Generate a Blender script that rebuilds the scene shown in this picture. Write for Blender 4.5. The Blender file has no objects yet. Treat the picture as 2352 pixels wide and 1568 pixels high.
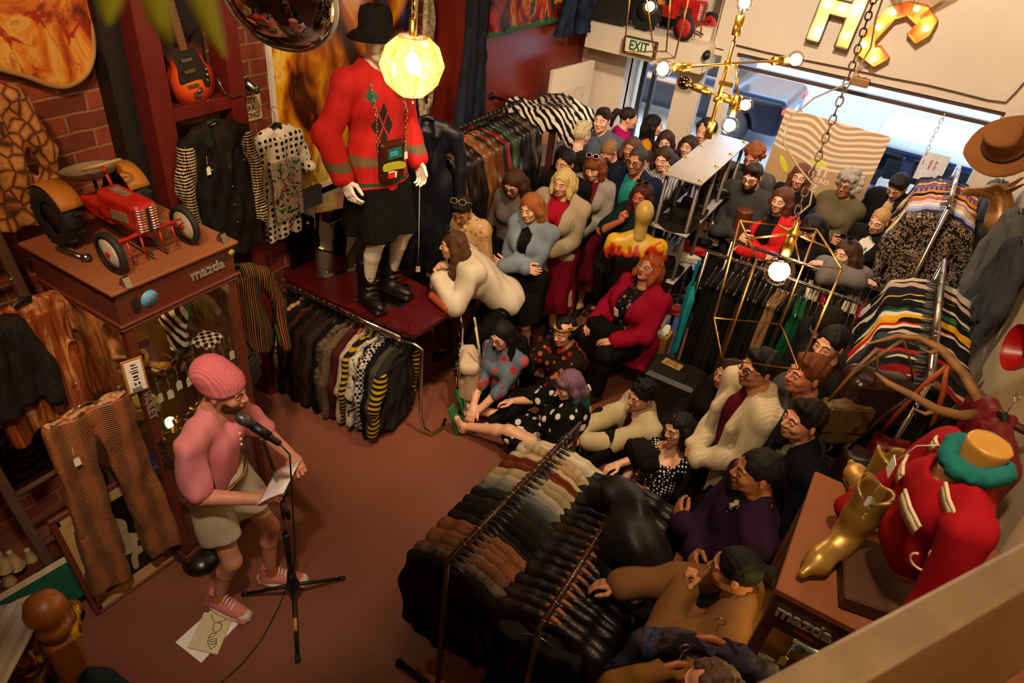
import bpy, math, random
import numpy as np
from mathutils import Vector, Matrix, Euler
random.seed(7)
SC = bpy.context.scene
COL = SC.collection
PI = math.pi
# ------------------------------------------------------------------ camera
CAM_M = np.array([[0.8476180543, 0.3760263053, -0.3743632617],
                  [0.5204855847, -0.4520786127, 0.7243753751],
                  [0.1031425720, -0.8088443273, -0.5789062655]])   # camera axes (right, down, forward) -> world
CAM_P = np.array([0.0, 0.0, 3.7])
cd = bpy.data.cameras.new('camera'); cam = bpy.data.objects.new('camera', cd); COL.objects.link(cam)
cam.matrix_world = Matrix([[CAM_M[i][0], -CAM_M[i][1], -CAM_M[i][2], CAM_P[i]] for i in range(3)] + [[0, 0, 0, 1]])
cd.sensor_width = 36.0; cd.lens = 24.0; cd.clip_start = 0.02; cd.clip_end = 200
cd.dof.use_dof = True; cd.dof.focus_distance = 4.6; cd.dof.aperture_fstop = 5.6
SC.camera = cam
# ------------------------------------------------------------------ exposure
SC.view_settings.view_transform = 'Standard'; SC.view_settings.look = 'None'
SC.view_settings.gamma = 1.0; SC.view_settings.use_curve_mapping = False
SC.view_settings.exposure = 0.38
SC.cycles.use_denoising = True
SC.cycles.max_bounces = 8; SC.cycles.transparent_max_bounces = 16
SC.cycles.caustics_reflective = False; SC.cycles.caustics_refractive = False
SC.cycles.sample_clamp_indirect = 6.0
# ------------------------------------------------------------------ sky
W = bpy.data.worlds.new('sky'); SC.world = W; W.use_nodes = True
_n = W.node_tree.nodes; _l = W.node_tree.links
_sky = _n.new('ShaderNodeTexSky'); _sky.sky_type = 'NISHITA'; _sky.sun_disc = False
_sky.sun_elevation = math.radians(28); _sky.sun_rotation = math.radians(200); _sky.altitude = 20
_n['Background'].inputs['Strength'].default_value = 1.1
_l.new(_sky.outputs[0], _n['Background'].inputs['Color'])
# ------------------------------------------------------------------ guessed ceiling lamps, unseen, added to light the room
def lamp(kind, loc, energy, color, size=0.1, target=None, spot=1.2, blend=0.6):
    d = bpy.data.lights.new('lamp_light', kind); d.energy = energy; d.color = color
    if kind in ('POINT', 'SPOT'): d.shadow_soft_size = size
    if kind == 'SPOT': d.spot_size = spot; d.spot_blend = blend
    if kind == 'AREA': d.size = size
    o = bpy.data.objects.new('lamp_light', d); COL.objects.link(o); o.location = loc
    if target is not None:
        o.rotation_euler = (Vector(target) - Vector(loc)).to_track_quat('-Z', 'Y').to_euler()
    return o
WARM = (1.0, 0.74, 0.49)
_p = bpy.data.lights.new('window_portal', 'AREA'); _p.shape = 'RECTANGLE'; _p.size = 3.2; _p.size_y = 2.4
_p.cycles.is_portal = True
_po = bpy.data.objects.new('window_portal', _p); COL.objects.link(_po); _po.location = (-1.0, 7.6, 1.15); _po.rotation_euler = (-PI / 2, 0, 0)
lamp('SPOT', (-1.5, 0.2, 4.6), 230, (1, .64, .33), .10, (-3.7, 2.2, 2.3), 1.25)       # ceiling spots over the left wall
lamp('SPOT', (-1.6, 1.4, 4.6), 230, WARM, .10, (-3.1, 3.6, 1.9), 1.1)       # on the mannequin
lamp('SPOT', (-0.7, 0.3, 4.6), 270, (1, .80, .62), .08, (-2.3, 1.5, 1.2), .62)    # on the speaker
lamp('SPOT', (-1.3, 3.0, 4.6), 330, WARM, .10, (-1.4, 5.0, 1.0), 1.5)       # on the crowd
lamp('SPOT', (0.1, 1.3, 4.6), 190, WARM, .10, (0.5, 2.7, 1.8), 1.3)       # on the counter
lamp('SPOT', (-0.7, 4.4, 4.6), 430, (1, .82, .64), .12, (-0.8, 7.3, 2.6), 1.7)       # on the street wall
lamp('POINT', (.2, -.5, 4.6), 28, (1, .70, .42), .1)       # added over the mezzanine to brighten the rail
# ------------------------------------------------------------------ camera maths used to read real positions off the photograph
def ray(px, py): return CAM_M @ np.array([px - 1176., py - 784., 1568.])
def at_z(px, py, z):
    r = ray(px, py); return CAM_P + r * ((z - 3.7) / r[2])
def at_x(px, py, x):
    r = ray(px, py); return CAM_P + r * (x / r[0])
def at_y(px, py, y):
    r = ray(px, py); return CAM_P + r * (y / r[1])
def at_d(px, py, d):
    r = ray(px, py); return CAM_P + r * (d / np.linalg.norm(r))
# ------------------------------------------------------------------ objects
def tag(o, label=None, cat=None, group=None, kind=None):
    if label: o['label'] = label
    if cat: o['category'] = cat
    if group: o['group'] = group
    if kind: o['kind'] = kind
    return o
def thing(name, label, cat, loc=(0, 0, 0), rz=0.0, group=None, rot=None):
    o = bpy.data.objects.new(name, None); COL.objects.link(o); o.empty_display_size = .1
    o.location = loc; o.rotation_euler = rot if rot is not None else (0, 0, rz)
    return tag(o, label, cat, group)
def raw_mesh(name, verts, faces, mats, smooth=True, midx=None):
    me = bpy.data.meshes.new(name)
    verts = np.asarray(verts, np.float32).reshape(-1, 3)
    if isinstance(faces, np.ndarray):
        nf, k = faces.shape
        me.vertices.add(len(verts)); me.vertices.foreach_set('co', verts.ravel())
        me.loops.add(nf * k); me.loops.foreach_set('vertex_index', faces.astype(np.int32).ravel())
        me.polygons.add(nf); me.polygons.foreach_set('loop_start', np.arange(0, nf * k, k, dtype=np.int32))
        me.polygons.foreach_set('loop_total', np.full(nf, k, np.int32))
    else:
        me.from_pydata(verts.tolist(), [], faces); nf = len(faces)
    for m in (mats if isinstance(mats, (list, tuple)) else [mats]): me.materials.append(m)
    if midx is not None: me.polygons.foreach_set('material_index', np.asarray(midx, np.int32))
    me.polygons.foreach_set('use_smooth', np.full(nf, bool(smooth)) if isinstance(smooth, (bool, int)) else np.asarray(smooth, bool))
    me.update(calc_edges=True); me.validate()
    return me
def put(name, me, parent=None, loc=(0, 0, 0), rot=(0, 0, 0), mat=None):
    o = bpy.data.objects.new(name, me); COL.objects.link(o); o.parent = parent
    o.location = loc; o.rotation_euler = rot
    if mat is not None:
        o.material_slots[0].link = 'OBJECT'; o.material_slots[0].material = mat
    return o
def V3(a): return np.array(a, float)
def frame_z(d, up=(0, 0, 1)):
    """rotation matrix (columns) whose z axis is d"""
    z = V3(d); z /= max(np.linalg.norm(z), 1e-9)
    u = V3(up)
    if abs(z.dot(u)) > .98 * np.linalg.norm(u): u = V3((0, 1, 0)) if abs(z[1]) < .9 else V3((1, 0, 0))
    x = np.cross(u, z); x /= np.linalg.norm(x)
    return np.stack([x, np.cross(z, x), z], 1)
def rotm(rx=0, ry=0, rz=0): return np.array(Euler((rx, ry, rz)).to_matrix())
class MB:
    """collects shapes into one mesh; mi is the material slot the next shapes take"""
    def __init__(s): s.v = []; s.f = []; s.m = []; s.sm = []; s.mi = 0
    def add(s, vs, fs, smooth=False):
        b = len(s.v); s.v.extend([tuple(map(float, p)) for p in vs])
        for f in fs: s.f.append([b + i for i in f]); s.m.append(s.mi); s.sm.append(smooth)
        return s
    def box(s, c, d, R=None, bev=0.0):
        hx, hy, hz = d[0] / 2, d[1] / 2, d[2] / 2
        if bev <= 0:
            P = [(x, y, z) for z in (-hz, hz) for y in (-hy, hy) for x in (-hx, hx)]
            F = [(0, 2, 3, 1), (4, 5, 7, 6), (0, 1, 5, 4), (2, 6, 7, 3), (0, 4, 6, 2), (1, 3, 7, 5)]
        else:
            b = min(bev, hx * .99, hy * .99, hz * .99); P = []; F = []
            L = []
            for z, i in ((-hz, b), (-hz + b, 0), (hz - b, 0), (hz, b)):
                X, Y = hx - i, hy - i; q = b if i == 0 else b * .6
                L.append([(-X + q, -Y, z), (X - q, -Y, z), (X, -Y + q, z), (X, Y - q, z), (X - q, Y, z), (-X + q, Y, z), (-X, Y - q, z), (-X, -Y + q, z)])
            for l in L: P += l
            for k in range(3):
                for j in range(8): F.append((k * 8 + j, k * 8 + (j + 1) % 8, k * 8 + 8 + (j + 1) % 8, k * 8 + 8 + j))
            F.append(tuple(range(7, -1, -1))); F.append(tuple(range(24, 32)))
        P = np.array(P)
        if R is not None: P = P @ np.array(R).T
        return s.add(P + V3(c), F)
    def tube(s, pts, r, n=8, closed=False, cap=True, flat=None, up=(0, 0, 1)):
        pts = [V3(p) for p in pts]; m = len(pts)
        rr = r if hasattr(r, '__len__') else [r] * m
        vs = []; prev = None
        for i, p in enumerate(pts):
            a = pts[i - 1] if (i or closed) else p; b = pts[(i + 1) % m] if (i < m - 1 or closed) else p
            d = b - a; d = d / max(np.linalg.norm(d), 1e-9)
            if prev is None: F = frame_z(d, up); x = F[:, 0]
            else:
                x = prev - d * prev.dot(d); x /= max(np.linalg.norm(x), 1e-9)
            y = np.cross(d, x); prev = x
            for k in range(n):
                t = 2 * PI * k / n; fy = flat if flat else 1
                vs.append(p + rr[i] * (math.cos(t) * x + fy * math.sin(t) * y))
        fs = []
        for i in range(m if closed else m - 1):
            j = (i + 1) % m
            for k in range(n): fs.append((i * n + k, i * n + (k + 1) % n, j * n + (k + 1) % n, j * n + k))
        if cap and not closed: fs.append(tuple(range(n - 1, -1, -1))); fs.append(tuple((m - 1) * n + k for k in range(n)))
        return s.add(vs, fs, True)
    def cyl(s, a, b, r, r2=None, n=16): return s.tube([a, b], [r, r if r2 is None else r2], n)
    def lathe(s, prof, c=(0, 0, 0), R=None, n=24, smooth=True, sc=(1, 1), cap=True):
        vs = []; m = len(prof)
        for r, z in prof:
            for k in range(n):
                t = 2 * PI * k / n; vs.append((r * math.cos(t) * sc[0], r * math.sin(t) * sc[1], z))
        vs = np.array(vs)
        if R is not None: vs = vs @ np.array(R).T
        fs = [(i * n + k, i * n + (k + 1) % n, (i + 1) * n + (k + 1) % n, (i + 1) * n + k) for i in range(m - 1) for k in range(n)]
        if cap and prof[0][0] > 1e-4: fs.append(tuple(range(n - 1, -1, -1)))
        if cap and prof[-1][0] > 1e-4: fs.append(tuple((m - 1) * n + k for k in range(n)))
        return s.add(vs + V3(c), fs, smooth)
    def ball(s, c, r, n=16, m=10, R=None):
        rr = r if hasattr(r, '__len__') else (r, r, r)
        vs = []
        for i in range(m + 1):
            a = PI * i / m
            for k in range(n):
                t = 2 * PI * k / n; vs.append((rr[0] * math.sin(a) * math.cos(t), rr[1] * math.sin(a) * math.sin(t), -rr[2] * math.cos(a)))
        vs = np.array(vs)
        if R is not None: vs = vs @ np.array(R).T
        fs = [(i * n + k, i * n + (k + 1) % n, (i + 1) * n + (k + 1) % n, (i + 1) * n + k) for i in range(m) for k in range(n)]
        return s.add(vs + V3(c), fs, True)
    def prism(s, poly, t, c=(0, 0, 0), R=None, smooth=False):
        """poly in local xy, extruded over z 0..t"""
        n = len(poly); P = np.array([(x, y, 0) for x, y in poly] + [(x, y, t) for x, y in poly], float)
        if R is not None: P = P @ np.array(R).T
        F = [tuple(range(n - 1, -1, -1)), tuple(range(n, 2 * n))] + [(i, (i + 1) % n, n + (i + 1) % n, n + i) for i in range(n)]
        return s.add(P + V3(c), F, smooth)
    def sheet(s, fn, nu, nv, t=.004, smooth=True):
        """thick sheet: fn(u,v) -> point, u,v in 0..1, given thickness t along the normals"""
        G = np.array([[fn(i / nu, j / nv) for j in range(nv + 1)] for i in range(nu + 1)], float)
        du = np.gradient(G, axis=0); dv = np.gradient(G, axis=1)
        N = np.cross(du, dv); N /= np.maximum(np.linalg.norm(N, axis=2, keepdims=True), 1e-9)
        A = (G + N * t / 2).reshape(-1, 3); B = (G - N * t / 2).reshape(-1, 3); k = len(A); w = nv + 1
        fs = []
        for i in range(nu):
            for j in range(nv):
                a, b, c, d = i * w + j, (i + 1) * w + j, (i + 1) * w + j + 1, i * w + j + 1
                fs.append((a, b, c, d)); fs.append((k + d, k + c, k + b, k + a))
        rim = [(i, 0) for i in range(nu + 1)] + [(nu, j) for j in range(1, nv + 1)] + [(i, nv) for i in range(nu - 1, -1, -1)] + [(0, j) for j in range(nv - 1, 0, -1)]
        for q in range(len(rim)):
            a = rim[q][0] * w + rim[q][1]; b = rim[(q + 1) % len(rim)][0] * w + rim[(q + 1) % len(rim)][1]
            fs.append((b, a, k + a, k + b))
        return s.add(np.concatenate([A, B]), fs, smooth)
    def mesh(s, name, mats): return raw_mesh(name, s.v, s.f, mats, s.sm, s.m)
    def build(s, name, mats, parent=None, loc=(0, 0, 0), rot=(0, 0, 0), label=None, cat=None, group=None, kind=None):
        return tag(put(name, s.mesh(name, mats), parent, loc, rot), label, cat, group, kind)
def text_mesh(name, txt, size, depth, mat, parent, loc, R, align='CENTER', bold=0.0, shear=0.0, sx=1.0):
    """raised lettering as a real mesh"""
    cu = bpy.data.curves.new(name, 'FONT'); cu.body = txt; cu.size = size; cu.extrude = depth; cu.align_x = align; cu.align_y = 'CENTER'
    cu.offset = bold; cu.shear = shear; cu.resolution_u = 3; cu.space_line = .85
    o = bpy.data.objects.new(name, cu); COL.objects.link(o)
    dg = bpy.context.evaluated_depsgraph_get()
    me = bpy.data.meshes.new_from_object(o.evaluated_get(dg)); bpy.data.objects.remove(o); bpy.data.curves.remove(cu)
    me.name = name; me.materials.clear(); me.materials.append(mat)
    ob = bpy.data.objects.new(name, me); COL.objects.link(ob); ob.parent = parent
    M = Matrix([[R[i][0] * sx, R[i][1], R[i][2], loc[i]] for i in range(3)] + [[0, 0, 0, 1]])
    ob.matrix_local = M
    return ob
def copy_tree(o, parent=None):
    c = o.copy(); COL.objects.link(c)
    if parent is not None: c.parent = parent
    for ch in o.children: copy_tree(ch, c)
    return c
# ------------------------------------------------------------------ materials
_MC = {}
class NT:
    def __init__(s, name):
        s.mat = bpy.data.materials.new(name); s.mat.use_nodes = True
        s.t = s.mat.node_tree; s.n = s.t.nodes; s.b = s.n['Principled BSDF']
    def new(s, k, **kw):
        nd = s.n.new('ShaderNode' + k)
        for a, v in kw.items(): setattr(nd, a, v)
        return nd
    def lk(s, a, b): s.t.links.new(a, b)
    def val(s, sock, v):
        if isinstance(v, (int, float)): sock.default_value = v
        elif isinstance(v, (tuple, list)): sock.default_value = tuple(v) if len(v) == 4 or sock.type == 'VECTOR' else (*v, 1)
        else: s.lk(v, sock)
    def coord(s, scale=(1, 1, 1), rot=(0, 0, 0), src='Object', loc=(0, 0, 0)):
        tc = s.new('TexCoord'); mp = s.new('Mapping')
        mp.inputs['Scale'].default_value = scale if hasattr(scale, '__len__') else (scale,) * 3
        mp.inputs['Rotation'].default_value = rot; mp.inputs['Location'].default_value = loc
        s.lk(tc.outputs[src], mp.inputs[0]); return mp.outputs[0]
    def noise(s, vec, scale=5, detail=3, rough=.5, dist=0):
        nd = s.new('TexNoise'); nd.inputs['Scale'].default_value = scale; nd.inputs['Detail'].default_value = detail
        nd.inputs['Roughness'].default_value = rough; nd.inputs['Distortion'].default_value = dist
        s.lk(vec, nd.inputs['Vector']); return nd.outputs['Fac']
    def vor(s, vec, scale=5, feature='F1', rnd=1.0, out='Distance'):
        nd = s.new('TexVoronoi', feature=feature); nd.inputs['Scale'].default_value = scale; nd.inputs['Randomness'].default_value = rnd
        s.lk(vec, nd.inputs['Vector']); return nd.outputs[out]
    def wave(s, vec, scale=5, dist=0, detail=2, axis='X', dscale=1, typ='BANDS', prof='SIN'):
        nd = s.new('TexWave', wave_type=typ, wave_profile=prof)
        if typ == 'BANDS': nd.bands_direction = axis
        for k, v in (('Scale', scale), ('Distortion', dist), ('Detail', detail), ('Detail Scale', dscale)): nd.inputs[k].default_value = v
        s.lk(vec, nd.inputs['Vector']); return nd.outputs['Fac']
    def ramp(s, fac, stops, interp='LINEAR'):
        nd = s.new('ValToRGB'); cr = nd.color_ramp; cr.interpolation = interp
        while len(cr.elements) < len(stops): cr.elements.new(.5)
        for e, (p, c) in zip(cr.elements, stops): e.position = p; e.color = (*c, 1) if len(c) == 3 else c
        s.lk(fac, nd.inputs[0]); return nd.outputs['Color']
    def mix(s, fac, a, b, mode='MIX'):
        nd = s.new('MixRGB', blend_type=mode); s.val(nd.inputs[0], fac); s.val(nd.inputs[1], a); s.val(nd.inputs[2], b); return nd.outputs[0]
    def math(s, op, a, b=0):
        nd = s.new('Math', operation=op); s.val(nd.inputs[0], a); s.val(nd.inputs[1], b); return nd.outputs[0]
    def bump(s, h, strength=.3, dist=.01):
        nd = s.new('Bump'); nd.inputs['Strength'].default_value = strength; nd.inputs['Distance'].default_value = dist
        s.lk(h, nd.inputs['Height']); s.lk(nd.outputs[0], s.b.inputs['Normal'])
    def done(s, col=None, rough=.6, metal=0.0, spec=None, alpha=None):
        if col is not None: s.val(s.b.inputs['Base Color'], col)
        s.val(s.b.inputs['Roughness'], rough); s.val(s.b.inputs['Metallic'], metal)
        if spec is not None: s.b.inputs['Specular IOR Level'].default_value = spec
        return s.mat
def lin(h):
    """'#rrggbb' -> linear"""
    c = [int(h[i:i + 2], 16) / 255 for i in (1, 3, 5)]
    return tuple(x / 12.92 if x <= .04045 else ((x + .055) / 1.055) ** 2.4 for x in c)
def C_(c): return lin(c) if isinstance(c, str) else c
def plain(c, rough=.5, metal=0.0, name='paint', var=.12, spec=None, bump=0.0):
    k = ('p', c, rough, metal, name, var, bump)
    if k in _MC: return _MC[k]
    m = NT(name); col = C_(c)
    if var:
        f = m.noise(m.coord(), 14, 3)
        cc = m.ramp(f, [(.3, tuple(x * (1 - var) for x in col)), (.7, tuple(min(1, x * (1 + var)) for x in col))])
        m.done(cc, rough, metal, spec)
        if bump: m.bump(f, bump, .01)
    else: m.done(col, rough, metal, spec)
    _MC[k] = m.mat; return m.mat
def metal(c, rough=.25, name='metal'): return plain(c, rough, 1.0, name, .05)
def emit(c, s, name='glow'):
    k = ('e', c, s)
    if k in _MC: return _MC[k]
    m = NT(name); m.b.inputs['Emission Color'].default_value = (*C_(c), 1); m.b.inputs['Emission Strength'].default_value = s
    m.done(C_(c), .4); _MC[k] = m.mat; return m.mat
def glass(tint=(.93, .96, .95), refl=.1, rough=.02, name='clear_glass', f0=.5):
    k = ('g', tint, refl, rough)
    if k in _MC: return _MC[k]
    m = NT(name); m.n.remove(m.b)
    tr = m.new('BsdfTransparent'); tr.inputs[0].default_value = (*tint, 1)
    gl = m.new('BsdfGlossy'); gl.inputs['Roughness'].default_value = rough
    lw = m.new('LayerWeight'); lw.inputs[0].default_value = f0
    mx = m.new('MixShader'); f = m.math('MULTIPLY', lw.outputs['Facing'], refl * 4); f2 = m.math('ADD', f, refl * .3); f3 = m.math('MINIMUM', f2, 1.0)
    m.lk(f3, mx.inputs[0]); m.lk(tr.outputs[0], mx.inputs[1]); m.lk(gl.outputs[0], mx.inputs[2])
    m.lk(mx.outputs[0], m.n['Material Output'].inputs[0]); _MC[k] = m.mat; return m.mat
def cloth(c, pat=None, c2=None, sc=1.0, rough=.85, name=None, c3=None, sheen=.0):
    """woven or knitted cloth with an optional pattern"""
    k = ('c', c, pat, c2, sc, rough, c3)
    if k in _MC: return _MC[k]
    a = C_(c); b = C_(c2) if c2 else a; d = C_(c3) if c3 else b
    m = NT(name or ((pat or 'plain') + '_cloth')); v = m.coord()
    big = m.noise(v, 7, 3)
    def shade(col, q=.14): return m.mix(big, tuple(x * (1 - q) for x in col), tuple(min(1, x * (1 + q)) for x in col))
    fine = m.noise(v, 260, 2); h = fine; st = .25
    if pat is None: col = shade(a)
    elif pat == 'stripe':      # vertical
        f = m.wave(v, 9 * sc, .3, 1, 'X'); col = m.mix(m.ramp(f, [(.45, (0, 0, 0)), (.55, (1, 1, 1))]), a, b)
    elif pat == 'pin':
        f = m.wave(v, 24 * sc, .3, 1, 'X'); g = m.wave(v, 9.3 * sc, 0, 0, 'X'); col = m.mix(m.ramp(f, [(.82, (0, 0, 0)), (.9, (1, 1, 1))]), a, m.mix(m.ramp(g, [(.5, (0, 0, 0)), (.52, (1, 1, 1))]), b, d))
    elif pat == 'hoop':        # horizontal
        f = m.wave(v, 5 * sc, .2, 1, 'Z'); col = m.mix(m.ramp(f, [(.47, (0, 0, 0)), (.53, (1, 1, 1))]), a, b)
    elif pat == 'dots':
        f = m.vor(v, 14 * sc, rnd=.15); col = m.mix(m.ramp(f, [(.30, (1, 1, 1)), (.34, (0, 0, 0))]), a, b)
    elif pat == 'blobs':
        f = m.vor(v, 14 * sc, rnd=.75); col = m.mix(m.ramp(f, [(.30, (1, 1, 1)), (.34, (0, 0, 0))]), a, b)
    elif pat == 'floral':
        f = m.vor(v, 16 * sc, rnd=1.0); cc = m.vor(v, 16 * sc, rnd=1.0, out='Color'); q = m.noise(v, 45 * sc, 3)
        f2 = m.math('ADD', f, m.math('MULTIPLY', q, .35))
        pick = m.new('SeparateColor'); m.lk(cc, pick.inputs[0]); fl = m.ramp(pick.outputs[0], [(.0, b), (.5, d)], 'CONSTANT')
        col = m.mix(m.ramp(f2, [(.50, (1, 1, 1)), (.56, (0, 0, 0))]), a, fl)
    elif pat == 'plaid':
        f1 = m.wave(v, 7 * sc, 0, 0, 'X'); f2 = m.wave(v, 7 * sc, 0, 0, 'Z')
        x1 = m.ramp(f1, [(.55, (0, 0, 0)), (.65, (1, 1, 1))]); x2 = m.ramp(f2, [(.55, (0, 0, 0)), (.65, (1, 1, 1))])
        col = m.mix(m.math('MULTIPLY', x1, .6), a, b); col = m.mix(m.math('MULTIPLY', x2, .6), col, d)
    elif pat == 'tweed':
        f = m.noise(v, 140 * sc, 2); col = m.mix(m.ramp(f, [(.42, (0, 0, 0)), (.58, (1, 1, 1))]), a, b); st = .5
    elif pat == 'snake':
        f = m.vor(m.coord((1, 1, .8)), 17 * sc, 'DISTANCE_TO_EDGE'); n = m.noise(v, 60, 2)
        f = m.math('ADD', f, m.math('MULTIPLY', n, .08)); col = m.ramp(f, [(.06, b), (.16, a), (.34, d), (.5, a)])
        s2 = m.vor(v, 150 * sc, 'DISTANCE_TO_EDGE'); h = s2; st = .6
    elif pat == 'lizard':      # ribbed snake bands running across
        f = m.wave(v, 26 * sc, 1.2, 2, 'Z', 2); g = m.wave(v, 3.2, 4, 3, 'X', 1)
        col = m.mix(m.ramp(g, [(.2, (0, 0, 0)), (.8, (1, 1, 1))]), a, d); col = m.mix(m.ramp(f, [(.72, (0, 0, 0)), (.9, (1, 1, 1))]), col, b); h = f; st = .4
    elif pat == 'brindle':     # long soft vertical streaks
        w = m.coord((26, 26, 1.8)); f = m.noise(w, 1.0 * sc, 5, .65, .8)
        col = m.ramp(f, [(.32, b), (.5, a), (.66, d)]); h = m.noise(m.coord((160, 160, 9)), 1, 2); st = .6
    elif pat == 'zebra':
        f = m.wave(v, 3.4 * sc, 5.5, 2, 'DIAGONAL', .8); col = m.mix(m.ramp(f, [(.46, (0, 0, 0)), (.54, (1, 1, 1))]), a, b)
    elif pat == 'leopard':
        f = m.vor(v, 30 * sc, rnd=.8); col = m.ramp(f, [(.12, d), (.3, b), (.5, a)])
    elif pat == 'knit':        # fair isle rows
        f1 = m.wave(v, 17 * sc, 0, 0, 'Z'); f2 = m.wave(v, 24 * sc, 0, 0, 'X'); f3 = m.wave(v, 24 * sc, 0, 0, 'Y')
        q = m.math('ADD', f1, m.math('MULTIPLY', m.math('ADD', f2, f3), .42)); col = m.mix(m.ramp(q, [(1.0 / 2, (0, 0, 0)), (.99, (0, 0, 0)), (1.0, (1, 1, 1))]), a, b)
        q2 = m.math('GREATER_THAN', q, 1.02); col = m.mix(q2, a, b); h = m.wave(v, 120, 0, 0, 'Z'); st = .5
    elif pat == 'cable':
        f = m.wave(v, 14 * sc, 1.0, 1, 'X', 3); g = m.wave(v, 60 * sc, 0, 0, 'Z'); h = m.math('ADD', f, m.math('MULTIPLY', g, .4)); st = .7; col = shade(a, .1)
    elif pat == 'rib':
        h = m.wave(v, 60 * sc, .3, 1, 'X'); st = .6; col = shade(a, .1)
    elif pat == 'crochet':
        w_ = m.wave(v, 26 * sc, 1.0, 1, 'X', 6); h = m.math('ADD', w_, m.math('MULTIPLY', m.wave(v, 40 * sc, 1.5, 1, 'Y', 6), .6)); st = .8; col = m.mix(w_, tuple(x * .82 for x in a), a)
    elif pat == 'check':
        nd = m.new('TexChecker'); nd.inputs['Scale'].default_value = 45 * sc; m.lk(v, nd.inputs[0]); col = m.mix(nd.outputs['Fac'], a, b)
    elif pat == 'marble':
        f = m.noise(v, 9 * sc, 5, .6, 1.2); col = m.ramp(f, [(.40, a), (.48, b), (.60, d), (.68, a)])
    elif pat == 'paisley':
        f = m.noise(v, 34 * sc, 2, .4, 1.4); col = m.ramp(f, [(.50, a), (.54, b), (.60, d), (.68, a)])
    elif pat == 'leather':
        h = m.vor(v, 120 * sc); st = .25; q = m.noise(v, 12, 4); col = m.mix(q, tuple(x * .65 for x in a), tuple(min(1, x * 1.25) for x in a))
    elif pat == 'fur':
        f = m.noise(m.coord((70, 70, 22)), 1.2 * sc, 4, .7, .6); col = m.mix(m.ramp(f, [(.35, (0, 0, 0)), (.65, (1, 1, 1))]), a, b); h = f; st = 1.0
    elif pat == 'denim':
        f = m.wave(v, 240, 1, 1, 'DIAGONAL'); g = m.noise(v, 6, 4); col = m.mix(m.ramp(g, [(.35, (0, 0, 0)), (.7, (1, 1, 1))]), a, b); h = f; st = .2
    m.bump(h, st, .004)
    m.done(col, rough); m.b.inputs['Specular IOR Level'].default_value = .10 if rough > .6 else .4
    if sheen: m.b.inputs['Sheen Weight'].default_value = sheen
    _MC[k] = m.mat; return m.mat
def leather(c, rough=.42): return cloth(c, 'leather', rough=rough, name='leather')
def skin(c):
    k = ('s', c)
    if k in _MC: return _MC[k]
    m = NT('skin'); a = C_(c); v = m.coord(); f = m.noise(v, 22, 4)
    col = m.ramp(f, [(.3, (a[0] * .88, a[1] * .78, a[2] * .74)), (.55, a), (.8, (min(1, a[0] * 1.06), a[1] * .98, a[2] * .95))])
    m.bump(m.noise(v, 240, 2), .08, .002); m.done(col, .48); m.b.inputs['Subsurface Weight'].default_value = .06
    m.b.inputs['Subsurface Radius'].default_value = (.01, .004, .002)
    _MC[k] = m.mat; return m.mat
def hairm(c, c2=None, z0=0.0):
    k = ('h', c, c2, z0)
    if k in _MC: return _MC[k]
    m = NT('hair'); a = C_(c); v = m.coord((130, 130, 13)); f = m.noise(v, 1.0, 3, .6)
    col = m.ramp(f, [(.3, tuple(x * .45 for x in a)), (.6, a), (.8, tuple(min(1, x * 1.5) for x in a))])
    if c2:
        b = C_(c2); tc = m.coord(); sp = m.new('SeparateXYZ'); m.lk(tc, sp.inputs[0])
        g = m.new('MapRange'); m.lk(sp.outputs[2], g.inputs[0]); g.inputs[1].default_value = z0 - .09; g.inputs[2].default_value = z0 - .01
        f2 = m.mix(f, tuple(x * .4 for x in b), tuple(min(1, x * 1.4) for x in b)); col = m.mix(g.outputs[0], f2, col)
    m.bump(f, .8, .006); m.done(col, .62, spec=.25); _MC[k] = m.mat; return m.mat
def wood(c1, c2, sc=1.0, axis='Y', rough=.45, name='wood'):
    k = ('w', c1, c2, sc, axis, rough)
    if k in _MC: return _MC[k]
    m = NT(name); s_ = {'X': (2, 22, 22), 'Y': (22, 2, 22), 'Z': (22, 22, 2)}[axis]
    f = m.noise(m.coord(tuple(x * sc for x in s_)), 1, 4, .6, .6); g = m.noise(m.coord(), 4, 3)
    col = m.mix(f, C_(c1), C_(c2)); col = m.mix(m.math('MULTIPLY', g, .5), col, tuple(x * .6 for x in C_(c1)))
    m.bump(f, .15, .004); m.done(col, m.ramp(g, [(.3, (rough,) * 3), (.7, (min(1, rough + .2),) * 3)])); _MC[k] = m.mat; return m.mat
CHROME = metal('#d8d4cc', .12, 'chrome'); STEEL = metal('#8f8c88', .3, 'steel'); BRASS = metal('#f0c45c', .30, 'brass'); IRON = plain('#1c1a19', .45, .6, 'black_iron')
BLACK = plain('#0d0c0c', .45, name='black_plastic'); WHITE = plain('#d9d4c8', .55, name='white_paint', var=.04); PAPER = plain('#e8e2d4', .8, name='paper', var=.04)
RUBBER = plain('#151413', .7, name='rubber', bump=.2); INK = plain('#1b1b22', .7, name='ink', var=0); REDP = plain('#a3120f', .35, name='red_paint', bump=.05)
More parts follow.
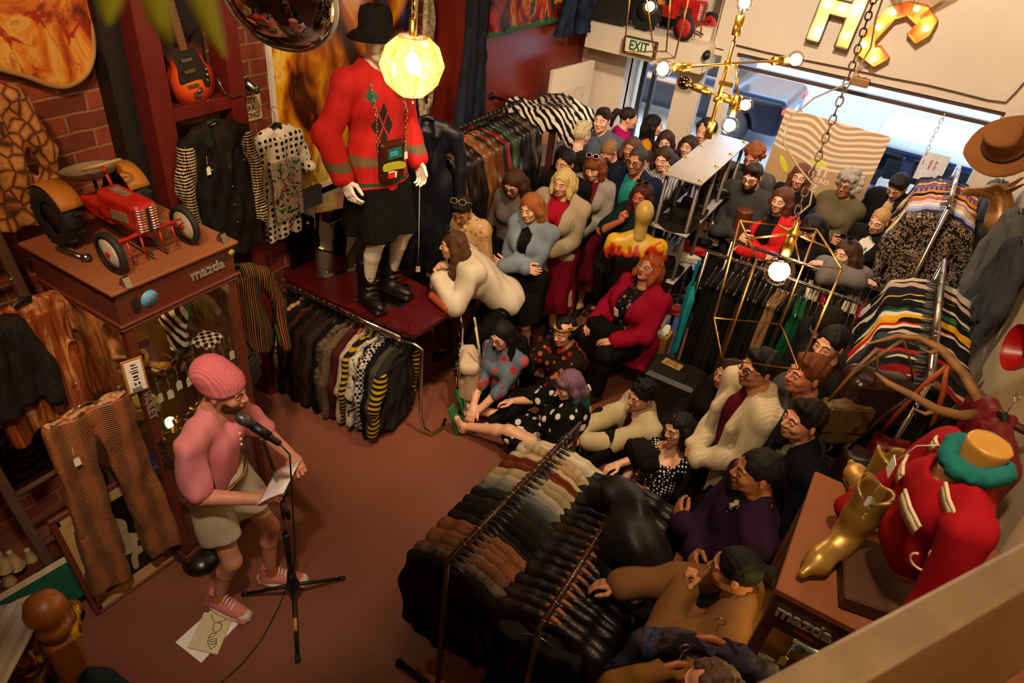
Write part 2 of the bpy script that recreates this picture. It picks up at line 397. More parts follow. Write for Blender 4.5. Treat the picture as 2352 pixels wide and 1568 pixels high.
# ------------------------------------------------------------------ smooth solid modelling (signed distances -> one continuous mesh)
class SDF:
    def __init__(s): s.it = []
    def cone(s, a, b, r1, r2=None, k=.02, op='+'):
        a = V3(a); b = V3(b); r2 = r1 if r2 is None else r2; r = max(r1, r2)
        def f(X, Y, Z):
            d = b - a; L = max(float(d.dot(d)), 1e-12); px, py, pz = X - a[0], Y - a[1], Z - a[2]
            t = np.clip((px * d[0] + py * d[1] + pz * d[2]) / L, 0, 1)
            return np.sqrt((px - t * d[0]) ** 2 + (py - t * d[1]) ** 2 + (pz - t * d[2]) ** 2) - (r1 + (r2 - r1) * t)
        s.it.append((f, np.minimum(a, b) - r, np.maximum(a, b) + r, k, op)); return s
    def chain(s, pts, rs, k=.02, op='+'):
        for i in range(len(pts) - 1): s.cone(pts[i], pts[i + 1], rs[i], rs[i + 1], k, op)
        return s
    def ell(s, c, r, R=None, k=.02, op='+'):
        c = V3(c); r = V3(r) if hasattr(r, '__len__') else V3((r, r, r)); R = np.eye(3) if R is None else np.array(R)
        ext = np.sqrt(((R * r) ** 2).sum(1))
        def f(X, Y, Z):
            px, py, pz = X - c[0], Y - c[1], Z - c[2]
            q = [px * R[0, i] + py * R[1, i] + pz * R[2, i] for i in range(3)]
            k0 = np.sqrt(sum((q[i] / r[i]) ** 2 for i in range(3))); k1 = np.sqrt(sum((q[i] / r[i] ** 2) ** 2 for i in range(3)))
            return k0 * (k0 - 1) / np.maximum(k1, 1e-6)
        s.it.append((f, c - ext, c + ext, k, op)); return s
    def box(s, c, h, rd=.01, R=None, k=.02, op='+'):
        c = V3(c); h = V3(h); R = np.eye(3) if R is None else np.array(R); ext = np.abs(R) @ h
        def f(X, Y, Z):
            px, py, pz = X - c[0], Y - c[1], Z - c[2]
            q = [np.abs(px * R[0, i] + py * R[1, i] + pz * R[2, i]) - h[i] + rd for i in range(3)]
            return np.sqrt(sum(np.maximum(x, 0) ** 2 for x in q)) + np.minimum(np.maximum(np.maximum(q[0], q[1]), q[2]), 0) - rd
        s.it.append((f, c - ext, c + ext, k, op)); return s
    def fru(s, c, z0, z1, a0, a1, n=0, amp=0.0, ph=0.0, k=.02, R=None):
        """pleated skirt-like cone from height z0 (radii a0) to z1 (radii a1) about c; R turns it"""
        c = V3(c); m = max(a0[0], a0[1], a1[0], a1[1]) + amp; R = np.eye(3) if R is None else np.array(R)
        def f(X, Y, Z):
            qx, qy, qz = X - c[0], Y - c[1], Z - c[2]
            px, py, pz = [qx * R[0, i] + qy * R[1, i] + qz * R[2, i] for i in range(3)]
            t = np.clip((pz - z0) / (z1 - z0), 0, 1)
            ax = a0[0] + (a1[0] - a0[0]) * t; ay = a0[1] + (a1[1] - a0[1]) * t
            e = np.sqrt((px / ax) ** 2 + (py / ay) ** 2); d = (e - 1) * np.minimum(ax, ay)
            if n: d = d - amp * np.cos(n * np.arctan2(py / ay, px / ax) + ph) * (1 - t)
            return np.maximum(d, np.maximum(z0 - pz, pz - z1))
        lo = V3((-m, -m, z0)); hi = V3((m, m, z1)); cc = R @ ((lo + hi) / 2); ext = np.abs(R) @ ((hi - lo) / 2)
        s.it.append((f, c + cc - ext, c + cc + ext, k, '+')); return s
    def cut(s, n, p, k=.004):
        """keeps the side n points away from"""
        n = V3(n); n = n / np.linalg.norm(n); p = V3(p)
        s.it.append((lambda X, Y, Z: (X - p[0]) * n[0] + (Y - p[1]) * n[1] + (Z - p[2]) * n[2], None, None, k, '&')); return s
    def keep(s, f): s.it.append((f, None, None, .002, '&')); return s
    def verts(s, h=.012, noise=None, pad=.0):
        lo = np.min([i[1] for i in s.it if i[4] == '+'], 0) - 3 * h - pad; hi = np.max([i[2] for i in s.it if i[4] == '+'], 0) + 3 * h + pad
        N = np.ceil((hi - lo) / h).astype(int) + 1
        ax = [(lo[i] + h * np.arange(N[i])).astype(np.float32) for i in range(3)]
        D = np.full(tuple(N), 1.0, np.float32)
        for f, a, b, k, op in s.it:
            if a is None: sl = (slice(None),) * 3
            else:
                m = k + 2.5 * h + pad
                sl = tuple(slice(max(0, int((a[i] - m - lo[i]) / h)), max(0, min(N[i], int((b[i] + m - lo[i]) / h) + 2))) for i in range(3))
            X, Y, Z = ax[0][sl[0]][:, None, None], ax[1][sl[1]][None, :, None], ax[2][sl[2]][None, None, :]
            if 0 in (X.size, Y.size, Z.size): continue
            d = f(X, Y, Z).astype(np.float32); E = D[sl]
            if op == '+':
                hh = np.maximum(k - np.abs(E - d), 0) / k; D[sl] = np.minimum(E, d) - hh * hh * k * .25
            else:
                if op == '-': d = -d
                hh = np.maximum(k - np.abs(E - d), 0) / k; D[sl] = np.maximum(E, d) + hh * hh * k * .25
        if noise is not None: D += noise(ax[0][:, None, None], ax[1][None, :, None], ax[2][None, None, :]).astype(np.float32)
        D[0] = D[-1] = 1; D[:, 0] = D[:, -1] = 1; D[:, :, 0] = D[:, :, -1] = 1
        return snets(D, lo, h)
def snets(D, lo, h):
    S = D < 0; n = np.array(D.shape) - 1
    cs = [(i, j, k) for i in (0, 1) for j in (0, 1) for k in (0, 1)]
    sub = lambda A, c: A[c[0]:c[0] + n[0], c[1]:c[1] + n[1], c[2]:c[2] + n[2]]
    cnt = np.zeros(tuple(n), np.int8)
    for c in cs: cnt += sub(S, c)
    mix = (cnt > 0) & (cnt < 8); I = np.argwhere(mix)
    if not len(I): return np.zeros((0, 3)), np.zeros((0, 4), int)
    vals = {c: D[I[:, 0] + c[0], I[:, 1] + c[1], I[:, 2] + c[2]] for c in cs}
    acc = np.zeros((len(I), 3)); ct = np.zeros(len(I))
    for c in cs:
        for a in range(3):
            if c[a]: continue
            e = list(c); e[a] = 1; e = tuple(e); va, vb = vals[c], vals[e]; x = (va < 0) != (vb < 0)
            t = np.where(x, va / np.where(x, va - vb, 1), 0); p = np.tile(np.array(c, float), (len(I), 1)); p[:, a] += t
            acc += p * x[:, None]; ct += x
    v = (I + acc / ct[:, None]) * h + lo
    idx = np.full(tuple(n), -1, np.int64); idx[mix] = np.arange(len(I))
    F = []
    for a in range(3):
        b, c = (a + 1) % 3, (a + 2) % 3
        A0 = [slice(0, n[0]), slice(0, n[1]), slice(0, n[2])]; A1 = list(A0); A1[a] = slice(1, n[a] + 1)
        for q in (b, c): A0[q] = slice(1, n[q]); A1[q] = slice(1, n[q])
        s0, s1 = S[tuple(A0)], S[tuple(A1)]
        E = np.argwhere(s0 != s1); fl = s0[tuple(E.T)]
        E[:, b] += 1; E[:, c] += 1
        def g(db, dc):
            J = E.copy(); J[:, b] += db; J[:, c] += dc; return idx[J[:, 0], J[:, 1], J[:, 2]]
        q = np.stack([g(-1, -1), g(0, -1), g(0, 0), g(-1, 0)], 1)
        q[~fl] = q[~fl][:, ::-1]; F.append(q)
    F = np.concatenate(F); F = F[(F >= 0).all(1)]
    return v, F
def wob(amp, f=38, seed=0, zs=.35, n=4, bias=0.0):
    """soft folds: mostly running up and down"""
    rg = np.random.RandomState(seed); K = rg.normal(size=(n, 3)); K /= np.linalg.norm(K, axis=1)[:, None]; K *= f * (.6 + .9 * rg.rand(n, 1)); K[:, 2] *= zs; ph = rg.rand(n) * 6.28
    return lambda X, Y, Z: amp / n * 1.6 * sum(np.sin(K[i, 0] * X + K[i, 1] * Y + K[i, 2] * Z + ph[i]) for i in range(n)) - bias * amp
def strands(amp, f=210, seed=0):
    rg = np.random.RandomState(seed); p = rg.rand(4) * 6
    return lambda X, Y, Z: amp * (np.sin(f * X + 9 * Z + p[0]) * np.sin(f * .83 * Y + 7 * Z + p[1]) + .6 * np.sin(f * .45 * (X + Y) + 14 * Z + p[2]) + .4 * np.sin(30 * Z + f * .2 * X + p[3]))
def solid(name, S, mats, parent=None, h=.012, noise=None, loc=(0, 0, 0), rot=(0, 0, 0), label=None, cat=None, group=None, kind=None, M=None, pad=0.0):
    v, f = S.verts(h, noise, pad)
    if M is not None: v = v @ np.array(M[0]).T + M[1]
    return tag(put(name, raw_mesh(name, v, f, mats), parent, loc, rot), label, cat, group, kind)
# ------------------------------------------------------------------ head, hands, shoes: shared shapes
def _head(closed):
    S = SDF()
    S.ell((0, -.012, .027), (.074, .096, .089)).ell((0, .03, -.035), (.058, .062, .078), k=.03).ell((0, .042, -.083), (.040, .042, .030), k=.03)
    S.ell((0, .072, -.100), (.018, .016, .015), k=.02)
    for q in (-1, 1):
        S.ell((q * .036, .068, -.03), (.022, .02, .022), k=.02).cone((q * .012, .087, .021), (q * .045, .078, .02), .008, .007, k=.012)
    S.cone((0, .088, .014), (0, .111, -.027), .0075, .0115, k=.012)
    for q in (-1, 1):
        S.ell((q * .012, .099, -.033), (.0085, .010, .0075), k=.006)
        S.ell((q * .031, .098, .003), (.016, .014, .0095), k=.008, op='-')
        if closed: S.ell((q * .031, .081, .002), (.0165, .0135, .012), k=.004)
        else:
            S.cone((q * .016, .0885, .004), (q * .031, .0935, .0088), .0038, .0046, k=.004).cone((q * .031, .0935, .0088), (q * .047, .083, .002), .0046, .0038, k=.004)
            S.cone((q * .017, .089, .0), (q * .031, .092, -.0062), .003, .0035, k=.004).cone((q * .031, .092, -.0062), (q * .046, .083, .0), .0035, .003, k=.004)
        S.ell((q * .075, -.010, -.008), (.009, .018, .031), rotm(0, 0, q * -.35), k=.006).ell((q * .086, -.006, -.004), (.005, .009, .018), k=.004, op='-')
    S.ell((0, .094, -.059), (.023, .011, .0058), k=.004).ell((0, .0925, -.0695), (.019, .0115, .0065), k=.004)
    S.ell((0, .106, -.0642), (.021, .010, .0014), k=.003, op='-')
    S.cone((0, -.022, -.05), (0, -.040, -.19), .051, .056, k=.03)
    v, f = S.verts(.0048)
    c = v[f].mean(1)
    lip = ((((c - (0, .094, -.059)) / (.024, .016, .0068)) ** 2).sum(1) < 1) | ((((c - (0, .0925, -.0695)) / (.020, .017, .0078)) ** 2).sum(1) < 1)
    mi = np.where(lip & (c[:, 1] > .085), 1, 0)
    B = MB()
    for q in (-1, 1):
        if not closed:
            B.mi = 2; B.ball((q * .031, .0810, .0015), .0127, 12, 10)
            B.mi = 3; B.ball((q * .0305, .0810 + .0068, .0012), (.0074, .0064, .0076), 10, 8)
        B.mi = 4
        ys = []
        for x, z in ((.013, .019), (.028, .0265), (.041, .026), (.050, .018)):
            m = (np.abs(v[:, 0] - x) < .006) & (np.abs(v[:, 2] - z) < .006) & (v[:, 1] > .02); ys.append((q * x, (v[m, 1].max() if m.any() else .085) - .0005, z))
        B.tube(ys, [.0028, .0042, .0036, .0018], 6, flat=.9)
    # all-quad or ngon lists are mixed: keep as list
    return v, f, mi, B
HEADS = {0: _head(False), 1: _head(True)}
def _hand(curl, spread=.10, thumb=.5):
    """right hand: wrist at origin, fingers along +y, back of the hand up (+z), thumb towards -x"""
    S = SDF()
    S.box((-.002, .048, 0), (.037, .045, .0125), .012, k=.01).cone((0, -.012, 0), (0, .02, 0), .026, .027, k=.02)
    for i, (x, L, r) in enumerate(((-.030, .074, .0088), (-.010, .082, .009), (.011, .077, .0086), (.029, .060, .0078))):
        a = spread * (x / .03); p = V3((x, .088 - .004 * abs(i - 1), .001)); ang = 0.0; pts = [V3((x * .8, .05, 0)), p]
        for l, q in ((.45, .75), (.31, 1.15), (.24, .85)):
            ang += curl * q * (1 + .12 * i); d = V3((math.sin(a) * math.cos(ang), math.cos(a) * math.cos(ang), -math.sin(ang))); p = p + d * L * l; pts.append(p)
        S.chain(pts, [r, r * 1.04, r * .98, r * .92, r * .8], k=.004)
    t = V3((-.028, .022, -.004)); d1 = V3((-math.cos(.7 * thumb) * .8, .72, -.25 - .6 * curl * .5)); d1 /= np.linalg.norm(d1); d2 = V3((-.35 + .5 * curl, .9, -.35 * curl)); d2 /= np.linalg.norm(d2)
    S.chain([t, t + d1 * .042, t + d1 * .042 + d2 * .032, t + d1 * .042 + d2 * .056], [.015, .0115, .0105, .0085], k=.006)
    return S.verts(.0042)
HANDS = {'relax': _hand(.38), 'flat': _hand(.10), 'grip': _hand(1.0, .04, .2), 'fist': _hand(1.45, .02, .1), 'point': _hand(.22, .16)}
def _shoe(kind):
    S = SDF()
    if kind == 'sneaker':
        S.ell((0, .07, -.045), (.047, .135, .036), k=.02).box((0, .065, -.07), (.046, .14, .014), .012, k=.01).cone((0, -.02, -.04), (0, -.015, .02), .045, .042, k=.03)
    elif kind == 'boot':
        S.ell((0, .06, -.045), (.045, .125, .04), k=.03).box((0, .055, -.071), (.044, .13, .012), .011, k=.006).cone((0, -.01, -.03), (0, -.015, .16), .05, .054, k=.04).cut((0, 0, 1), (0, 0, .17))
    else:
        S.ell((0, .065, -.05), (.042, .125, .03), k=.02).box((0, .06, -.073), (.041, .128, .010), .01, k=.006).cone((0, -.02, -.045), (0, -.015, .0), .042, .04, k=.02)
    S.cut((0, 0, -1), (0, 0, -.082))
    return S.verts(.008)
SHOES = {k: _shoe(k) for k in ('sneaker', 'boot', 'shoe')}
SHOE_ME = {}
def shoe_mesh(kind, mat):
    k = (kind, mat.name)
    if k not in SHOE_ME: SHOE_ME[k] = raw_mesh(kind, *SHOES[kind], mat)
    return SHOE_ME[k]
LENS_C = glass((.93, .93, .93), .03); 
def ik(a, t, l1, l2, pole):
    a = V3(a); t = V3(t); d = t - a; L = np.linalg.norm(d)
    if L > (l1 + l2) * .995: t = a + d / L * (l1 + l2) * .995; d = t - a; L = (l1 + l2) * .995
    L = max(L, abs(l1 - l2) + .02); u = d / np.linalg.norm(d)
    x = (l1 * l1 - l2 * l2 + L * L) / (2 * L); hgt = math.sqrt(max(l1 * l1 - x * x, 0)); p = V3(pole); p = p - u * p.dot(u); p /= max(np.linalg.norm(p), 1e-6)
    return a + u * x + p * hgt, t
LIPC = {}
def hair_sdf(st, vol=0.0, seed=0):
    S = SDF(); o = vol; h = .0065; nz = strands(.0022, 210, seed)
    face = lambda: S.ell((0, .112, -.045), (.066, .086, .118 if st in ('short', 'quiff', 'buzz', 'spiky', 'bun', 'pony', 'tied', 'curly') else (.092 if 'bangs' in st else .108)), k=.014, op='-')
    cap = lambda q=0.0: S.ell((0, -.015, .032), (.081 + o + q, .103 + o + q, .091 + o + q), k=.02)
    if st in ('short', 'quiff', 'buzz', 'spiky'):
        if st == 'short': nz = strands(.003, 150, seed)
        if st == 'buzz': S.ell((0, -.014, .029), (.0775, .0985, .0905), k=.02)
        else: cap()
        if st == 'quiff': S.ell((-.005, .058, .098), (.054, .040, .026), rotm(.6), k=.04); nz = strands(.0036, 130, seed)
        if st == 'spiky':
            rg = random.Random(seed)
            for i in range(26):
                a, e = rg.uniform(0, 2 * PI), rg.uniform(.45, 1.5); d = V3((math.cos(a) * math.cos(e), math.sin(a) * math.cos(e), math.sin(e))); p = V3((0, -.015, .032)) + d * (.08, .1, .09)
                S.cone(p, p + d * .016 + V3((rg.uniform(-.012, .012), .012, 0)), .018, .008, k=.012)
        face(); S.keep(lambda X, Y, Z: (-.088 + .72 * (Y + .1)) - Z + 0 * X)
        S.box((0, .1, -.1), (.2, .075, .09), .01, k=.005, op='-')
    elif st == 'bun' or st == 'pony' or st == 'tied':
        cap(-.002)
        face(); S.keep(lambda X, Y, Z: (-.085 + .72 * (Y + .1)) - Z + 0 * X)
        if st == 'bun': S.ell((0, -.085, .105), (.046, .044, .042), k=.012)
        if st == 'pony': S.chain([(0, -.1, .05), (0, -.150, .045), (.01, -.185, -.02), (.015, -.175, -.13)], [.026, .036, .04, .012], k=.015)
        if st == 'tied': S.ell((0, -.115, -.03), (.035, .035, .05), k=.02)
    elif st in ('long', 'bob', 'wavy', 'bangs', 'longbangs'):
        L = {'long': .30, 'bob': .13, 'wavy': .30, 'bangs': .2, 'longbangs': .30}[st]
        cap(); w = .016 if st == 'wavy' else .004
        for q in (-1, 1):
            pts = [(q * .058, .01, .06)]; rs = [.026]
            m = 5
            for i in range(1, m + 1):
                t = i / m; pts.append((q * (.079 + .012 * t + w * math.sin(9 * t + q)), -.0 + .045 * t * t + w * math.cos(8 * t), .03 - (L + .02) * t)); rs.append(.032 - .014 * t * t)
            S.chain(pts, rs, k=.03)
            pts = [(q * .045, -.06, .03)] + [(q * (.055 + .01 * t + w * math.sin(7 * t + 2)), -.085 + w * math.cos(9 * t), .03 - (L + .03) * t) for t in (.3, .65, 1)]
            S.chain(pts, [.045, .045, .044, .025], k=.035)
        face()
        if 'bangs' in st: S.ell((0, .078, .052), (.058, .022, .034), k=.015)
        else: S.cone((0, .085, .10), (0, .10, .05), .006, .003, k=.01, op='-')
        if st == 'wavy': nz = strands(.0045, 120, seed)
    elif st == 'curly':
        cap(.01); rg = random.Random(seed)
        for i in range(75):
            a, e = rg.uniform(0, 2 * PI), rg.uniform(-.75, 1.5); d = V3((math.cos(a) * math.cos(e), math.sin(a) * math.cos(e), math.sin(e)))
            if d[1] > .35 and e < .45: continue
            S.ell(V3((0, -.02, .025)) + d * (.105 + o, .115 + o, .11 + o), rg.uniform(.022, .034), k=.012)
        face(); nz = strands(.005, 150, seed)
    elif st == 'beanie' or st == 'slouch':
        S.ell((0, -.016, .045), (.090, .112, .092), k=.02)
        if st == 'slouch': S.ell((0, -.075, .085), (.086, .085, .072), rotm(.5), k=.04)
        S.ell((0, -.012, .025), (.0935, .114, .05), k=.012)
        S.keep(lambda X, Y, Z: (-.045 + .46 * (Y + .1)) - Z + 0 * X)
        nz = None
    return S, h, nz
# ------------------------------------------------------------------ people
def glasses(parent, hc, Rh, hs, frame, lens=None, up=False, name='glasses', big=1.0):
    B = MB(); n = 14; y0 = .1035
    for q in (-1, 1):
        ring = [(q * .033 + .0225 * big * math.copysign(abs(math.cos(t)) ** .75, math.cos(t)), y0 - .10 * abs(abs(q * .033 + .0225 * math.cos(t)) - .01) * .8, .001 + .0185 * big * math.copysign(abs(math.sin(t)) ** .75, math.sin(t))) for t in [2 * PI * i / n for i in range(n)]]
        B.mi = 0; B.tube(ring, .0021, 6, closed=True); B.mi = 1; B.add(ring + [(x, y - .001, z) for x, y, z in ring], [tuple(range(n)), tuple(range(2 * n - 1, n - 1, -1))])
        B.mi = 0; B.tube([(q * .054, y0 - .005, .006), (q * .071, .06, .008), (q * .079, -.005, .006), (q * .078, -.025, -.01)], .002, 6)
    B.tube([(-.011, y0, .004), (0, y0 + .003, .007), (.011, y0, .004)], .002, 6)
    v = np.array(B.v)
    if up: v = v @ rotm(.95, 0, 0).T + V3((0, -.022, .068)); v[:, 0] *= 1.1
    B.v = [tuple(p) for p in (v * hs) @ Rh.T + hc]
    B.build(name, [frame, lens or LENS_C], parent)
def person(label, x, y, to, H=1.70, w=1.0, fem=False, sk='#c98d6b', head=(0, 0, 0), hair=None, hs=1.0, lean=(0, 0, 0), rh=None, lh=None, rp=(.5, -.6, -.4), lp=(-.5, -.6, -.4),
           hands=('relax', 'relax'), rhd=None, lhd=None, rhn=None, lhn=None, pel=None, feet=None, kn=((.15, 1, .1), (-.15, 1, .1)), fdir=((.15, 1, 0), (-.15, 1, 0)), top=None, over=None, bottom=None, shoes=('shoe', '#1b1716'),
           shut=False, beard=None, brow=None, lips=None, gl=None, z=0.0, h=.0135, jaw=1.0, seed=0, belly=0.0, bust=.0, hip=1.0, extra=None):
    """one person in local space: feet at the origin, +y the way the body faces, turned so that it faces the point `to`"""
    s = H / 1.72; root = thing('person', label, 'person', (x, y, z), math.atan2(-(to[0] - x), to[1] - y) if isinstance(to, tuple) else to)
    Rt = rotm(-lean[0], lean[1], lean[2]); pel = V3(pel if pel is not None else (0, 0, .93)) * s
    P = lambda a, b, c: pel + Rt @ (V3((a, b, c)) * s)
    Rh = rotm(-head[1], head[2], head[0]); hs = hs * (.92 if fem else .96) * s ** .5
    nb = P(0, -.005, .505); hc = nb + Rt @ (V3((0, .005, .045)) * s) + Rh @ V3((0, .035, .105)) * hs
    sw = (.146 if fem else .168) * w
    sh = [P(sw, -.01, .425), P(-sw, -.01, .425)]; hp = [P(.088 * hip, 0, -.03), P(-.088 * hip, 0, -.03)]
    rh = V3(rh if rh is not None else (.25 * w, .03, .80)) * s; lh = V3(lh if lh is not None else (-.25 * w, .03, .80)) * s
    el, wr = zip(*[ik(sh[i], (rh, lh)[i], .285 * s, .255 * s, (rp, lp)[i]) for i in (0, 1)])
    feet = feet or ((.10, 0, .085), (-.10, .0, .085)); ft = [V3(f) * s for f in feet]
    kne, an = zip(*[ik(hp[i], ft[i], .43 * s, .425 * s, kn[i]) for i in (0, 1)])
    wq = w * (1.0 if not fem else .96)
    def torso(S, o=0.0):
        S.ell(P(0, -.015, -.02), V3((.155 * wq * hip, .112 * wq, .125)) * s + o, Rt, k=.05).ell(P(0, .0, .14), V3((.128 * wq, .095 * wq, .15)) * s + o, Rt, k=.06)
        S.ell(P(0, -.005, .32), V3((.150 * wq, .106 * wq, .165)) * s + o, Rt, k=.05)
        S.cone(sh[0], sh[1], .052 * s * w ** .5 + o, k=.03)
        for i in (0, 1): S.cone(nb - Rt @ V3((0, 0, .022)) * s, sh[i], .047 * s + o, .047 * s + o, k=.03)
        if belly: S.ell(P(0, .06, .10), V3((.13 * w, .07 + belly, .15)) * s + o, Rt, k=.06)
        if fem or bust:
            for q in (-1, 1): S.ell(P(q * .070 * w, .082 * w, .315), (.062 + bust) * s * w ** .5 + o, Rt, k=.045)
    def arms(S, o=0.0, frac=1.0, k=.02, flare=0.0):
        for i in (0, 1):
            if frac <= .55:
                e = sh[i] + (el[i] - sh[i]) * (frac / .5); S.cone(sh[i], e, .053 * s * w ** .5 + o, .048 * s * w ** .5 + o + flare, k=.022)
            else:
                S.cone(sh[i], el[i], .051 * s * w ** .5 + o, .042 * s * w ** .3 + o, k=.022); e = el[i] + (wr[i] - el[i]) * ((frac - .5) / .5)
                S.cone(el[i], e, .043 * s * w ** .3 + o, (.043 - .015 * (frac - .5) / .5) * s + o + flare, k=k)
    def legs(S, o=0.0, frac=1.0, flare=0.0):
        for i in (0, 1):
            S.cone(hp[i], kne[i], .086 * s * wq * hip + o, .058 * s * wq ** .5 + o, k=.03); q = V3(an[i]) - kne[i]
            if frac > .5:
                e = kne[i] + q * ((frac - .5) / .5); cf = kne[i] + q * .3 + V3((0, -.012, 0)) * s
                S.cone(kne[i], cf, .056 * s + o, .054 * s * wq ** .5 + o, k=.02).cone(cf, e, .054 * s * wq ** .5 + o, .036 * s + o + flare, k=.02)
    # ---- body: one continuous mesh
    S = SDF(); torso(S, -.008 if top else 0); arms(S, -.006 if (over and over.get('sl', 1) > .7) or (top and top.get('sl', 1) > .7) else 0); legs(S, -.010 if bottom and bottom[0] in ('trousers',) else (-.006 if bottom else 0))
    S.chain([nb - Rt @ V3((0, 0, .03)), nb + Rt @ V3((0, .0, .02)) * s, hc + Rh @ V3((0, -.03, -.10)) * hs], [.058 * s, .053 * s * w ** .4, .050 * hs], k=.03)
    fd = [V3(d) / np.linalg.norm(d) for d in fdir]
    for i in (0, 1): S.cone(V3(an[i]) + (0, 0, -.035 * s), V3(an[i]) + fd[i] * .15 * s + (0, 0, -.055 * s), .034 * s, .026 * s, k=.02).ell(V3(an[i]) + (0, 0, -.03 * s), .036 * s, k=.02)
    v, f = S.verts(h); VV = [v]; FF = f.tolist(); MI = [0] * len(f); base = len(v)
    hv, hf, hm, B = HEADS[1 if shut else 0]
    hv = hv.copy(); hv[:, 0] *= 1 + (jaw - 1) * np.clip((.02 - hv[:, 2]) / .1, 0, 1)
    VV.append(hv * hs @ Rh.T + hc); FF += (hf + base).tolist(); MI += hm.tolist(); base += len(hv)
    VV.append(np.array(B.v) * hs @ Rh.T + hc); FF += [[base + i for i in q] for q in B.f]; MI += B.m; base += len(B.v)
    for i in (0, 1):
        d = (rhd, lhd)[i]; d = V3(wr[i]) - el[i] if d is None else V3(d); d /= np.linalg.norm(d)
        nn = (rhn, lhn)[i]; nn = V3(nn) if nn is not None else (V3((0, 0, .0)) + (1, -1)[i] * V3((1, 0.15, 0)) if abs(d[2]) > .75 else V3(((1, -1)[i] * .3, 0, 1)))
        nn = nn - d * nn.dot(d); nn /= max(np.linalg.norm(nn), 1e-6); xx_ = np.cross(d, nn); M = np.stack([xx_, d, nn], 1)
        v2, f2 = HANDS[hands[i]]; v2 = v2.copy() * (1.0 if not fem else .92) * s
        if i == 1: v2[:, 0] *= -1; f2 = f2[:, ::-1]
        VV.append(v2 @ M.T + wr[i]); FF += (f2 + base).tolist(); MI += [0] * len(f2); base += len(v2)
    SK = skin(sk); a = C_(sk)
    lc = lips or '#%02x%02x%02x' % tuple(int(255 * max(0, min(1, x)) ** (1 / 2.2)) for x in (a[0] * .72, a[1] * .42, a[2] * .42))
    bm = plain(brow or '#3a261a', .8, name='eyebrow', var=0)
    if shut: MI = [0 if q in (2, 3) else q for q in MI]
    put('body', raw_mesh('body', np.concatenate(VV), FF, [SK, plain(lc, .4, name='lip', var=0), plain('#cfc6ba', .3, name='eye_white', var=0), plain('#2a1d14', .2, name='iris', var=0), bm], True, MI), root)
    # ---- clothes
    def up(d, o, nm, sd):
        """top garment: dict(m=material, sl=sleeve, hem=z above the hips, neck=depth, open=half width)"""
        S = SDF(); o = d.get('o', o); torso(S, o)
        hem = d.get('hem', -.02)
        if hem < -.12: S.fru(P(0, -.01, 0), (hem - .02) * s, .0, (V3((.185 * wq * hip, .135 * wq)) * s + o).tolist(), (V3((.15 * wq, .11 * wq)) * s + o).tolist(), 7, .008, sd, .06, Rt)
        for q in d.get('ext', []): S.chain(*q)
        S.cut(Rt @ (0, 0, -1), P(0, 0, hem))
        if d.get('open'): 
            g = d['open']; S.box(P(0, .22, .25), V3((g, .2, .55)) * s, .01, Rt, k=.01, op='-')
        if d.get('sl', 1) > 0: arms(S, o * .9, d.get('sl', .97), flare=d.get('flare', .004))
        nk = d.get('neck', .02)
        S.ell(nb + Rt @ V3((0, .035, .045)) * s, V3((.072, .075, .055 + nk)) * s, Rt, k=.008, op='-')
        if d.get('wide'): S.ell(P(0, .09, .47), V3((.2, .14, .10)) * s, Rt, k=.02, op='-')
        if d.get('v'): S.chain([P(0, .13, .5), P(0, .16, .5 - d['v'])], [.06 * s, .008], k=.01, op='-')
        if d.get('collar'):
            for q in (-1, 1): S.box(P(q * .05, .055, .485), V3((.04, .045, .012)) * s, .01, Rt @ rotm(-.5, q * .55, q * .5), k=.008)
            S.cone(P(-.05, -.03, .51), P(.05, -.03, .51), .03 * s, k=.01); S.ell(nb + Rt @ V3((0, .02, .05)) * s, V3((.058, .062, .06)) * s, Rt, k=.006, op='-')
        if d.get('shawl'):
            for q in (-1, 1): S.chain([P(q * .03, -.05, .52), P(q * .075, .05, .47), P(q * .09, .125, .30), P(q * .085, .13, .1)], [.03 * s, .032 * s, .028 * s, .02 * s], k=.012)
        if d.get('hood'): S.ell(P(0, -.09, .47), V3((.11, .07, .09)) * s, Rt, k=.03)
        solid(nm, S, d['m'], root, d.get('h', .0125), wob(d.get('amp', .010), 48, sd, bias=.45))
    if over and top: top = dict(top, sl=0, o=.004)
    if top and top.get('o', 0) > .012 and 'hem' not in top: top = dict(top, hem=-.11, o=top['o'] + .012)
    if top: up(top, .010, top.get('name', 'shirt'), seed + 1)
    if over: up(dict(over, hem=over.get('hem', -.06)), .031, over.get('name', 'jacket'), seed + 2)
    if bottom:
        k = bottom[0]; m = bottom[1]; S = SDF()
        if k in ('trousers', 'shorts'):
            S.ell(P(0, -.015, -.02), V3((.155 * wq * hip, .112 * wq, .125)) * s + .019, Rt, k=.05).ell(P(0, .0, .1), V3((.13 * wq, .10 * wq, .12)) * s + .019, Rt, k=.05)
            S.cut(Rt @ (0, 0, 1), P(0, 0, .085)); 
            if k == 'trousers': legs(S, .013, .97, .012)
            else:
                for i in (0, 1): q = kne[i] - hp[i]; e = hp[i] + q * (bottom[2] if len(bottom) > 2 else .55); S.cone(hp[i], e + q * .2, .092 * s * wq + .014, .094 * s * wq + .018, k=.03); S.cut(q, e)
            solid(k, S, m, root, .0125, wob(.009, 46, seed + 5, bias=.45))
        elif k == 'skirt':      # standing skirt: (kind, material, hem height, hem radius)
            hz = bottom[2]; r = bottom[3] if len(bottom) > 3 else .24
            S.fru((pel[0], pel[1], 0), hz * s, pel[2] + .10 * s, (r * s, r * .85 * s), ((.135 * wq) * s + .012, .105 * wq * s + .012), 9, .018, seed, .03)
            S.ell(P(0, -.015, -.02), V3((.158 * wq * hip, .115 * wq, .125)) * s + .012, Rt, k=.05)
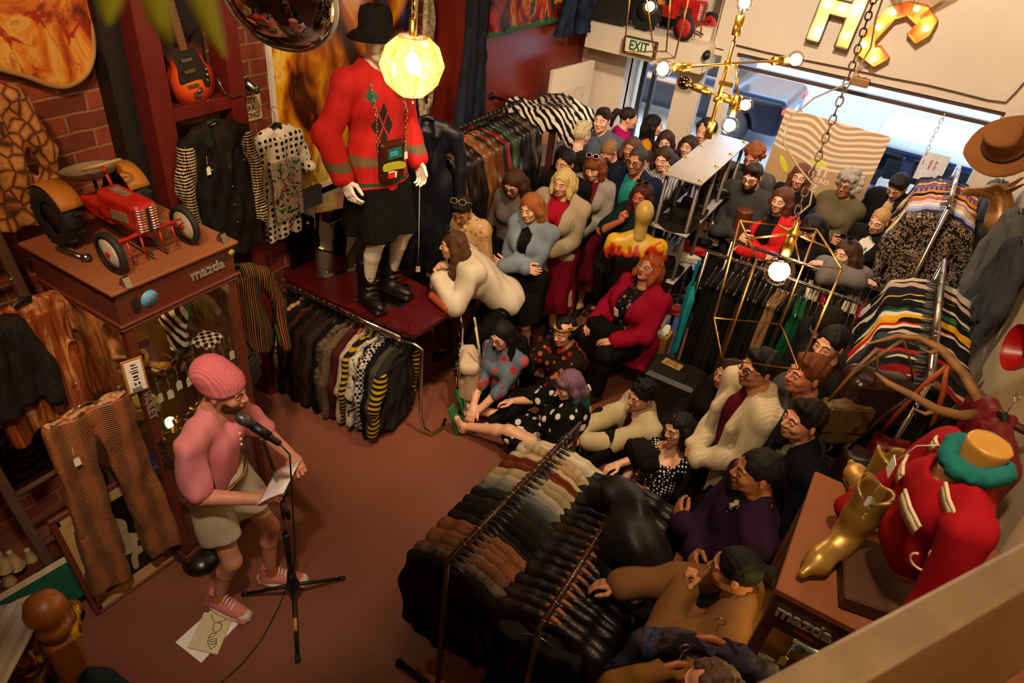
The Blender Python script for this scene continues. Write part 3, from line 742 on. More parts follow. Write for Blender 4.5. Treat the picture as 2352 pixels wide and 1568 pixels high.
            for i in (0, 1): S.cone(hp[i], kne[i], .092 * s * wq * hip + .012, .075 * s + .012, k=.09)
            S.cut((0, 0, 1), (0, 0, pel[2] + (bottom[4] if len(bottom) > 4 else .10) * s)); S.cut((0, 0, -1), (0, 0, hz * s)); solid('skirt', S, m, root, .0125, wob(.004, 40, seed + 5))
        elif k == 'lap':        # skirt of somebody sitting: spread over the thighs
            S.ell(P(0, -.015, -.02), V3((.16 * wq * hip, .12 * wq, .12)) * s + .014, Rt, k=.05)
            for i in (0, 1): S.cone(hp[i], kne[i] * .9 + hp[i] * .1, .095 * s * wq + .015, .085 * s + .015, k=.12)
            S.cut(Rt @ (0, 0, 1), P(0, 0, .10)); S.cut((0, 0, -1), (0, 0, .012)); solid('skirt', S, m, root, .0125, wob(.008, 40, seed + 5))
    if shoes:
        m = shoes[1] if not isinstance(shoes[1], str) else leather(shoes[1])
        for i in (0, 1):
            o = put('shoe', shoe_mesh(shoes[0], m), root, V3(an[i]).tolist())
            a = math.atan2(-fd[i][0], fd[i][1]); o.rotation_euler = (math.asin(max(-1, min(1, fd[i][2]))), 0, a); o.scale = (s,) * 3
    if hair:
        st, hm_ = hair[0], hair[1]; S, hh, nz = hair_sdf(st, hair[2] if len(hair) > 2 else 0.0, seed)
        solid('beanie' if st in ('beanie', 'slouch') else 'hair', S, hm_ if not isinstance(hm_, (str, tuple)) else (hairm(hm_) if isinstance(hm_, str) else hairm(*hm_, float(hc[2]))), root, hh, nz, M=(Rh * hs, hc))
    if beard:
        S = SDF(); S.ell((0, .036, -.045), (.064, .064, .075), k=.02).ell((0, .05, -.088), (.046, .046, .036), k=.03).ell((0, .098, -.05), (.026, .012, .006), k=.01)
        S.ell((0, .105, -.064), (.021, .02, .010), k=.006, op='-'); S.keep(lambda X, Y, Z: Z + .012 + .55 * (Y - .01) + 0 * X); S.ell((0, -.03, .04), (.2, .06, .2), k=.01, op='-'); S.ell((0, .12, .0), (.043, .06, .048), k=.008, op='-')
        solid('beard', S, hairm(beard), root, .006, strands(.002, 260, seed), M=(Rh * hs, hc))
    for g in (gl or []):
        glasses(root, hc, Rh, hs, plain(g[0], .3, name='glasses_frame', var=0), g[1] if len(g) > 1 else None, len(g) > 2, 'sunglasses' if len(g) > 2 else 'glasses', 1.12 if len(g) > 2 else 1.0)
    root_info = dict(root=root, P=P, Rt=Rt, s=s, hc=hc, Rh=Rh, hs=hs, nb=nb, wr=wr, el=el, sh=sh, kne=kne, an=an, pel=pel)
    if extra: extra(root_info)
    return root_info
# ------------------------------------------------------------------ the setting
def brick_mat(dark=1.0):
    m = NT('brick_wall'); tc = m.new('TexCoord'); sp = m.new('SeparateXYZ'); cb = m.new('CombineXYZ'); m.lk(tc.outputs['Object'], sp.inputs[0])
    nz = m.noise(tc.outputs['Object'], 9, 3); off = m.math('MULTIPLY', m.math('SUBTRACT', nz, .5), .018)
    m.lk(m.math('ADD', sp.outputs[1], off), cb.inputs[0]); m.lk(m.math('ADD', sp.outputs[2], off), cb.inputs[1])
    b = m.new('TexBrick'); m.lk(cb.outputs[0], b.inputs['Vector']); b.inputs['Scale'].default_value = 1.0
    for k, v in (('Brick Width', .27), ('Row Height', .098), ('Mortar Size', .009), ('Mortar Smooth', .3), ('Bias', -.1)): b.inputs[k].default_value = v
    b.inputs['Color1'].default_value = (*lin('#a3482a'), 1); b.inputs['Color2'].default_value = (*lin('#5a2418'), 1); b.inputs['Mortar'].default_value = (*lin('#a87a58'), 1)
    n2 = m.noise(tc.outputs['Object'], 30, 4); c = m.mix(m.math('MULTIPLY', n2, .55), b.outputs['Color'], lin('#7a3520'), 'MIX'); n3 = m.noise(tc.outputs['Object'], 2.2, 3)
    c = m.mix(m.ramp(n3, [(.45, (0, 0, 0)), (.75, (.5, .5, .5))]), c, lin('#3a1a10'))
    h = m.math('ADD', m.math('MULTIPLY', b.outputs['Fac'], -1.0), m.math('MULTIPLY', n2, .5)); m.bump(h, .8, .012); return m.done(c, .85)
def floor_mat():
    m = NT('painted_concrete'); v = m.coord(); n = m.noise(v, 1.2, 4); n2 = m.noise(v, 26, 5, .7); n3 = m.noise(v, 70, 3)
    c = m.mix(n, lin('#6b3a27'), lin('#7d4a36')); c = m.mix(m.ramp(n2, [(.62, (0, 0, 0)), (.80, (.55, .55, .55))]), c, lin('#4a281c'))
    c = m.mix(m.ramp(n3, [(.74, (0, 0, 0)), (.80, (.5, .5, .5))]), c, lin('#b98f78'))
    w = m.vor(m.coord((.5, .2, 1)), 1.0, 'DISTANCE_TO_EDGE'); w2 = m.math('ADD', w, m.math('MULTIPLY', m.noise(v, 5, 5, .7), .05)); c = m.mix(m.ramp(w2, [(.014, (.3, .3, .3)), (.022, (0, 0, 0))]), c, lin('#a98672'))
    m.bump(n2, .12, .004); r = m.ramp(n, [(.3, (.34,) * 3), (.7, (.55,) * 3)]); return m.done(c, r)
def red_gloss(): 
    m = NT('red_gloss_paint'); v = m.coord(); w = m.vor(v, 6, 'DISTANCE_TO_EDGE'); n = m.noise(v, 5, 5, .65)
    c = m.mix(m.noise(v, 2, 3), lin('#6a1d14'), lin('#7c261a')); c = m.mix(m.ramp(m.math('ADD', w, m.math('MULTIPLY', n, .12)), [(.050, (.35, .35, .35)), (.054, (0, 0, 0))]), c, lin('#a06a50'))
    m.bump(m.noise(v, 30, 3), .15, .004); return m.done(c, .28)
def plaster(c): 
    m = NT('painted_plaster'); v = m.coord(); a = C_(c); n = m.noise(v, 3, 4); m.bump(m.noise(v, 60, 3), .15, .003); return m.done(m.mix(n, tuple(x * .9 for x in a), a), .65)
BRICK = brick_mat(); FLOOR = floor_mat(); REDW = red_gloss(); CREAM = plaster('#dccab2'); CREAM2 = plaster('#d9c8ae'); MAROON = plain('#5c1a16', .35, name='maroon_paint', bump=.1)
DKWOOD = wood('#3d170d', '#5e2614', 1, 'Y'); DARK = plain('#120d0b', .6, name='dark_paint')
CT, BK = 4.9, -1.2
def struct(name, mats, fn, loc=(0, 0, 0)):
    B = MB(); fn(B); return B.build(name, mats, None, loc, kind='structure')
struct('floor', FLOOR, lambda B: B.box((-1.4, 3.2, -.05), (5.0, 8.9, .1)))
struct('ceiling', plain('#6f5d48', .8, name='ceiling_paint'), lambda B: B.box((-1.4, 3.3, CT + .05), (5.0, 9.2, .1)))
struct('wall_left', BRICK, lambda B: B.box((-3.85, 1.95, 2.45), (.2, 6.3, 4.9)))
struct('wall_left_front', REDW, lambda B: B.box((-3.62, 6.45, 2.45), (.54, 2.7, 4.9)))
struct('wall_right', plaster('#e0cba8'), lambda B: B.box((1.08, 3.2, 2.45), (.2, 9.0, 4.9)))
struct('wall_back', plaster('#7d6850'), lambda B: B.box((-1.4, BK - .1, 2.45), (5.2, .2, 4.9)))
# posts and shelf timber of the bay on the brick wall
struct('trim_1', MAROON, lambda B: B.box((-3.57, 2.29, 2.45), (.14, .13, 4.9), None, .006))
struct('trim_2', MAROON, lambda B: B.box((-3.57, 2.80, 2.45), (.14, .11, 4.9), None, .006))
struct('trim_3', MAROON, lambda B: B.box((-3.59, 2.545, 2.31), (.16, .40, .075), None, .006))
struct('trim_4', DARK, lambda B: (B.box((-3.69, 2.17, 2.45), (.12, .12, 4.9)), B.box((-3.715, 2.545, 3.6), (.07, .4, 2.4))))
# street wall: solid above, window and door openings below
def street(B):
    y = 7.4
    B.box((-.5, y, 3.62), (2.9, .2, 2.56)); B.box((.83, y, 1.17), (.34, .2, 2.34)); B.box((-.52, y, .26), (2.36, .2, .52))
    B.box((-2.12, y, 1.25), (.24, .2, 2.5)); B.box((-2.78 - .36, y, 1.2), (.62, .2, 2.4)); B.box((-1.77, y, 1.17), (.14, .2, 2.34)); B.box((-1.92, y, .2), (.16, .2, .4))
    B.box((-2.66, y + .58, 3.62), (1.5, .1, 2.56)); B.box((-1.95, y + .3, 3.62), (.1, .6, 2.56))
struct('wall_street', CREAM, street)
def ledge(B):
    B.box((-2.57, 7.22, 2.365), (1.28, .44, .03)); B.box((-2.57, 7.02, 2.24), (1.28, .04, .22)); B.box((-1.95, 7.22, 2.24), (.04, .4, .22)); B.box((-2.57, 7.66, 2.34), (1.28, .5, .06))
struct('trim_5', CREAM2, ledge)
def recess(B):   # lining of the entrance
    B.box((-2.86, 7.7, 1.05), (.06, .5, 2.1)); B.box((-2.22, 7.6, 1.05), (.05, .3, 2.1)); B.box((-2.54, 7.62, 2.13), (.7, .5, .04))
struct('trim_6', CREAM2, recess)
wf = MB(); FR = plain('#4a3324', .5, name='window_frame')
wf.mi = 0; wf.box((-.52, 7.35, 2.32), (2.46, .07, .03)); wf.box((-.52, 7.35, 2.215), (2.46, .05, .035)); wf.mi = 1
for x in (-1.69, .67): wf.box((x, 7.36, 1.4), (.05, .1, 1.8))
wf.box((-.52, 7.36, .54), (2.4, .14, .05))
wo = wf.build('window_1', [FR, CREAM2], kind='structure'); g = MB(); g.box((-.52, 7.4, 1.4), (2.34, .012, 1.8)); g.build('window_pane', [glass((.95, .97, 1), .05)], wo)
wf = MB(); wf.box((-1.92, 7.36, 2.3), (.17, .1, .05)); wf.box((-1.92, 7.36, .43), (.17, .1, .06)); wf.box((-1.99, 7.36, 1.36), (.025, .08, 1.9)); wo = wf.build('window_2', [CREAM2], kind='structure')
g = MB(); g.box((-1.92, 7.4, 1.36), (.15, .012, 1.86)); g.build('window_pane', [glass((.95, .97, 1), .05)], wo)
# the open door leaf folded back against the left side, and a folded security gate behind it
d = thing('door_1', None, None, (-3.12, 6.62, 0), rz=-.10); d['kind'] = 'structure'
B = MB(); B.box((0, 0, 1.02), (.045, .78, 2.0), None, .004); B.mi = 1; B.box((.026, 0, 1.35), (.006, .5, .9), None, .002); B.box((.026, 0, .45), (.006, .5, .5), None, .002); B.build('door_leaf', [CREAM2, plain('#c9b493', .5)], d)
B = MB(); B.box((.04, -.3, 1.0), (.03, .03, .16)); B.tube([(.03, -.3, 1.04), (.09, -.3, 1.04), (.09, -.2, 1.04)], .009); B.build('door_handle', [STEEL], d)
d = thing('door_2', None, None, (-2.80, 7.46, 0)); d['kind'] = 'structure'
B = MB(); B.box((.05, .25, 1.02), (.05, .06, 2.0)); B.box((.05, .62, 1.02), (.05, .06, 2.0)); B.box((.05, .44, 2.0), (.05, .4, .06)); B.build('door_frame', [plain('#2a2624', .5)], d)
B = MB(); B.lathe([(.03, 0), (.03, .006)], (.02, .26, 1.35), rotm(0, -PI / 2, 0), 12); B.build('round_sticker', [WHITE], d)
# street outside
def road_mat():
    m = NT('asphalt'); v = m.coord(); n = m.noise(v, 40, 4); n2 = m.noise(v, .8, 3); return m.done(m.mix(n, m.mix(n2, lin('#8f9197'), lin('#a9abb0')), lin('#b4b6ba')), .6)
struct('pavement_outside', plain('#b5b3b0', .8, name='concrete'), lambda B: B.box((-1, 8.5, -.1), (30, 2.0, .12)))
struct('road_outside', road_mat(), lambda B: B.box((-1, 18.5, -.22), (60, 18, .12)))
def lines(B):
    for k in range(6): B.box((-9 + k * 3.4, 15.2, -.155), (1.8, .12, .01))
struct('road_line_outside', plain('#e9e6da', .7, name='road_paint'), lines)
struct('far_pavement_outside', plain('#a8a6a2', .8, name='concrete'), lambda B: B.box((-1, 29, -.1), (60, 3, .14)))
struct('building_outside', plain('#8d7f74', .8, name='render'), lambda B: B.box((-1, 31.5, 3), (60, 2, 6)))
# mezzanine: floor edge, post and rail near the camera
struct('trim_7', plain('#c9a06a', .5, name='rail_paint'), lambda B: B.box((.425, 1.012, 2.62), (1.86, .03, .68), rotm(0, 0, 1.012)))
struct('trim_8', plain('#e6d2b0', .45, name='rail_cap'), lambda B: B.box((.425, 1.012, 2.97), (1.86, .05, .022), rotm(0, 0, 1.012), .006))
# ------------------------------------------------------------------ garments on hangers: rail at z = 0, width along local x
def gsdf(kind, seed=0, L=.60, part='all', w=.205):
    S = SDF(); rg = random.Random(seed); sl = rg.uniform(-.02, .02)
    if kind in ('pants', 'folded'):
        if kind == 'folded':       # trousers folded over the bar of a hanger
            S.box((0, 0, -.20 - L / 2), (.15, .022, L / 2), .018, k=.02).cone((-.14, 0, -.19), (.14, 0, -.19), .024, k=.02)
            S.box((.0, .022, -.25 - L / 2), (.135, .014, L / 2 - .03), .012, k=.01)
        else:
            S.box((0, 0, -.18), (.19, .026, .05), .02, k=.02)
            for q in (-1, 1): S.chain([(q * .1, 0, -.2), (q * .115, 0, -.55), (q * .16, 0, -.2 - L)], [.10, .085, .105], k=.015)
            S.keep(lambda X, Y, Z: np.abs(Y) - (.034 + .012 * np.sin(38 * X + 2 * Z)) + 0 * Z); S.cut((0, 0, -1), (0, 0, -.2 - L)); S.cut((0, 0, 1), (0, 0, -.14))
        return S
    fat = 1.25 if kind in ('coat', 'leatherjacket') else 1.0
    if part in ('all', 'body'):
        S.chain([(-w, 0, -.208), (-.6 * w, 0, -.160), (0, 0, -.130), (.6 * w, 0, -.160), (w, 0, -.208)], [.036 * fat, .036, .034, .036, .036 * fat], k=.02)
        S.fru((0, 0, 0), -.2 - L, -.19, (w * 1.06 + sl, .050 * fat), (w * .97, .046 * fat), 7, .008, seed, .05)
        if kind in ('jacket', 'coat', 'leatherjacket', 'shirt'):
            S.chain([(-.05, .012, -.13), (0, -.035, -.115), (.05, .012, -.13)], [.018, .02, .018], k=.012)
            if kind != 'shirt':
                for q in (-1, 1): S.chain([(q * .05, .015, -.125), (q * .075, .05, -.22), (q * .03, .055, -.40)], [.018, .022, .008], k=.012)
            else:
                for q in (-1, 1): S.chain([(q * .035, .025, -.13), (q * .065, .045, -.185)], [.018, .008], k=.006)
        if kind == 'knit': S.chain([(-.05, .015, -.14), (0, -.04, -.125), (.05, .015, -.14)], [.014, .014, .014], k=.01)
        S.ell((0, .03, -.118), (.045, .05, .05), k=.008, op='-')
    if part in ('all', 'sleeves') and kind not in ('vest', 'dress'):
        for q in (-1, 1):
            a = .25 + .03 * rg.random(); S.chain([(q * (w + .002), 0, -.225), (q * a, .015 * rg.uniform(-1, 1.5), -.47), (q * (a - .015), .04, -.20 - min(L, .58) * (.45 if kind == 'tee' else 1.0))], [.050 * fat, .045 * fat, .036 * fat], k=.025)
    return S
GM = {}
def gmesh(kind, v=0, L=.60, part='all', w=.205, flat=1.0):
    k = (kind, v, L, part, w, flat)
    if k not in GM:
        vv, ff = gsdf(kind, v, L, part, w).verts(.0135, (lambda q: lambda X, Y, Z: q(X, Y, Z) * np.clip((-.20 - Z) / .15, .12, 1))(wob(.014 if kind not in ('pants', 'folded') else .006, 55, v * 7 + 3)))
        if kind not in ('pants', 'folded'): vv[:, 1] *= flat
        GM[k] = raw_mesh({'pants': 'trousers', 'folded': 'trousers'}.get(kind, kind), vv, ff, BLACK)
    return GM[k]
HANGER_M = {'black': BLACK, 'wood': wood('#8a4a1c', '#b5682c', 1, 'X', .35, 'hanger_wood'), 'wire': CHROME, 'white': PAPER}
HM = {}
def hanger_mesh(kind):
    if kind not in HM:
        B = MB(); B.mi = 1
        hook = [(.019 * math.cos(t), 0, .019 * math.sin(t) - .002) for t in np.linspace(PI * 1.05, -PI * .5, 12)]
        B.tube(hook + [(0, 0, -.045), (0, 0, -.10)], .0022, 6); B.mi = 0
        r = .003 if kind == 'wire' else .0105
        B.tube([(-.18, 0, -.19), (-.10, 0, -.156), (-.035, 0, -.118), (0, 0, -.105), (.035, 0, -.118), (.10, 0, -.156), (.18, 0, -.19)], [r * .8, r * .95, r * 1.15, r * 1.2, r * 1.15, r * .95, r * .8], 8, flat=1.0 if kind == 'wire' else 1.5)
        if kind in ('wire', 'wood', 'white'): B.tube([(-.185, 0, -.19), (.185, 0, -.19)], .003 if kind == 'wire' else .005, 6)
        HM[kind] = B.mesh('hanger', [HANGER_M[kind], CHROME])
    return HM[kind]
def hang(kind, mat, loc, rz, label, cat, group=None, hanger='black', v=0, L=.60, w=.205, sleeves=None, tilt=0.0, name=None, tagd=False, flat=1.0):
    nm = name or {'leatherjacket': 'leather_jacket', 'pants': 'trousers', 'folded': 'trousers', 'knit': 'sweater', 'tee': 'shirt'}.get(kind, kind)
    o = put(nm, gmesh(kind, v, L, 'body' if sleeves else 'all', w, flat), None, loc, (tilt, 0, rz), mat)
    tag(o, label, cat, group)
    if sleeves: put('sleeves', gmesh(kind, v, L, 'sleeves', w), o, mat=sleeves)
    if hanger: put('hanger', hanger_mesh(hanger), o)
    if tagd: put('price_tag', tag_mesh(), o, (.12, .06, -.36))
    return o
_TG = []
def tag_mesh():
    if not _TG:
        B = MB(); B.prism([(-.014, -.026), (.014, -.026), (.014, .014), (.006, .024), (-.006, .024), (-.014, .014)], .0012, R=rotm(PI / 2, 0, 0)); B.mi = 1
        B.tube([(0, 0, .020), (.004, .002, .05), (0, 0, .09)], .0008, 4); _TG.append(B.mesh('price_tag', [PAPER, PAPER]))
    return _TG[0]
def dk(c, f=.62):
    r = [int(c[i:i + 2], 16) / 255 for i in (1, 3, 5)]
    return '#%02x%02x%02x' % tuple(int(255 * x * f ** (1 / 2.2)) for x in r)
def ordinal(n): return '%d%s' % (n, 'th' if 10 <= n % 100 <= 20 else {1: 'st', 2: 'nd', 3: 'rd'}.get(n % 10, 'th'))
# ------------------------------------------------------------------ left wall: cabinet, tractor and what hangs about it
CABW = wood('#4a1c0e', '#6e2e16', 1, 'Y'); CABT = wood('#7a4322', '#96582e', 1, 'Y', .6, 'dusty_wood')
GLS = glass((.96, .97, .94), .07)
def on(parent, B, name, mats, **kw): return B.build(name, mats, parent, **kw)
def rel(p, q): return (V3(p) - V3(q))
cab = thing('display_cabinet', 'tall glazed wooden cabinet of trinkets, red toy tractor standing on it', 'cabinet', (-3.0, 1.665, 0))
x0, x1, y0, y1 = -.33, .33, -.315, .315
B = MB(); B.box((0, 0, .06), (.66, .64, .12), None, .006); B.box((0, 0, .13), (.62, .60, .04)); on(cab, B, 'base', [CABW])
for x in (x0 + .025, x1 - .025):
    for y in (y0 + .025, y1 - .025): B = MB(); B.box((x, y, .95), (.045, .045, 1.62), None, .004); on(cab, B, 'post', [CABW])
B = MB(); B.box((0, 0, 1.865), (.655, .635, .19), None, .004); B.box((0, 0, 1.785), (.68, .66, .018), None, .006); B.box((0, 0, 1.762), (.67, .65, .018), None, .006); on(cab, B, 'header', [CABW])
B = MB(); B.box((0, 0, 1.967), (.70, .68, .018), None, .004); on(cab, B, 'top', [CABT])
for nm, c, d in (('front_pane', (x1 - .012, 0, .95), (.005, .55, 1.6)), ('side_pane', (0, y0 + .012, .95), (.56, .005, 1.6)), ('side_pane', (0, y1 - .012, .95), (.56, .005, 1.6))):
    B = MB(); B.box(c, d); on(cab, B, nm, [GLS])
B = MB(); B.box((x0 + .01, 0, .95), (.01, .56, 1.6)); on(cab, B, 'back_panel', [plain('#8a5a20', .35, name='golden_backing', bump=.3)])
for z in (.55, .98, 1.36): B = MB(); B.box((0, 0, z), (.60, .56, .008)); on(cab, B, 'shelf', [glass((.85, .92, .88), .12)])
RF = rotm(PI / 2, 0, PI / 2)      # text facing +x
BADGE = plain('#d8d2c0', .25, .8, 'badge', 0)
text_mesh('badge_lettering', 'mazda', .075, .004, BADGE, cab, (.332, .155, 1.88), RF, bold=.002)
B = MB(); B.lathe([(.042, 0), (.042, .003)], (.328, -.165, 1.865), rotm(0, PI / 2, 0), 20); on(cab, B, 'round_sticker', [cloth('#3f9fc0', 'blobs', '#e2606a', 4.0, .4, 'sticker')], label='round blue sticker with red blots')
B = MB(); B.box((.333, -.235, 1.865), (.006, .035, .06)); B.box((.336, -.235, 1.865), (.006, .012, .07)); on(cab, B, 'metal_emblem', [STEEL])
B = MB(); B.box((.332, .245, 1.905), (.005, .09, .022)); on(cab, B, 'metal_plate', [STEEL])
B = MB(); B.lathe([(.018, 0), (.018, .003)], (.328, .305, 1.915), rotm(0, PI / 2, 0), 16); on(cab, B, 'yellow_sticker', [plain('#c9b52a', .5)], label='small yellow and green sticker')
text_mesh('post_lettering', 'VIOLET', .055, .003, BADGE, cab, (.332, -.29, 1.30), RF @ rotm(0, 0, -PI / 2), bold=.001)
text_mesh('post_lettering', 'BEDFORD', .05, .003, STEEL, cab, (.332, -.29, .95), RF @ rotm(0, 0, -PI / 2))
lamp('POINT', (-3.05, 1.6, 1.72), 2.2, (1, .62, .2), .03); lamp('POINT', (-3.05, 1.66, 1.2), .7, (1, .66, .28), .03)
# framed drawing on the corner post
B = MB(); B.box((0, 0, 0), (.008, .095, .20), None, .002); o = B.build('framed_card', [plain('#a8743c', .5)], None, (-2.655, 1.335, 1.52), (0, .05, -.25), 'small wooden framed card with an ink drawing on the cabinet corner', 'picture')
B = MB(); B.box((.005, 0, 0), (.004, .074, .178)); on(o, B, 'card', [PAPER])
B = MB()
for a, b, c, d in ((0, .07, .022, .012), (.004, .052, .03, .01), (-.003, .036, .036, .006), (.002, .022, .03, .014), (0, 0, .022, .02), (0, -.018, .026, .012), (-.008, -.045, .008, .03), (.01, -.045, .008, .03)): B.box((.0075, a, b), (.002, c, d * .55))
for k in range(3): B.box((.0075, -.004, -.068 - k * .008), (.002, .05 - .01 * (k % 2), .003))
on(o, B, 'ink_drawing', [INK])
# things inside
GOLD = metal('#c79a3c', .25, 'gold'); 
def inside(nm, label, cat, loc, fn, mats, group=None, rz=0):
    B = MB(); fn(B); return B.build(nm, mats, None, loc, (0, 0, rz), label, cat, group)
dl = thing('doll', 'small brown haired doll standing at the back of the cabinet', 'doll', (-2.92, 1.42, 1.364), -1.2)
S = SDF(); S.ell((0, 0, .245), (.028, .028, .032)).chain([(0, 0, .215), (0, 0, .18)], [.014, .03]).chain([(0, 0, .18), (0, 0, .10)], [.034, .04])
for q in (-1, 1): S.chain([(q * .035, 0, .18), (q * .06, .03, .14), (q * .05, .075, .14)], [.012, .011, .009]).chain([(q * .018, 0, .1), (q * .02, 0, .02), (q * .02, .02, .01)], [.016, .012, .011])
solid('body', S, plain('#c07a4a', .35), dl, .005)
S = SDF(); S.fru((0, 0, 0), .06, .19, (.06, .055), (.034, .03), 7, .006); solid('dress', S, cloth('#7a5a30', None), dl, .005)
S = SDF(); S.ell((0, -.008, .256), (.036, .036, .034)).ell((0, .035, .24), (.024, .03, .024), op='-'); solid('hair', S, hairm('#5a2f16'), dl, .005, strands(.003, 300))
mg = thing('bird_mug', 'black and white painted mug with green handle on the top shelf', 'mug', (-2.88, 1.72, 1.364), .3)
B = MB(); B.lathe([(.045, 0), (.055, .03), (.05, .10), (.062, .15), (.072, .2), (.06, .235), (.05, .24)], n=20); on(mg, B, 'body', [cloth('#efe6d2', 'zebra', '#15120f', 2.5, .3, 'glaze')])
B = MB(); B.tube([(0, .06, .22), (0, .115, .21), (0, .125, .14), (0, .07, .09)], .010, 8); on(mg, B, 'handle', [plain('#1f6a34', .3)])
inside('scarf_ring', 'mustard patterned scarf knotted round a ring in the cabinet', 'scarf', (-2.80, 1.47, 1.364), lambda B: (B.tube([(.03 * math.cos(t), .012 * math.sin(t), .11 + .035 * math.sin(t)) for t in np.linspace(0, 2 * PI, 14)[:-1]], .012, 8, True), B.tube([(0, 0, .08), (.02, .05, .04), (.03, .1, .015)], [.014, .02, .026], 8)), [cloth('#b98a2a', 'leopard', '#4a2a10', 2, .6, c3='#c79a3c')])
for k, (y, a) in enumerate(((1.55, .2), (1.63, -.3), (1.77, .1))):
    t = thing('sunglasses', ['amber sunglasses folded at the front of the upper shelf', 'brown tortoiseshell sunglasses in the middle of the upper shelf', 'dark rimmed sunglasses on the checked cloth'][k], 'sunglasses', (-2.76, y, 1.378), -PI / 2 + a)
    glasses(t, V3((0, -.09, .01)), np.eye(3), 1.0, plain(['#8a4a1a', '#2c160a', '#151313'][k], .25), glass((.55, .32, .1), .15, .05, 'amber_lens'), name='frame')
inside('folded_cloth', 'folded black and white checked cloth on the upper shelf', 'cloth', (-2.80, 1.83, 1.366), lambda B: B.box((0, 0, .02), (.13, .13, .04), None, .01), [cloth('#e8dcc0', 'check', '#1a1510', .9)], rz=.3)
inside('plastic_bag', 'clear plastic bag with a picture leaning inside the cabinet', 'bag', (-2.86, 1.50, 1.364), lambda B: B.box((0, 0, .08), (.02, .13, .16), rotm(0, -.35, 0), .006), [plain('#6a4a4a', .15, name='film')])
for k in range(10):
    y = 1.40 + k * .056
    o = put('price_tag', tag_mesh(), None, (-2.71, y, 1.285 - .012 * (k % 3)), (0, 0, PI / 2 + .25 * math.sin(k * 2.1))); o.scale = (1.15,) * 3
    tag(o, 'white price tag dangling on a string from the upper cabinet shelf', 'tag', 'price tags under the upper shelf')
    t = inside('ring', 'gold ring clipped to the front edge of the upper shelf', 'ring', (-2.715, y, 1.375), lambda B: (B.tube([(.010 * math.cos(a), 0, .010 + .010 * math.sin(a)) for a in np.linspace(0, 2 * PI, 12)[:-1]], .0022, 6, True), B.ball((0, 0, .022), .005, 8, 6)), [GOLD], 'rings on the upper shelf')
for k, (x, y) in enumerate(((-2.78, 1.44), (-2.75, 1.50), (-2.80, 1.56), (-2.74, 1.62), (-2.82, 1.68), (-2.78, 1.75), (-2.75, 1.84))):
    inside('watch', 'round faced gold watch lying on the middle shelf', 'watch', (x, y, .985), lambda B: (B.lathe([(.022, 0), (.024, .006), (.020, .010), (.001, .010)], n=18), B.tube([(-.02, 0, .004), (-.06, .01, .003), (-.09, .03, .003)], .006, 6, flat=.4), B.tube([(.02, 0, .004), (.06, -.01, .003)], .006, 6, flat=.4)), [GOLD], 'watches on the middle shelf', rz=k * 1.3)
for k, (y, z, c, l) in enumerate(((1.5, .985, '#b9a050', 'brass compact box at the back of the middle shelf'), (1.75, .555, '#5a3018', 'brown leather purse on the bottom shelf'), (1.48, .555, '#27408a', 'small blue tin on the bottom shelf'), (1.62, .158, '#8a1f1a', 'red biscuit tin on the cabinet floor'))):
    inside(['compact', 'purse', 'tin', 'tin'][k], l, ['box', 'purse', 'tin', 'tin'][k], (-2.98, y, z), lambda B: (B.box((0, 0, .05), (.12, .14, .1), None, .02), B.box((0, 0, .105), (.1, .12, .02), None, .008)), [plain(c, .35)])
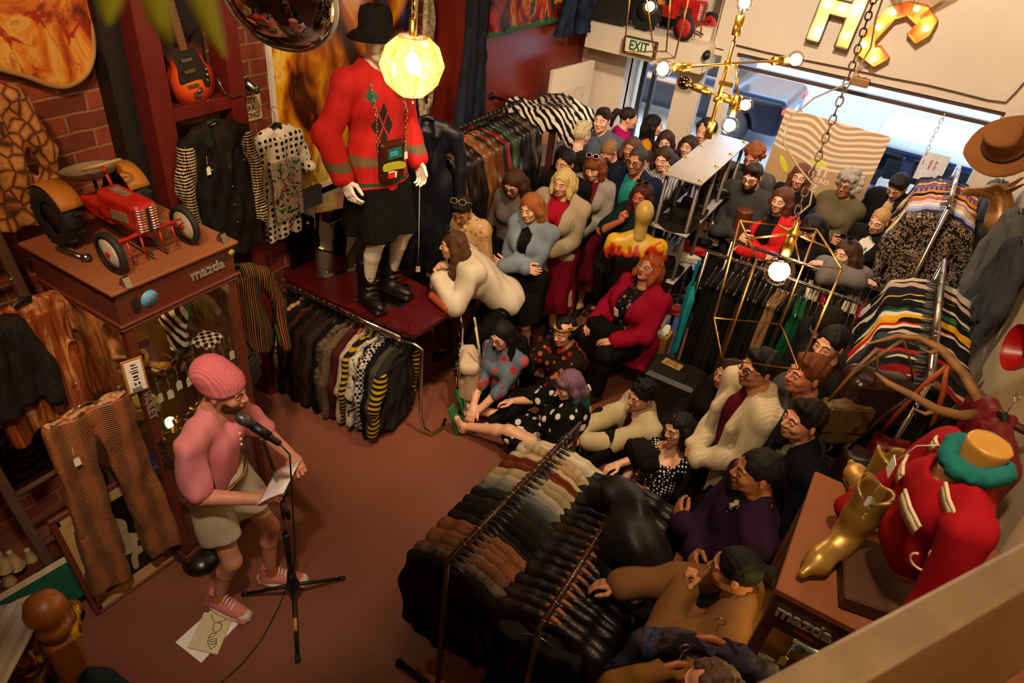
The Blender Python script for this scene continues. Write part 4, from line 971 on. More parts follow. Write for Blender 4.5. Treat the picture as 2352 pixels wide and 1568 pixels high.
# ---- pedal tractor on the cabinet
def tractor(name, label, loc, rz, sc, wheel_c, body_c, dusty):
    t = thing(name, label, 'toy tractor', loc, rz); t.scale = (sc,) * 3
    RD = plain(body_c, .38, name='tractor_paint', var=.3, bump=.1); GR = plain(dusty, .7, name='dusty_metal', var=.25); 
    S = SDF(); S.box((0, -.12, .225), (.062, .155, .075), .03, k=.01).box((0, -.33, .16), (.05, .12, .045), .015, k=.03).cone((0, -.02, .15), (0, -.1, .15), .04, .045, k=.02); solid('body', S, RD, t, .006)
    B = MB()
    for q in (-1, 1):
        for k in range(9): B.tube([(q * .010, .0365, .165 + k * .0135), (q * .045, .032, .165 + k * .0135), (q * .063, .01, .165 + k * .0135)], .0045, 6)
    on(t, B, 'grille', [metal('#cfc8ba', .3, 'grille_metal')]); B = MB(); B.box((0, .037, .215), (.012, .012, .13), None, .003); on(t, B, 'grille_bar', [STEEL])
    for q in (-1, 1): B = MB(); B.box((q * .064, -.1, .21), (.006, .13, .05), rotm(.12, 0, 0), .002); on(t, B, 'side_plate', [GR])
    B = MB(); B.box((0, -.16, .302), (.045, .13, .006), None, .002); B.lathe([(.012, 0), (.012, .012)], (0, -.12, .303), n=10); on(t, B, 'hood_plate', [GR])
    B = MB(); B.lathe([(.001, -.012), (.06, -.010), (.105, .010), (.125, .040), (.128, .043), (.120, .038), (.10, .016), (.055, .0), (.001, -.002)], (0, -.375, .315), rotm(.12, 0, 0), 30, sc=(1.05, .85)); on(t, B, 'seat', [GR])
    B = MB(); B.tube([(0, -.36, .30), (0, -.34, .14)], .009); on(t, B, 'seat_post', [IRON])
    B = MB(); B.tube([(0, -.20, .28), (0, -.255, .40)], .008); on(t, B, 'steering_column', [RD])
    R = rotm(.42, 0, 0); B = MB(); ring = [V3((0, -.258, .405)) + R @ V3((.085 * math.cos(a), .085 * math.sin(a), 0)) for a in np.linspace(0, 2 * PI, 24)[:-1]]; B.tube(ring, .008, 8, True)
    for a in (.5, 2.6, 4.7): B.tube([V3((0, -.258, .39)), V3((0, -.258, .405)) + R @ V3((.08 * math.cos(a), .08 * math.sin(a), 0))], .006)
    on(t, B, 'steering_wheel', [plain('#b99a64', .5, name='old_plastic')])
    B = MB()
    for q in (-1, 1):
        B.tube([(q * .17, 0, .10), (q * .13, 0, .135), (q * .05, 0, .15), (0, 0, .15)], .010); B.tube([(q * .05, .01, .14), (q * .05, .03, .03), (q * .12, .03, .03), (q * .12, .01, .14)], .005)
    B.box((0, .02, .155), (.34, .014, .006)); B.tube([(-.17, 0, .10), (-.195, 0, .10)], .008); B.tube([(.17, 0, .10), (.195, 0, .10)], .008); on(t, B, 'front_axle', [RD])
    for q in (-1, 1): B = MB(); B.tube([(q * .035, -.42, .12), (q * .035, .06, .05)], .005); on(t, B, 'pedal_rod', [IRON])
    for q in (-1, 1):
        w = thing('front_wheel', None, None, (q * .20, 0, .105)); w.parent = t
        B = MB(); B.lathe([(.082, -.016), (.1, -.014), (.105, 0), (.1, .014), (.082, .016)], R=rotm(0, PI / 2, 0), n=32, cap=False); on(w, B, 'tyre', [RUBBER])
        B = MB(); B.lathe([(.001, -.012), (.03, -.010), (.082, -.006), (.082, .006), (.03, .010), (.001, .012)], R=rotm(0, PI / 2, 0), n=32); on(w, B, 'disc', [plain(wheel_c, .6, name='wheel_paint', var=.2)])
        B = MB(); B.lathe([(.012, -.02), (.012, .02)], R=rotm(0, PI / 2, 0), n=12); on(w, B, 'hub', [RD])
    for q in (-1, 1):
        w = thing('rear_wheel', None, None, (q * .185, -.42, .15)); w.parent = t
        B = MB(); B.lathe([(.08, -.035), (.135, -.045), (.15, -.03), (.15, .03), (.135, .045), (.08, .035)], R=rotm(0, PI / 2, 0), n=32, cap=False)
        for k in range(20): a = 2 * PI * k / 20; B.box((.02 * (-1) ** k, .15 * math.cos(a), .15 * math.sin(a)), (.04, .02, .016), rotm(a, 0, 0))
        on(w, B, 'tyre', [RUBBER]); B = MB(); B.lathe([(.001, -.01), (.08, -.025), (.085, 0), (.08, .025), (.001, .01)], R=rotm(0, PI / 2, 0), n=24); on(w, B, 'disc', [plain('#2a1f18', .6)])
        B = MB(); B.sheet(lambda u, v: (q * (.12 + .11 * v), -.42 + .165 * math.cos(.5 + 1.9 * u), .15 + .165 * math.sin(.5 + 1.9 * u)), 10, 2, .004); on(t, B, 'mudguard', [plain('#a8681c', .6, name='rusty_yellow')])
    B = MB(); B.tube([(-.19, -.42, .15), (.19, -.42, .15)], .012); on(t, B, 'rear_axle', [IRON])
    return t
tractor('pedal_tractor', 'dusty red pedal tractor with a metal seat on the glazed cabinet', (-2.80, 1.64, 1.976), -PI / 2, .95, '#b8ac9a', '#b3221a', '#7a6a56')
for k, (x, y) in enumerate(((-2.70, 1.36), (-2.73, 1.90))):
    inside('wheel_chock', ['small metal chock under the near front wheel of the tractor', 'small metal chock under the far front wheel of the tractor'][k], 'chock', (x + .03, y + .05, 1.976), lambda B: B.prism([(-.03, 0), (.03, 0), (.012, .045), (-.004, .045)], .03, (0, .015, 0), rotm(PI / 2, 0, 0)), [STEEL])
inside('loose_pipe', 'short grey metal pipe lying beside the rear tractor wheel', 'pipe', (-3.05, 1.40, 1.99), lambda B: (B.tube([(-.1, 0, 0), (.06, .02, 0)], .013), B.tube([(.06, .02, 0), (.09, .03, .012)], .018)), [STEEL])
# ---- painted hide on the bricks
hid = thing('painted_hide', 'irregular hide painted with yellow and red flame veins hanging on bricks', 'painting', (-3.70, 1.75, 2.9))
def flame_mat():
    m = NT('painted_leather'); v = m.coord(); n = m.noise(v, 3.2, 5, .6, 1.4); c = m.ramp(n, [(.30, lin('#2c120a')), (.40, lin('#8a2008')), (.50, lin('#d2741a')), (.60, lin('#e0b050')), (.72, lin('#a83010'))])
    w = m.vor(m.coord((1, 1.2, .8)), 7, 'DISTANCE_TO_EDGE'); w = m.math('ADD', w, m.math('MULTIPLY', m.noise(v, 9, 5, .65), .34)); c = m.mix(m.ramp(w, [(.15, (1, 1, 1)), (.19, (0, 0, 0))]), c, lin('#a01808')); m.bump(n, .3, .01); return m.done(c, .4)
outl = [(-.35, .35), (-.35, -.13), (-.19, -.22), (-.02, -.30), (.08, -.36), (.17, -.38), (.27, -.34), (.33, -.25), (.36, -.12), (.40, .02), (.40, .18), (.37, .35)]
def smooth_poly(P, n=5):
    P = np.array(P, float); m = len(P); out = []
    for i in range(m):
        a, b, c, d = P[i - 1], P[i], P[(i + 1) % m], P[(i + 2) % m]
        for k in range(n):
            t = k / n; out.append(.5 * (2 * b + (c - a) * t + (2 * a - 5 * b + 4 * c - d) * t * t + (3 * b - a - 3 * c + d) * t ** 3))
    return [tuple(p) for p in out]
sp_ = smooth_poly(outl); RX = np.stack([(0, 1, 0), (0, 0, 1), (1, 0, 0)], 1).astype(float)
B = MB(); B.prism(sp_, .025, R=RX); on(hid, B, 'painted_face', [flame_mat()])
B = MB(); B.tube([(.014, x * 1.01, y * 1.01) for x, y in sp_], .016, 8, True); on(hid, B, 'rolled_edge', [plain('#a8824c', .7, name='raw_hide')])
# ---- electric guitar
gt = thing('electric_guitar', 'sunburst electric guitar leaning on the red timber shelf', 'guitar', (-3.585, 2.55, 2.35), 0, rot=(.07, -.10, 0))
body = smooth_poly([(-.13, .05), (-.10, .0), (0, -.015), (.10, .005), (.145, .07), (.14, .15), (.105, .20), (.12, .27), (.135, .34), (.10, .345), (.05, .30), (.035, .29), (-.035, .29), (-.06, .30), (-.10, .36), (-.14, .37), (-.135, .29), (-.105, .20), (-.14, .13)])
def sunburst():
    m = NT('sunburst_lacquer'); tc = m.new('TexCoord'); sp = m.new('VectorMath', operation='DISTANCE'); m.lk(tc.outputs['Object'], sp.inputs[0]); sp.inputs[1].default_value = (0, .0, .13)
    c = m.ramp(sp.outputs['Value'], [(.05, lin('#d8701c')), (.11, lin('#b83a12')), (.15, lin('#5a1208')), (.19, lin('#120a08'))]); return m.done(c, .18)
B = MB(); B.prism(body, .038, R=RX); on(gt, B, 'body', [sunburst()])
B = MB(); B.prism(smooth_poly([(-.085, .11), (-.04, .105), (.055, .105), (.07, .06), (.10, .05), (.115, .09), (.11, .15), (.085, .22), (.06, .28), (-.06, .28), (-.095, .29), (-.075, .2)], 3), .003, (.038, 0, 0), RX); on(gt, B, 'pickguard', [BLACK])
for z in (.165, .225): B = MB(); B.box((.048, -.01, z), (.016, .075, .024), None, .003); on(gt, B, 'pickup', [STEEL])
B = MB(); B.box((.047, -.01, .085), (.012, .07, .012)); B.box((.05, 0, .03), (.012, .045, .03), None, .003); B.tube([(.05, .0, .04), (.056, .035, .062)], .008); on(gt, B, 'bridge', [STEEL])
B = MB(); B.box((.035, 0, .62), (.022, .046, .70), None, .004); on(gt, B, 'neck', [wood('#5a3318', '#7a4a22', 1, 'Z')])
B = MB()
for k in range(16): B.box((.047, 0, .30 + .026 * k), (.003, .045, .003))
on(gt, B, 'frets', [STEEL])
for z, y in ((.09, .092), (.12, .10), (.15, .10)): B = MB(); B.lathe([(.009, 0), (.008, .012), (.001, .013)], (.04, y, z), rotm(0, PI / 2, 0), 12); on(gt, B, 'knob', [CHROME])
inside('guitar_cable', 'thin grey cable looping from the guitar past the red post', 'cable', (0, 0, 0), lambda B: B.tube([(-3.52, 2.68, 2.46), (-3.50, 2.70, 2.38), (-3.485, 2.74, 2.35), (-3.48, 2.80, 2.36), (-3.47, 2.83, 2.33)], .004, 6), [STEEL])
# ---- convex mirror
mr = thing('convex_mirror', 'large round convex shop mirror with grey rim above the guitar bay', 'mirror'); mp = at_d(640, -4, 3.45); mr.location = mp.tolist()
Rm = frame_z((.42, -.80, -.30)); mr.rotation_euler = Matrix(Rm.tolist()).to_euler()
B = MB(); B.lathe([(.245 * math.sin(a), .245 * .40 * math.cos(a) - .02) for a in np.linspace(PI / 2 * .98, .001, 12)], n=40); on(mr, B, 'mirror_dome', [metal('#c8c8c6', .02, 'mirror')])
B = MB(); B.tube([(.247 * math.cos(a), .247 * math.sin(a), -.015) for a in np.linspace(0, 2 * PI, 41)[:-1]], .012, 8, True); on(mr, B, 'rim', [plain('#7d7b78', .4)])
B = MB(); B.lathe([(.24, -.03), (.1, -.06), (.001, -.06)], n=24); on(mr, B, 'back_shell', [BLACK]); B = MB(); B.tube([(0, 0, -.05), (-.18, .25, -.3)], .012); B.box((-.18, .25, -.3), (.04, .06, .04)); on(mr, B, 'bracket', [STEEL])
# ---- security sign and camera
o = inside('warning_sign', 'small cream sign about a security camera beside the red post', 'sign', (-3.735, 3.01, 2.155), lambda B: B.box((0, 0, 0), (.008, .29, .165), None, .002), [plain('#d8bc8a', .6)])
for k, t in enumerate(('SECURITY', 'CAMERA', 'OPERATING!')): text_mesh('lettering', t, .052, .001, INK, o, (.0045, .005, .048 - k * .049), RF, bold=.001, sx=.82)
cm = thing('security_camera', 'small grey dome camera fixed on the bricks above the sign', 'camera', at_x(562, 188, -3.66).tolist()); 
B = MB(); B.lathe([(.035, 0), (.04, .03), (.03, .07), (.02, .09)], R=frame_z((.8, .3, -.5)), n=18); on(cm, B, 'housing', [STEEL]); B = MB(); B.ball(V3((.8, .3, -.5)) * .085, .022); on(cm, B, 'lens', [BLACK]); B = MB(); B.box((-.05, -.01, .02), (.09, .02, .02)); on(cm, B, 'bracket', [STEEL])
# ---- big poster in a white frame
po = thing('poster', 'huge glossy black and amber poster in a white frame behind the mannequin', 'poster', (-3.73, 4.02, 2.45))
def poster_mat():
    m = NT('poster_print'); v = m.coord((1, 1.1, .55), (.5, 0, 0)); n = m.noise(v, 1.3, 4, .5, 1.8); c = m.ramp(n, [(.36, lin('#150a06')), (.46, lin('#4a1c08')), (.53, lin('#b8660e')), (.59, lin('#f0b020')), (.63, lin('#f6d060')), (.70, lin('#8a3c0a')), (.82, lin('#1c0c06'))]); return m.done(c, .16)
B = MB(); B.box((0, 0, 0), (.02, 1.50, 1.98)); on(po, B, 'print', [poster_mat()])
B = MB()
for y in (-.765, .765): B.box((.005, y, 0), (.03, .03, 2.04))
for z in (-1.005, 1.005): B.box((.005, 0, z), (.03, 1.56, .035))
on(po, B, 'frame', [plain('#e6dfd0', .4, name='white_frame')])
# ---- garments on the left
WY = PI / 2; WL = -PI / 2       # garment width along the wall, front to the room
o = hang('coat', cloth('#a86a34', 'snake', '#4a2812', 1.0, .5, 'snakeskin', '#c08a4c'), (-3.50, 1.36, 2.78), WL, 'orange brown snakeskin print coat hanging high on the bricks', 'coat', v=3, L=.60, hanger='black')
hang('knit', cloth('#8a4218', 'brindle', '#2c0f06', 1.0, .75, 'brindled_hide', '#b98a5c'), (-3.12, 1.17, 1.93), WL + .1, 'brown brindled long sleeved top hanging from the wooden ladder', 'top', name='long_sleeved_top', v=4, L=.58, w=.215)
hang('pants', cloth('#84431c', 'lizard', '#b88a5c', 1.0, .45, 'lizard_leather', '#4a200c'), (-2.76, 1.13, 1.54), WL - .12, 'brown ribbed lizard leather trousers clipped to a hanger', 'trousers', v=5, L=1.12, hanger='wire', tagd=True)
hang('coat', cloth('#161210', 'fur', '#2a2320', 1.0, .9, 'black_fur'), (-3.05, .86, 1.98), WL, 'shaggy black fur jacket with a white tuft at the picture edge', 'jacket', name='fur_jacket', v=6, L=.42)
hang('jacket', cloth('#15120f', 'denim', '#221d19', 1, .8, 'black_denim'), (-3.46, 2.56, 2.36), WL, 'black denim jacket with patterned knitted sleeves hung under the guitar', 'jacket', v=7, L=.78, w=.20, sleeves=cloth('#15110e', 'knit', '#cbb48c'), tagd=True)
dj = bpy.data.objects['jacket']
for x, z in ((-.02, -.38), (-.02, -.50), (-.02, -.62), (-.02, -.74), (.10, -.36), (-.13, -.36)): B = MB(); B.ball((x, .068, z), .008, 8, 6); on(dj, B, 'button', [STEEL])
B = MB(); B.box((.0, .0, -.128), (.06, .004, .022), rotm(-.9, 0, 0)); on(dj, B, 'collar_label', [plain('#c8a060', .6)], label='small tan label inside the collar')
hang('tee', cloth('#ded2bc', 'dots', '#1d1712', 1.6), (-3.62, 3.16, 2.16), WL, 'white dotted dress with a green painted front panel by the poster', 'dress', name='dress', v=8, L=.72, w=.17)
o = bpy.data.objects[[x.name for x in bpy.data.objects if x.name.startswith('dress')][-1]]
B = MB(); B.box((0, .066, -.55), (.26, .012, .44), None, .005); on(o, B, 'printed_panel', [cloth('#1f4a24', 'marble', '#cfc6b4', 1.4, c3='#7a1418')], label='green and white swirled front panel')
hang('shirt', cloth('#3a100b', 'pin', '#a06a2a', 1.0, c3='#2f6a34'), (-3.0, 2.20, 1.72), WL - .25, 'dark red shirt with thin bright stripes beside the glazed cabinet', 'shirt', v=9, L=.56, w=.17)
bg = thing('shoulder_bag', 'small black leather bag hanging by its strap over the striped shirt', 'bag', at_x(575, 855, -2.86).tolist(), .3)
B = MB(); B.box((0, 0, 0), (.05, .17, .20), rotm(.25, 0, 0), .02); on(bg, B, 'pouch', [leather('#1c1a1a', .35)]); B = MB(); B.box((.03, .0, .05), (.012, .165, .1), rotm(.25, 0, 0), .005); on(bg, B, 'flap', [leather('#26221f', .35)])
B = MB(); B.tube([(0, -.09, .09), (-.03, -.12, .35), (-.05, -.14, .56)], .007); B.tube([(0, .06, .12), (-.03, -.06, .38), (-.05, -.14, .56)], .007); on(bg, B, 'strap', [leather('#17130f')]); B = MB(); B.box((.03, -.11, .14), (.012, .02, .04)); on(bg, B, 'buckle', [CHROME])
hang('coat', leather('#2a140c'), (-3.42, 2.10, 1.86), WL, 'dark brown leather coat hanging behind the cabinet by the red post', 'coat', v=10, L=.5, w=.15)
# ladder
ld = thing('ladder', 'old wooden ladder leaning on the bricks behind hanging clothes', 'ladder', (-2.98, 1.06, 0), rot=(0, -.235, 0))
LW = wood('#3a2414', '#6a4526', 1, 'Z', .8)
for y in (-.23, .23): B = MB(); B.box((0, y, 1.22), (.035, .05, 2.44), None, .006); on(ld, B, 'rail', [LW])
for k in range(8): B = MB(); B.tube([(0, -.23, .2 + .3 * k), (0, .23, .2 + .3 * k)], .016); on(ld, B, 'rung', [LW])
# ---- floor clutter by the wall
fp = thing('framed_photograph', 'framed black and white photograph leaning behind the lizard trousers', 'picture', (-2.82, 1.13, 0), rot=(0, -.20, -.06))
B = MB(); B.box((-.012, 0, .34), (.02, .50, .68)); on(fp, B, 'print', [plain('#17110d', .3)])
B = MB()
for y in (-.25, .25): B.box((0, y, .34), (.03, .03, .70), None, .004)
for z in (0.0, .69): B.box((0, 0, z), (.03, .53, .03), None, .004)
on(fp, B, 'frame', [wood('#5a2414', '#7a3820', 1, 'Z')])
B = MB(); 
for c, d in (((.001, 0, .05), (.006, .44, .07)), ((.001, 0, .64), (.006, .44, .07)), ((.001, -.2, .34), (.006, .07, .58)), ((.001, .2, .34), (.006, .07, .58))): B.box(c, d)
on(fp, B, 'mount', [plain('#b08a50', .8)])
B = MB(); B.prism(smooth_poly([(-.09, .42), (.0, .5), (.06, .44), (.05, .36), (.12, .30), (.02, .27), (-.02, .35), (-.08, .34)], 3), .003, (.0, 0, 0), RX); B.prism([(-.03, .36), (.08, .33), (.06, .22), (-.05, .25)], .003, (.002, 0, 0), RX); B.prism(smooth_poly([(.02, .22), (.13, .24), (.17, .21), (.16, .19), (.05, .19), (.03, .12), (.0, .12)], 3), .003, (.0, 0, 0), RX); on(fp, B, 'pictured_figure', [plain('#a08a66', .6)])
inside('bell_base', 'black domed metal base on the floor by the leaning picture', 'base', (-2.66, 1.42, 0), lambda B: B.lathe([(.10, 0), (.105, .02), (.09, .05), (.05, .075), (.001, .08)], n=28), [plain('#14110f', .3)])
sg = thing('tin_sign', 'green and white tin oil sign propped low by the wall', 'sign', at_z(60, 1400, .22).tolist(), rot=(0, -.3, -.12)); 
B = MB(); B.box((0, 0, .02), (.012, .62, .26)); on(sg, B, 'panel', [plain('#12503c', .45)]); B = MB(); B.box((.001, 0, .145), (.014, .62, .03)); on(sg, B, 'white_band', [plain('#c8b48c', .5)])
B = MB(); B.prism([(.17 * math.cos(a), .06 * math.sin(a)) for a in np.linspace(0, 2 * PI, 29)[:-1]], .004, (.006, -.08, .03), RX); on(sg, B, 'oval', [plain('#d0b482', .5)]); text_mesh('lettering', 'Atlantic', .085, .001, plain('#8a1a14', .5), sg, (.0115, -.08, .03), RF, bold=.002, sx=.9)
for k, (px, py) in enumerate(((30, 1285), (70, 1280), (20, 1330), (85, 1300), (5, 1290), (2, 1345))):
    p = at_x(px, py, -3.10 - .05 * (k % 2))
    inside('oil_pourer', 'dented cream metal oil pourer spout standing behind the green sign', 'pourer', (p[0], p[1], p[2] - .06), lambda B: (B.lathe([(.036, 0), (.040, .012), (.036, .02), (.014, .125), (.014, .13)], n=18), B.lathe([(.042, 0), (.042, .008)], n=18)), [plain('#b89a6c', .55, .2, 'old_tin', .35)], 'oil pourers')
B = MB(); B.box((0, 0, 0), (.12, .8, .04)); B.build('pourer_shelf', [DKWOOD], None, (-3.12, .68, at_x(30, 1310, -3.1)[2] - .08), (0, 0, 0), 'dark low shelf carrying the cream oil pourers', 'shelf')
B = MB(); B.box((-.15, -.35, -.2), (.03, .03, .5)); 
ts = thing('tyre_sign', 'dark round tyre advertising sign on the bricks behind the trousers', 'sign', (-3.70, 1.05, .86), rot=(0, -.02, 0))
B = MB(); B.box((0, .05, -.02), (.012, .62, .95)); on(ts, B, 'panel', [plain('#0f0c0a', .5)]); B = MB(); B.tube([(.01, .0 + .2 * math.cos(a), .25 + .2 * math.sin(a)) for a in np.linspace(0, 2 * PI, 33)[:-1]], .018, 6, True); on(ts, B, 'ring', [plain('#4a2a1a', .6)]); 
B = MB(); B.tube([(.01, .0 + .1 * math.cos(a), .25 + .1 * math.sin(a)) for a in np.linspace(0, 2 * PI, 25)[:-1]], .02, 6, True); on(ts, B, 'tyre_drawing', [plain('#6a5040', .6)])
for t, z, s in (('Goodrich', -.06, .10), ('Safety', -.14, .06), ('Silvertowns', -.22, .09), ('HEAT CONTROL', -.32, .05), ('BLOWOUT', -.38, .05), ('Golden Ply', -.45, .07)): text_mesh('lettering', t, s, .001, plain('#8a6440', .6), ts, (.008, .02, z), RF)
bo = thing('cowboy_boot', 'pale scuffed leather boot tipped over by the tin sign', 'boot', at_z(125, 1390, .12).tolist(), rot=(.3, 1.2, .6)); put('boot', shoe_mesh('boot', leather('#8a5a2c')), bo)
# newel post with draped scarf near the camera
nw = thing('newel_post', 'varnished square newel post topped by a round wooden ball', 'post', (-1.86, .44, 0), -.25); NWD = wood('#8a4c1a', '#b06a2a', 1, 'Z', .3)
B = MB(); B.box((0, 0, .66), (.10, .10, 1.32), None, .012); on(nw, B, 'shaft', [NWD]); B = MB(); B.lathe([(.045, 1.32), (.035, 1.335), (.05, 1.35), (.058, 1.372), (.05, 1.392), (.034, 1.40), (.045, 1.415), (.062, 1.445), (.066, 1.475), (.055, 1.51), (.03, 1.53), (.001, 1.535)], n=28); on(nw, B, 'ball_finial', [NWD])
S = SDF(); S.chain([(-.02, .02, 1.30), (-.08, -.06, 1.26), (-.13, -.12, 1.05), (-.12, -.14, .8)], [.06, .07, .06, .05], k=.03).chain([(-.05, .05, 1.30), (-.14, .05, 1.22), (-.22, .0, 1.0)], [.05, .06, .05], k=.03)
solid('scarf', S, cloth('#c99a1c', 'marble', '#3a1c10', .9, c3='#8a4a24'), None, .01, wob(.012, 60, 2), (-1.86, .44, 0), label='yellow and brown silk scarf draped over the newel post', cat='scarf')
S = SDF(); S.chain([(-.28, .0, 1.08), (-.36, .02, .8), (-.3, .0, .5)], [.10, .13, .12], k=.05); solid('red_shirt', S, cloth('#8a1414', 'marble', '#1c0a0a', .5), None, .014, wob(.012, 40, 4), (-1.80, .36, .10), label='red and black garment bunched left of the newel post', cat='garment')
S = SDF(); S.chain([(.10, .03, 1.06), (.19, .04, .95), (.24, .03, .7), (.22, .0, .4)], [.07, .09, .10, .1], k=.05); solid('jeans', S, cloth('#1f3038', 'denim', '#2c424a'), None, .012, wob(.012, 50, 6), (-1.86, .42, 0), label='dark blue jeans hanging right of the newel post', cat='jeans')
B = MB(); B.sheet(lambda u, v: (-.02 + .34 * v, u * .3, .06 * math.sin(2 * u) - .22 * u * u), 8, 8, .02); B.build('white_towel', [cloth('#c9c6c0', 'hoop', '#b0aca4', 6)], None, (-1.72, .20, 1.42), (0, 0, 2.2), 'pale ribbed cloth at the lower corner below the scarf', 'cloth')
# ------------------------------------------------------------------ table with the clothes rail, mannequin, leather rack
TW = plain('#4a0f12', .22, name='oxblood_laminate')
tb = thing('table', 'dark red laminate table on bent chrome legs with a clothes rail', 'table', (-3.0, 3.42, 0))
B = MB(); B.prism(smooth_poly([(-.68, -.27), (.50, -.27), (.58, -.25), (.60, -.18), (.62, .22), (.60, .28), (.5, .30), (-.68, .30)], 4), .03, (0, 0, .84)); on(tb, B, 'table_top', [TW])
for q, y0 in ((-1, -.30), (1, .26)):
    B = MB(); B.tube([(-.64, y0, .80), (.50, y0, .80), (.60, y0 + .03, .80), (.66, y0 + .1 * -q * .4, .77), (.67, y0 - q * .02, .70), (.68, y0 - q * .02, .16), (.72, y0 - q * .02, .06), (.78, y0 - q * .04, .022), (.80, y0 - q * .14, .018), (.76, y0 - q * .24, .018)], .014, 10); on(tb, B, 'chrome_frame', [CHROME])
for x in (-.6,): 
    for y in (-.24, .24): B = MB(); B.tube([(x, y, .0), (x, y, .84)], .016); on(tb, B, 'leg', [CHROME])
B = MB(); B.tube([(-.66, -.335, .855), (.52, -.335, .855)], .014, 12); B.tube([(-.62, -.335, .855), (-.62, -.28, .83)], .008); B.tube([(.5, -.335, .855), (.5, -.28, .83)], .008); on(tb, B, 'rail', [CHROME])
for k, (x, y) in enumerate(((.46, -.22), (.52, -.2), (.53, .1), (.55, .2))): B = MB(); B.lathe([(.008, 0), (.006, .004), (.001, .004)], (x, y, .87), n=10); on(tb, B, 'screw', [CHROME])
inside('mirror_plate', 'square mirror tile under the boots of the mannequin', 'mirror', (-2.92, 3.44, .873), lambda B: B.box((0, 0, .004), (.36, .34, .006), rotm(0, 0, .45)), [metal('#b8b6b0', .04, 'mirror')])
def fmirror(B): B.box((0, 0, 0), (.03, .30, .50))
sm = thing('standing_mirror', 'tilted mirror on a small chrome stand behind the mannequin boots', 'mirror', (-3.34, 3.44, 1.17), rot=(0, .10, -.35)); B = MB(); B.box((0, 0, 0), (.012, .42, .58)); on(sm, B, 'mirror_glass', [metal('#a8a6a2', .03, 'mirror')]); B = MB(); B.tube([(0, -.12, -.30), (0, -.12, -.24)], .012); B.tube([(0, .12, -.30), (0, .12, -.24)], .012); B.box((0, 0, -.29), (.05, .3, .012)); on(sm, B, 'stand', [CHROME])
inside('board', 'tall black framed board standing on the table against the wall', 'board', (-3.69, 3.42, 1.18), lambda B: B.box((0, 0, 0), (.03, .36, .60)), [plain('#0e0a09', .25, name='dark_panel')])
gs = thing('glass_shelf', 'greenish edged glass shelf fixed on the bricks left of the mannequin', 'shelf', (-3.50, 3.58, 1.39)); B = MB(); B.prism([(-.24, -.32), (.22, -.30), (.22, .28), (-.24, .30)], .012); on(gs, B, 'pane', [glass((.55, .68, .62), .22, .03, 'green_glass')]); B = MB(); B.box((-.2, 0, -.02), (.08, .5, .02)); B.box((.0, .18, -.015), (.4, .02, .02)); B.box((0, -.18, -.015), (.4, .02, .02)); on(gs, B, 'bracket', [STEEL])
# mannequin
def mann_mat(): return plain('#e6dfd4', .3, name='white_gloss_mannequin', var=.03)
def sweater():
    m = NT('red_intarsia_knit'); v = m.coord(); sp = m.new('SeparateXYZ'); m.lk(v, sp.inputs[0]); X, Y, Z = sp.outputs
    red = lin('#c4140c')
    def band(z0, z1): return m.math('MULTIPLY', m.math('GREATER_THAN', Z, z0), m.math('LESS_THAN', Z, z1))
    c = m.mix(band(1.085, 1.14), red, lin('#6a5638')); c = m.mix(band(.955, .98), c, lin('#1e4a2c'))
    ax = m.math('ABSOLUTE', m.math('SUBTRACT', X, .05)); az = m.math('ABSOLUTE', m.math('SUBTRACT', Z, 1.345))
    d = m.math('ADD', m.math('DIVIDE', ax, .070), m.math('DIVIDE', az, .150)); dia = m.math('LESS_THAN', d, 1.0)
    g1 = m.math('ABSOLUTE', m.math('SUBTRACT', m.math('DIVIDE', m.math('SUBTRACT', X, .05), .07), m.math('DIVIDE', m.math('SUBTRACT', Z, 1.345), .15))); g2 = m.math('ABSOLUTE', m.math('ADD', m.math('DIVIDE', m.math('SUBTRACT', X, .05), .07), m.math('DIVIDE', m.math('SUBTRACT', Z, 1.345), .15)))
    gap = m.math('MULTIPLY', m.math('GREATER_THAN', g1, .09), m.math('GREATER_THAN', g2, .09)); front = m.math('GREATER_THAN', Y, .02)
    c = m.mix(m.math('MULTIPLY', m.math('MULTIPLY', dia, gap), front), c, (.012, .01, .012))
    f = m.math('ADD', m.math('DIVIDE', m.math('ABSOLUTE', m.math('SUBTRACT', X, -.085)), .05), m.math('DIVIDE', m.math('ABSOLUTE', m.math('SUBTRACT', Z, 1.53)), .05)); ln = m.math('GREATER_THAN', m.wave(v, 26, 0, 0, 'Z'), .72)
    c = m.mix(m.math('MULTIPLY', m.math('MULTIPLY', m.math('LESS_THAN', f, 1.0), ln), front), c, (.03, .008, .01))
    c = m.mix(m.math('MULTIPLY', m.math('LESS_THAN', m.math('ADD', m.math('DIVIDE', m.math('ABSOLUTE', m.math('SUBTRACT', X, .12)), .04), m.math('DIVIDE', m.math('ABSOLUTE', m.math('SUBTRACT', Z, 1.53)), .05)), 1.0), front), c, lin('#0e6a5a'))
    m.bump(m.wave(v, 160, 0, 0, 'Z'), .2, .003); return m.done(c, .8)
MW = mann_mat(); _MC[('s', '#e6dfd4')] = MW
def mextra(I):
    r = I['root']; hc, Rh, hs = I['hc'], I['Rh'], I['hs']
    B = MB(); B.lathe([(.15, -.018), (.185, -.045), (.18, -.05), (.112, .0), (.106, .02), (.104, .07), (.09, .115), (.05, .13), (.001, .125)], n=32, sc=(.92, 1.06))
    v = np.array(B.v); v = (v @ rotm(.12, 0, 0).T + V3((0, -.012, .055))) * hs @ Rh.T + hc; B.v = [tuple(p) for p in v]; on(r, B, 'felt_hat', [cloth('#15110f', None, rough=.9)])
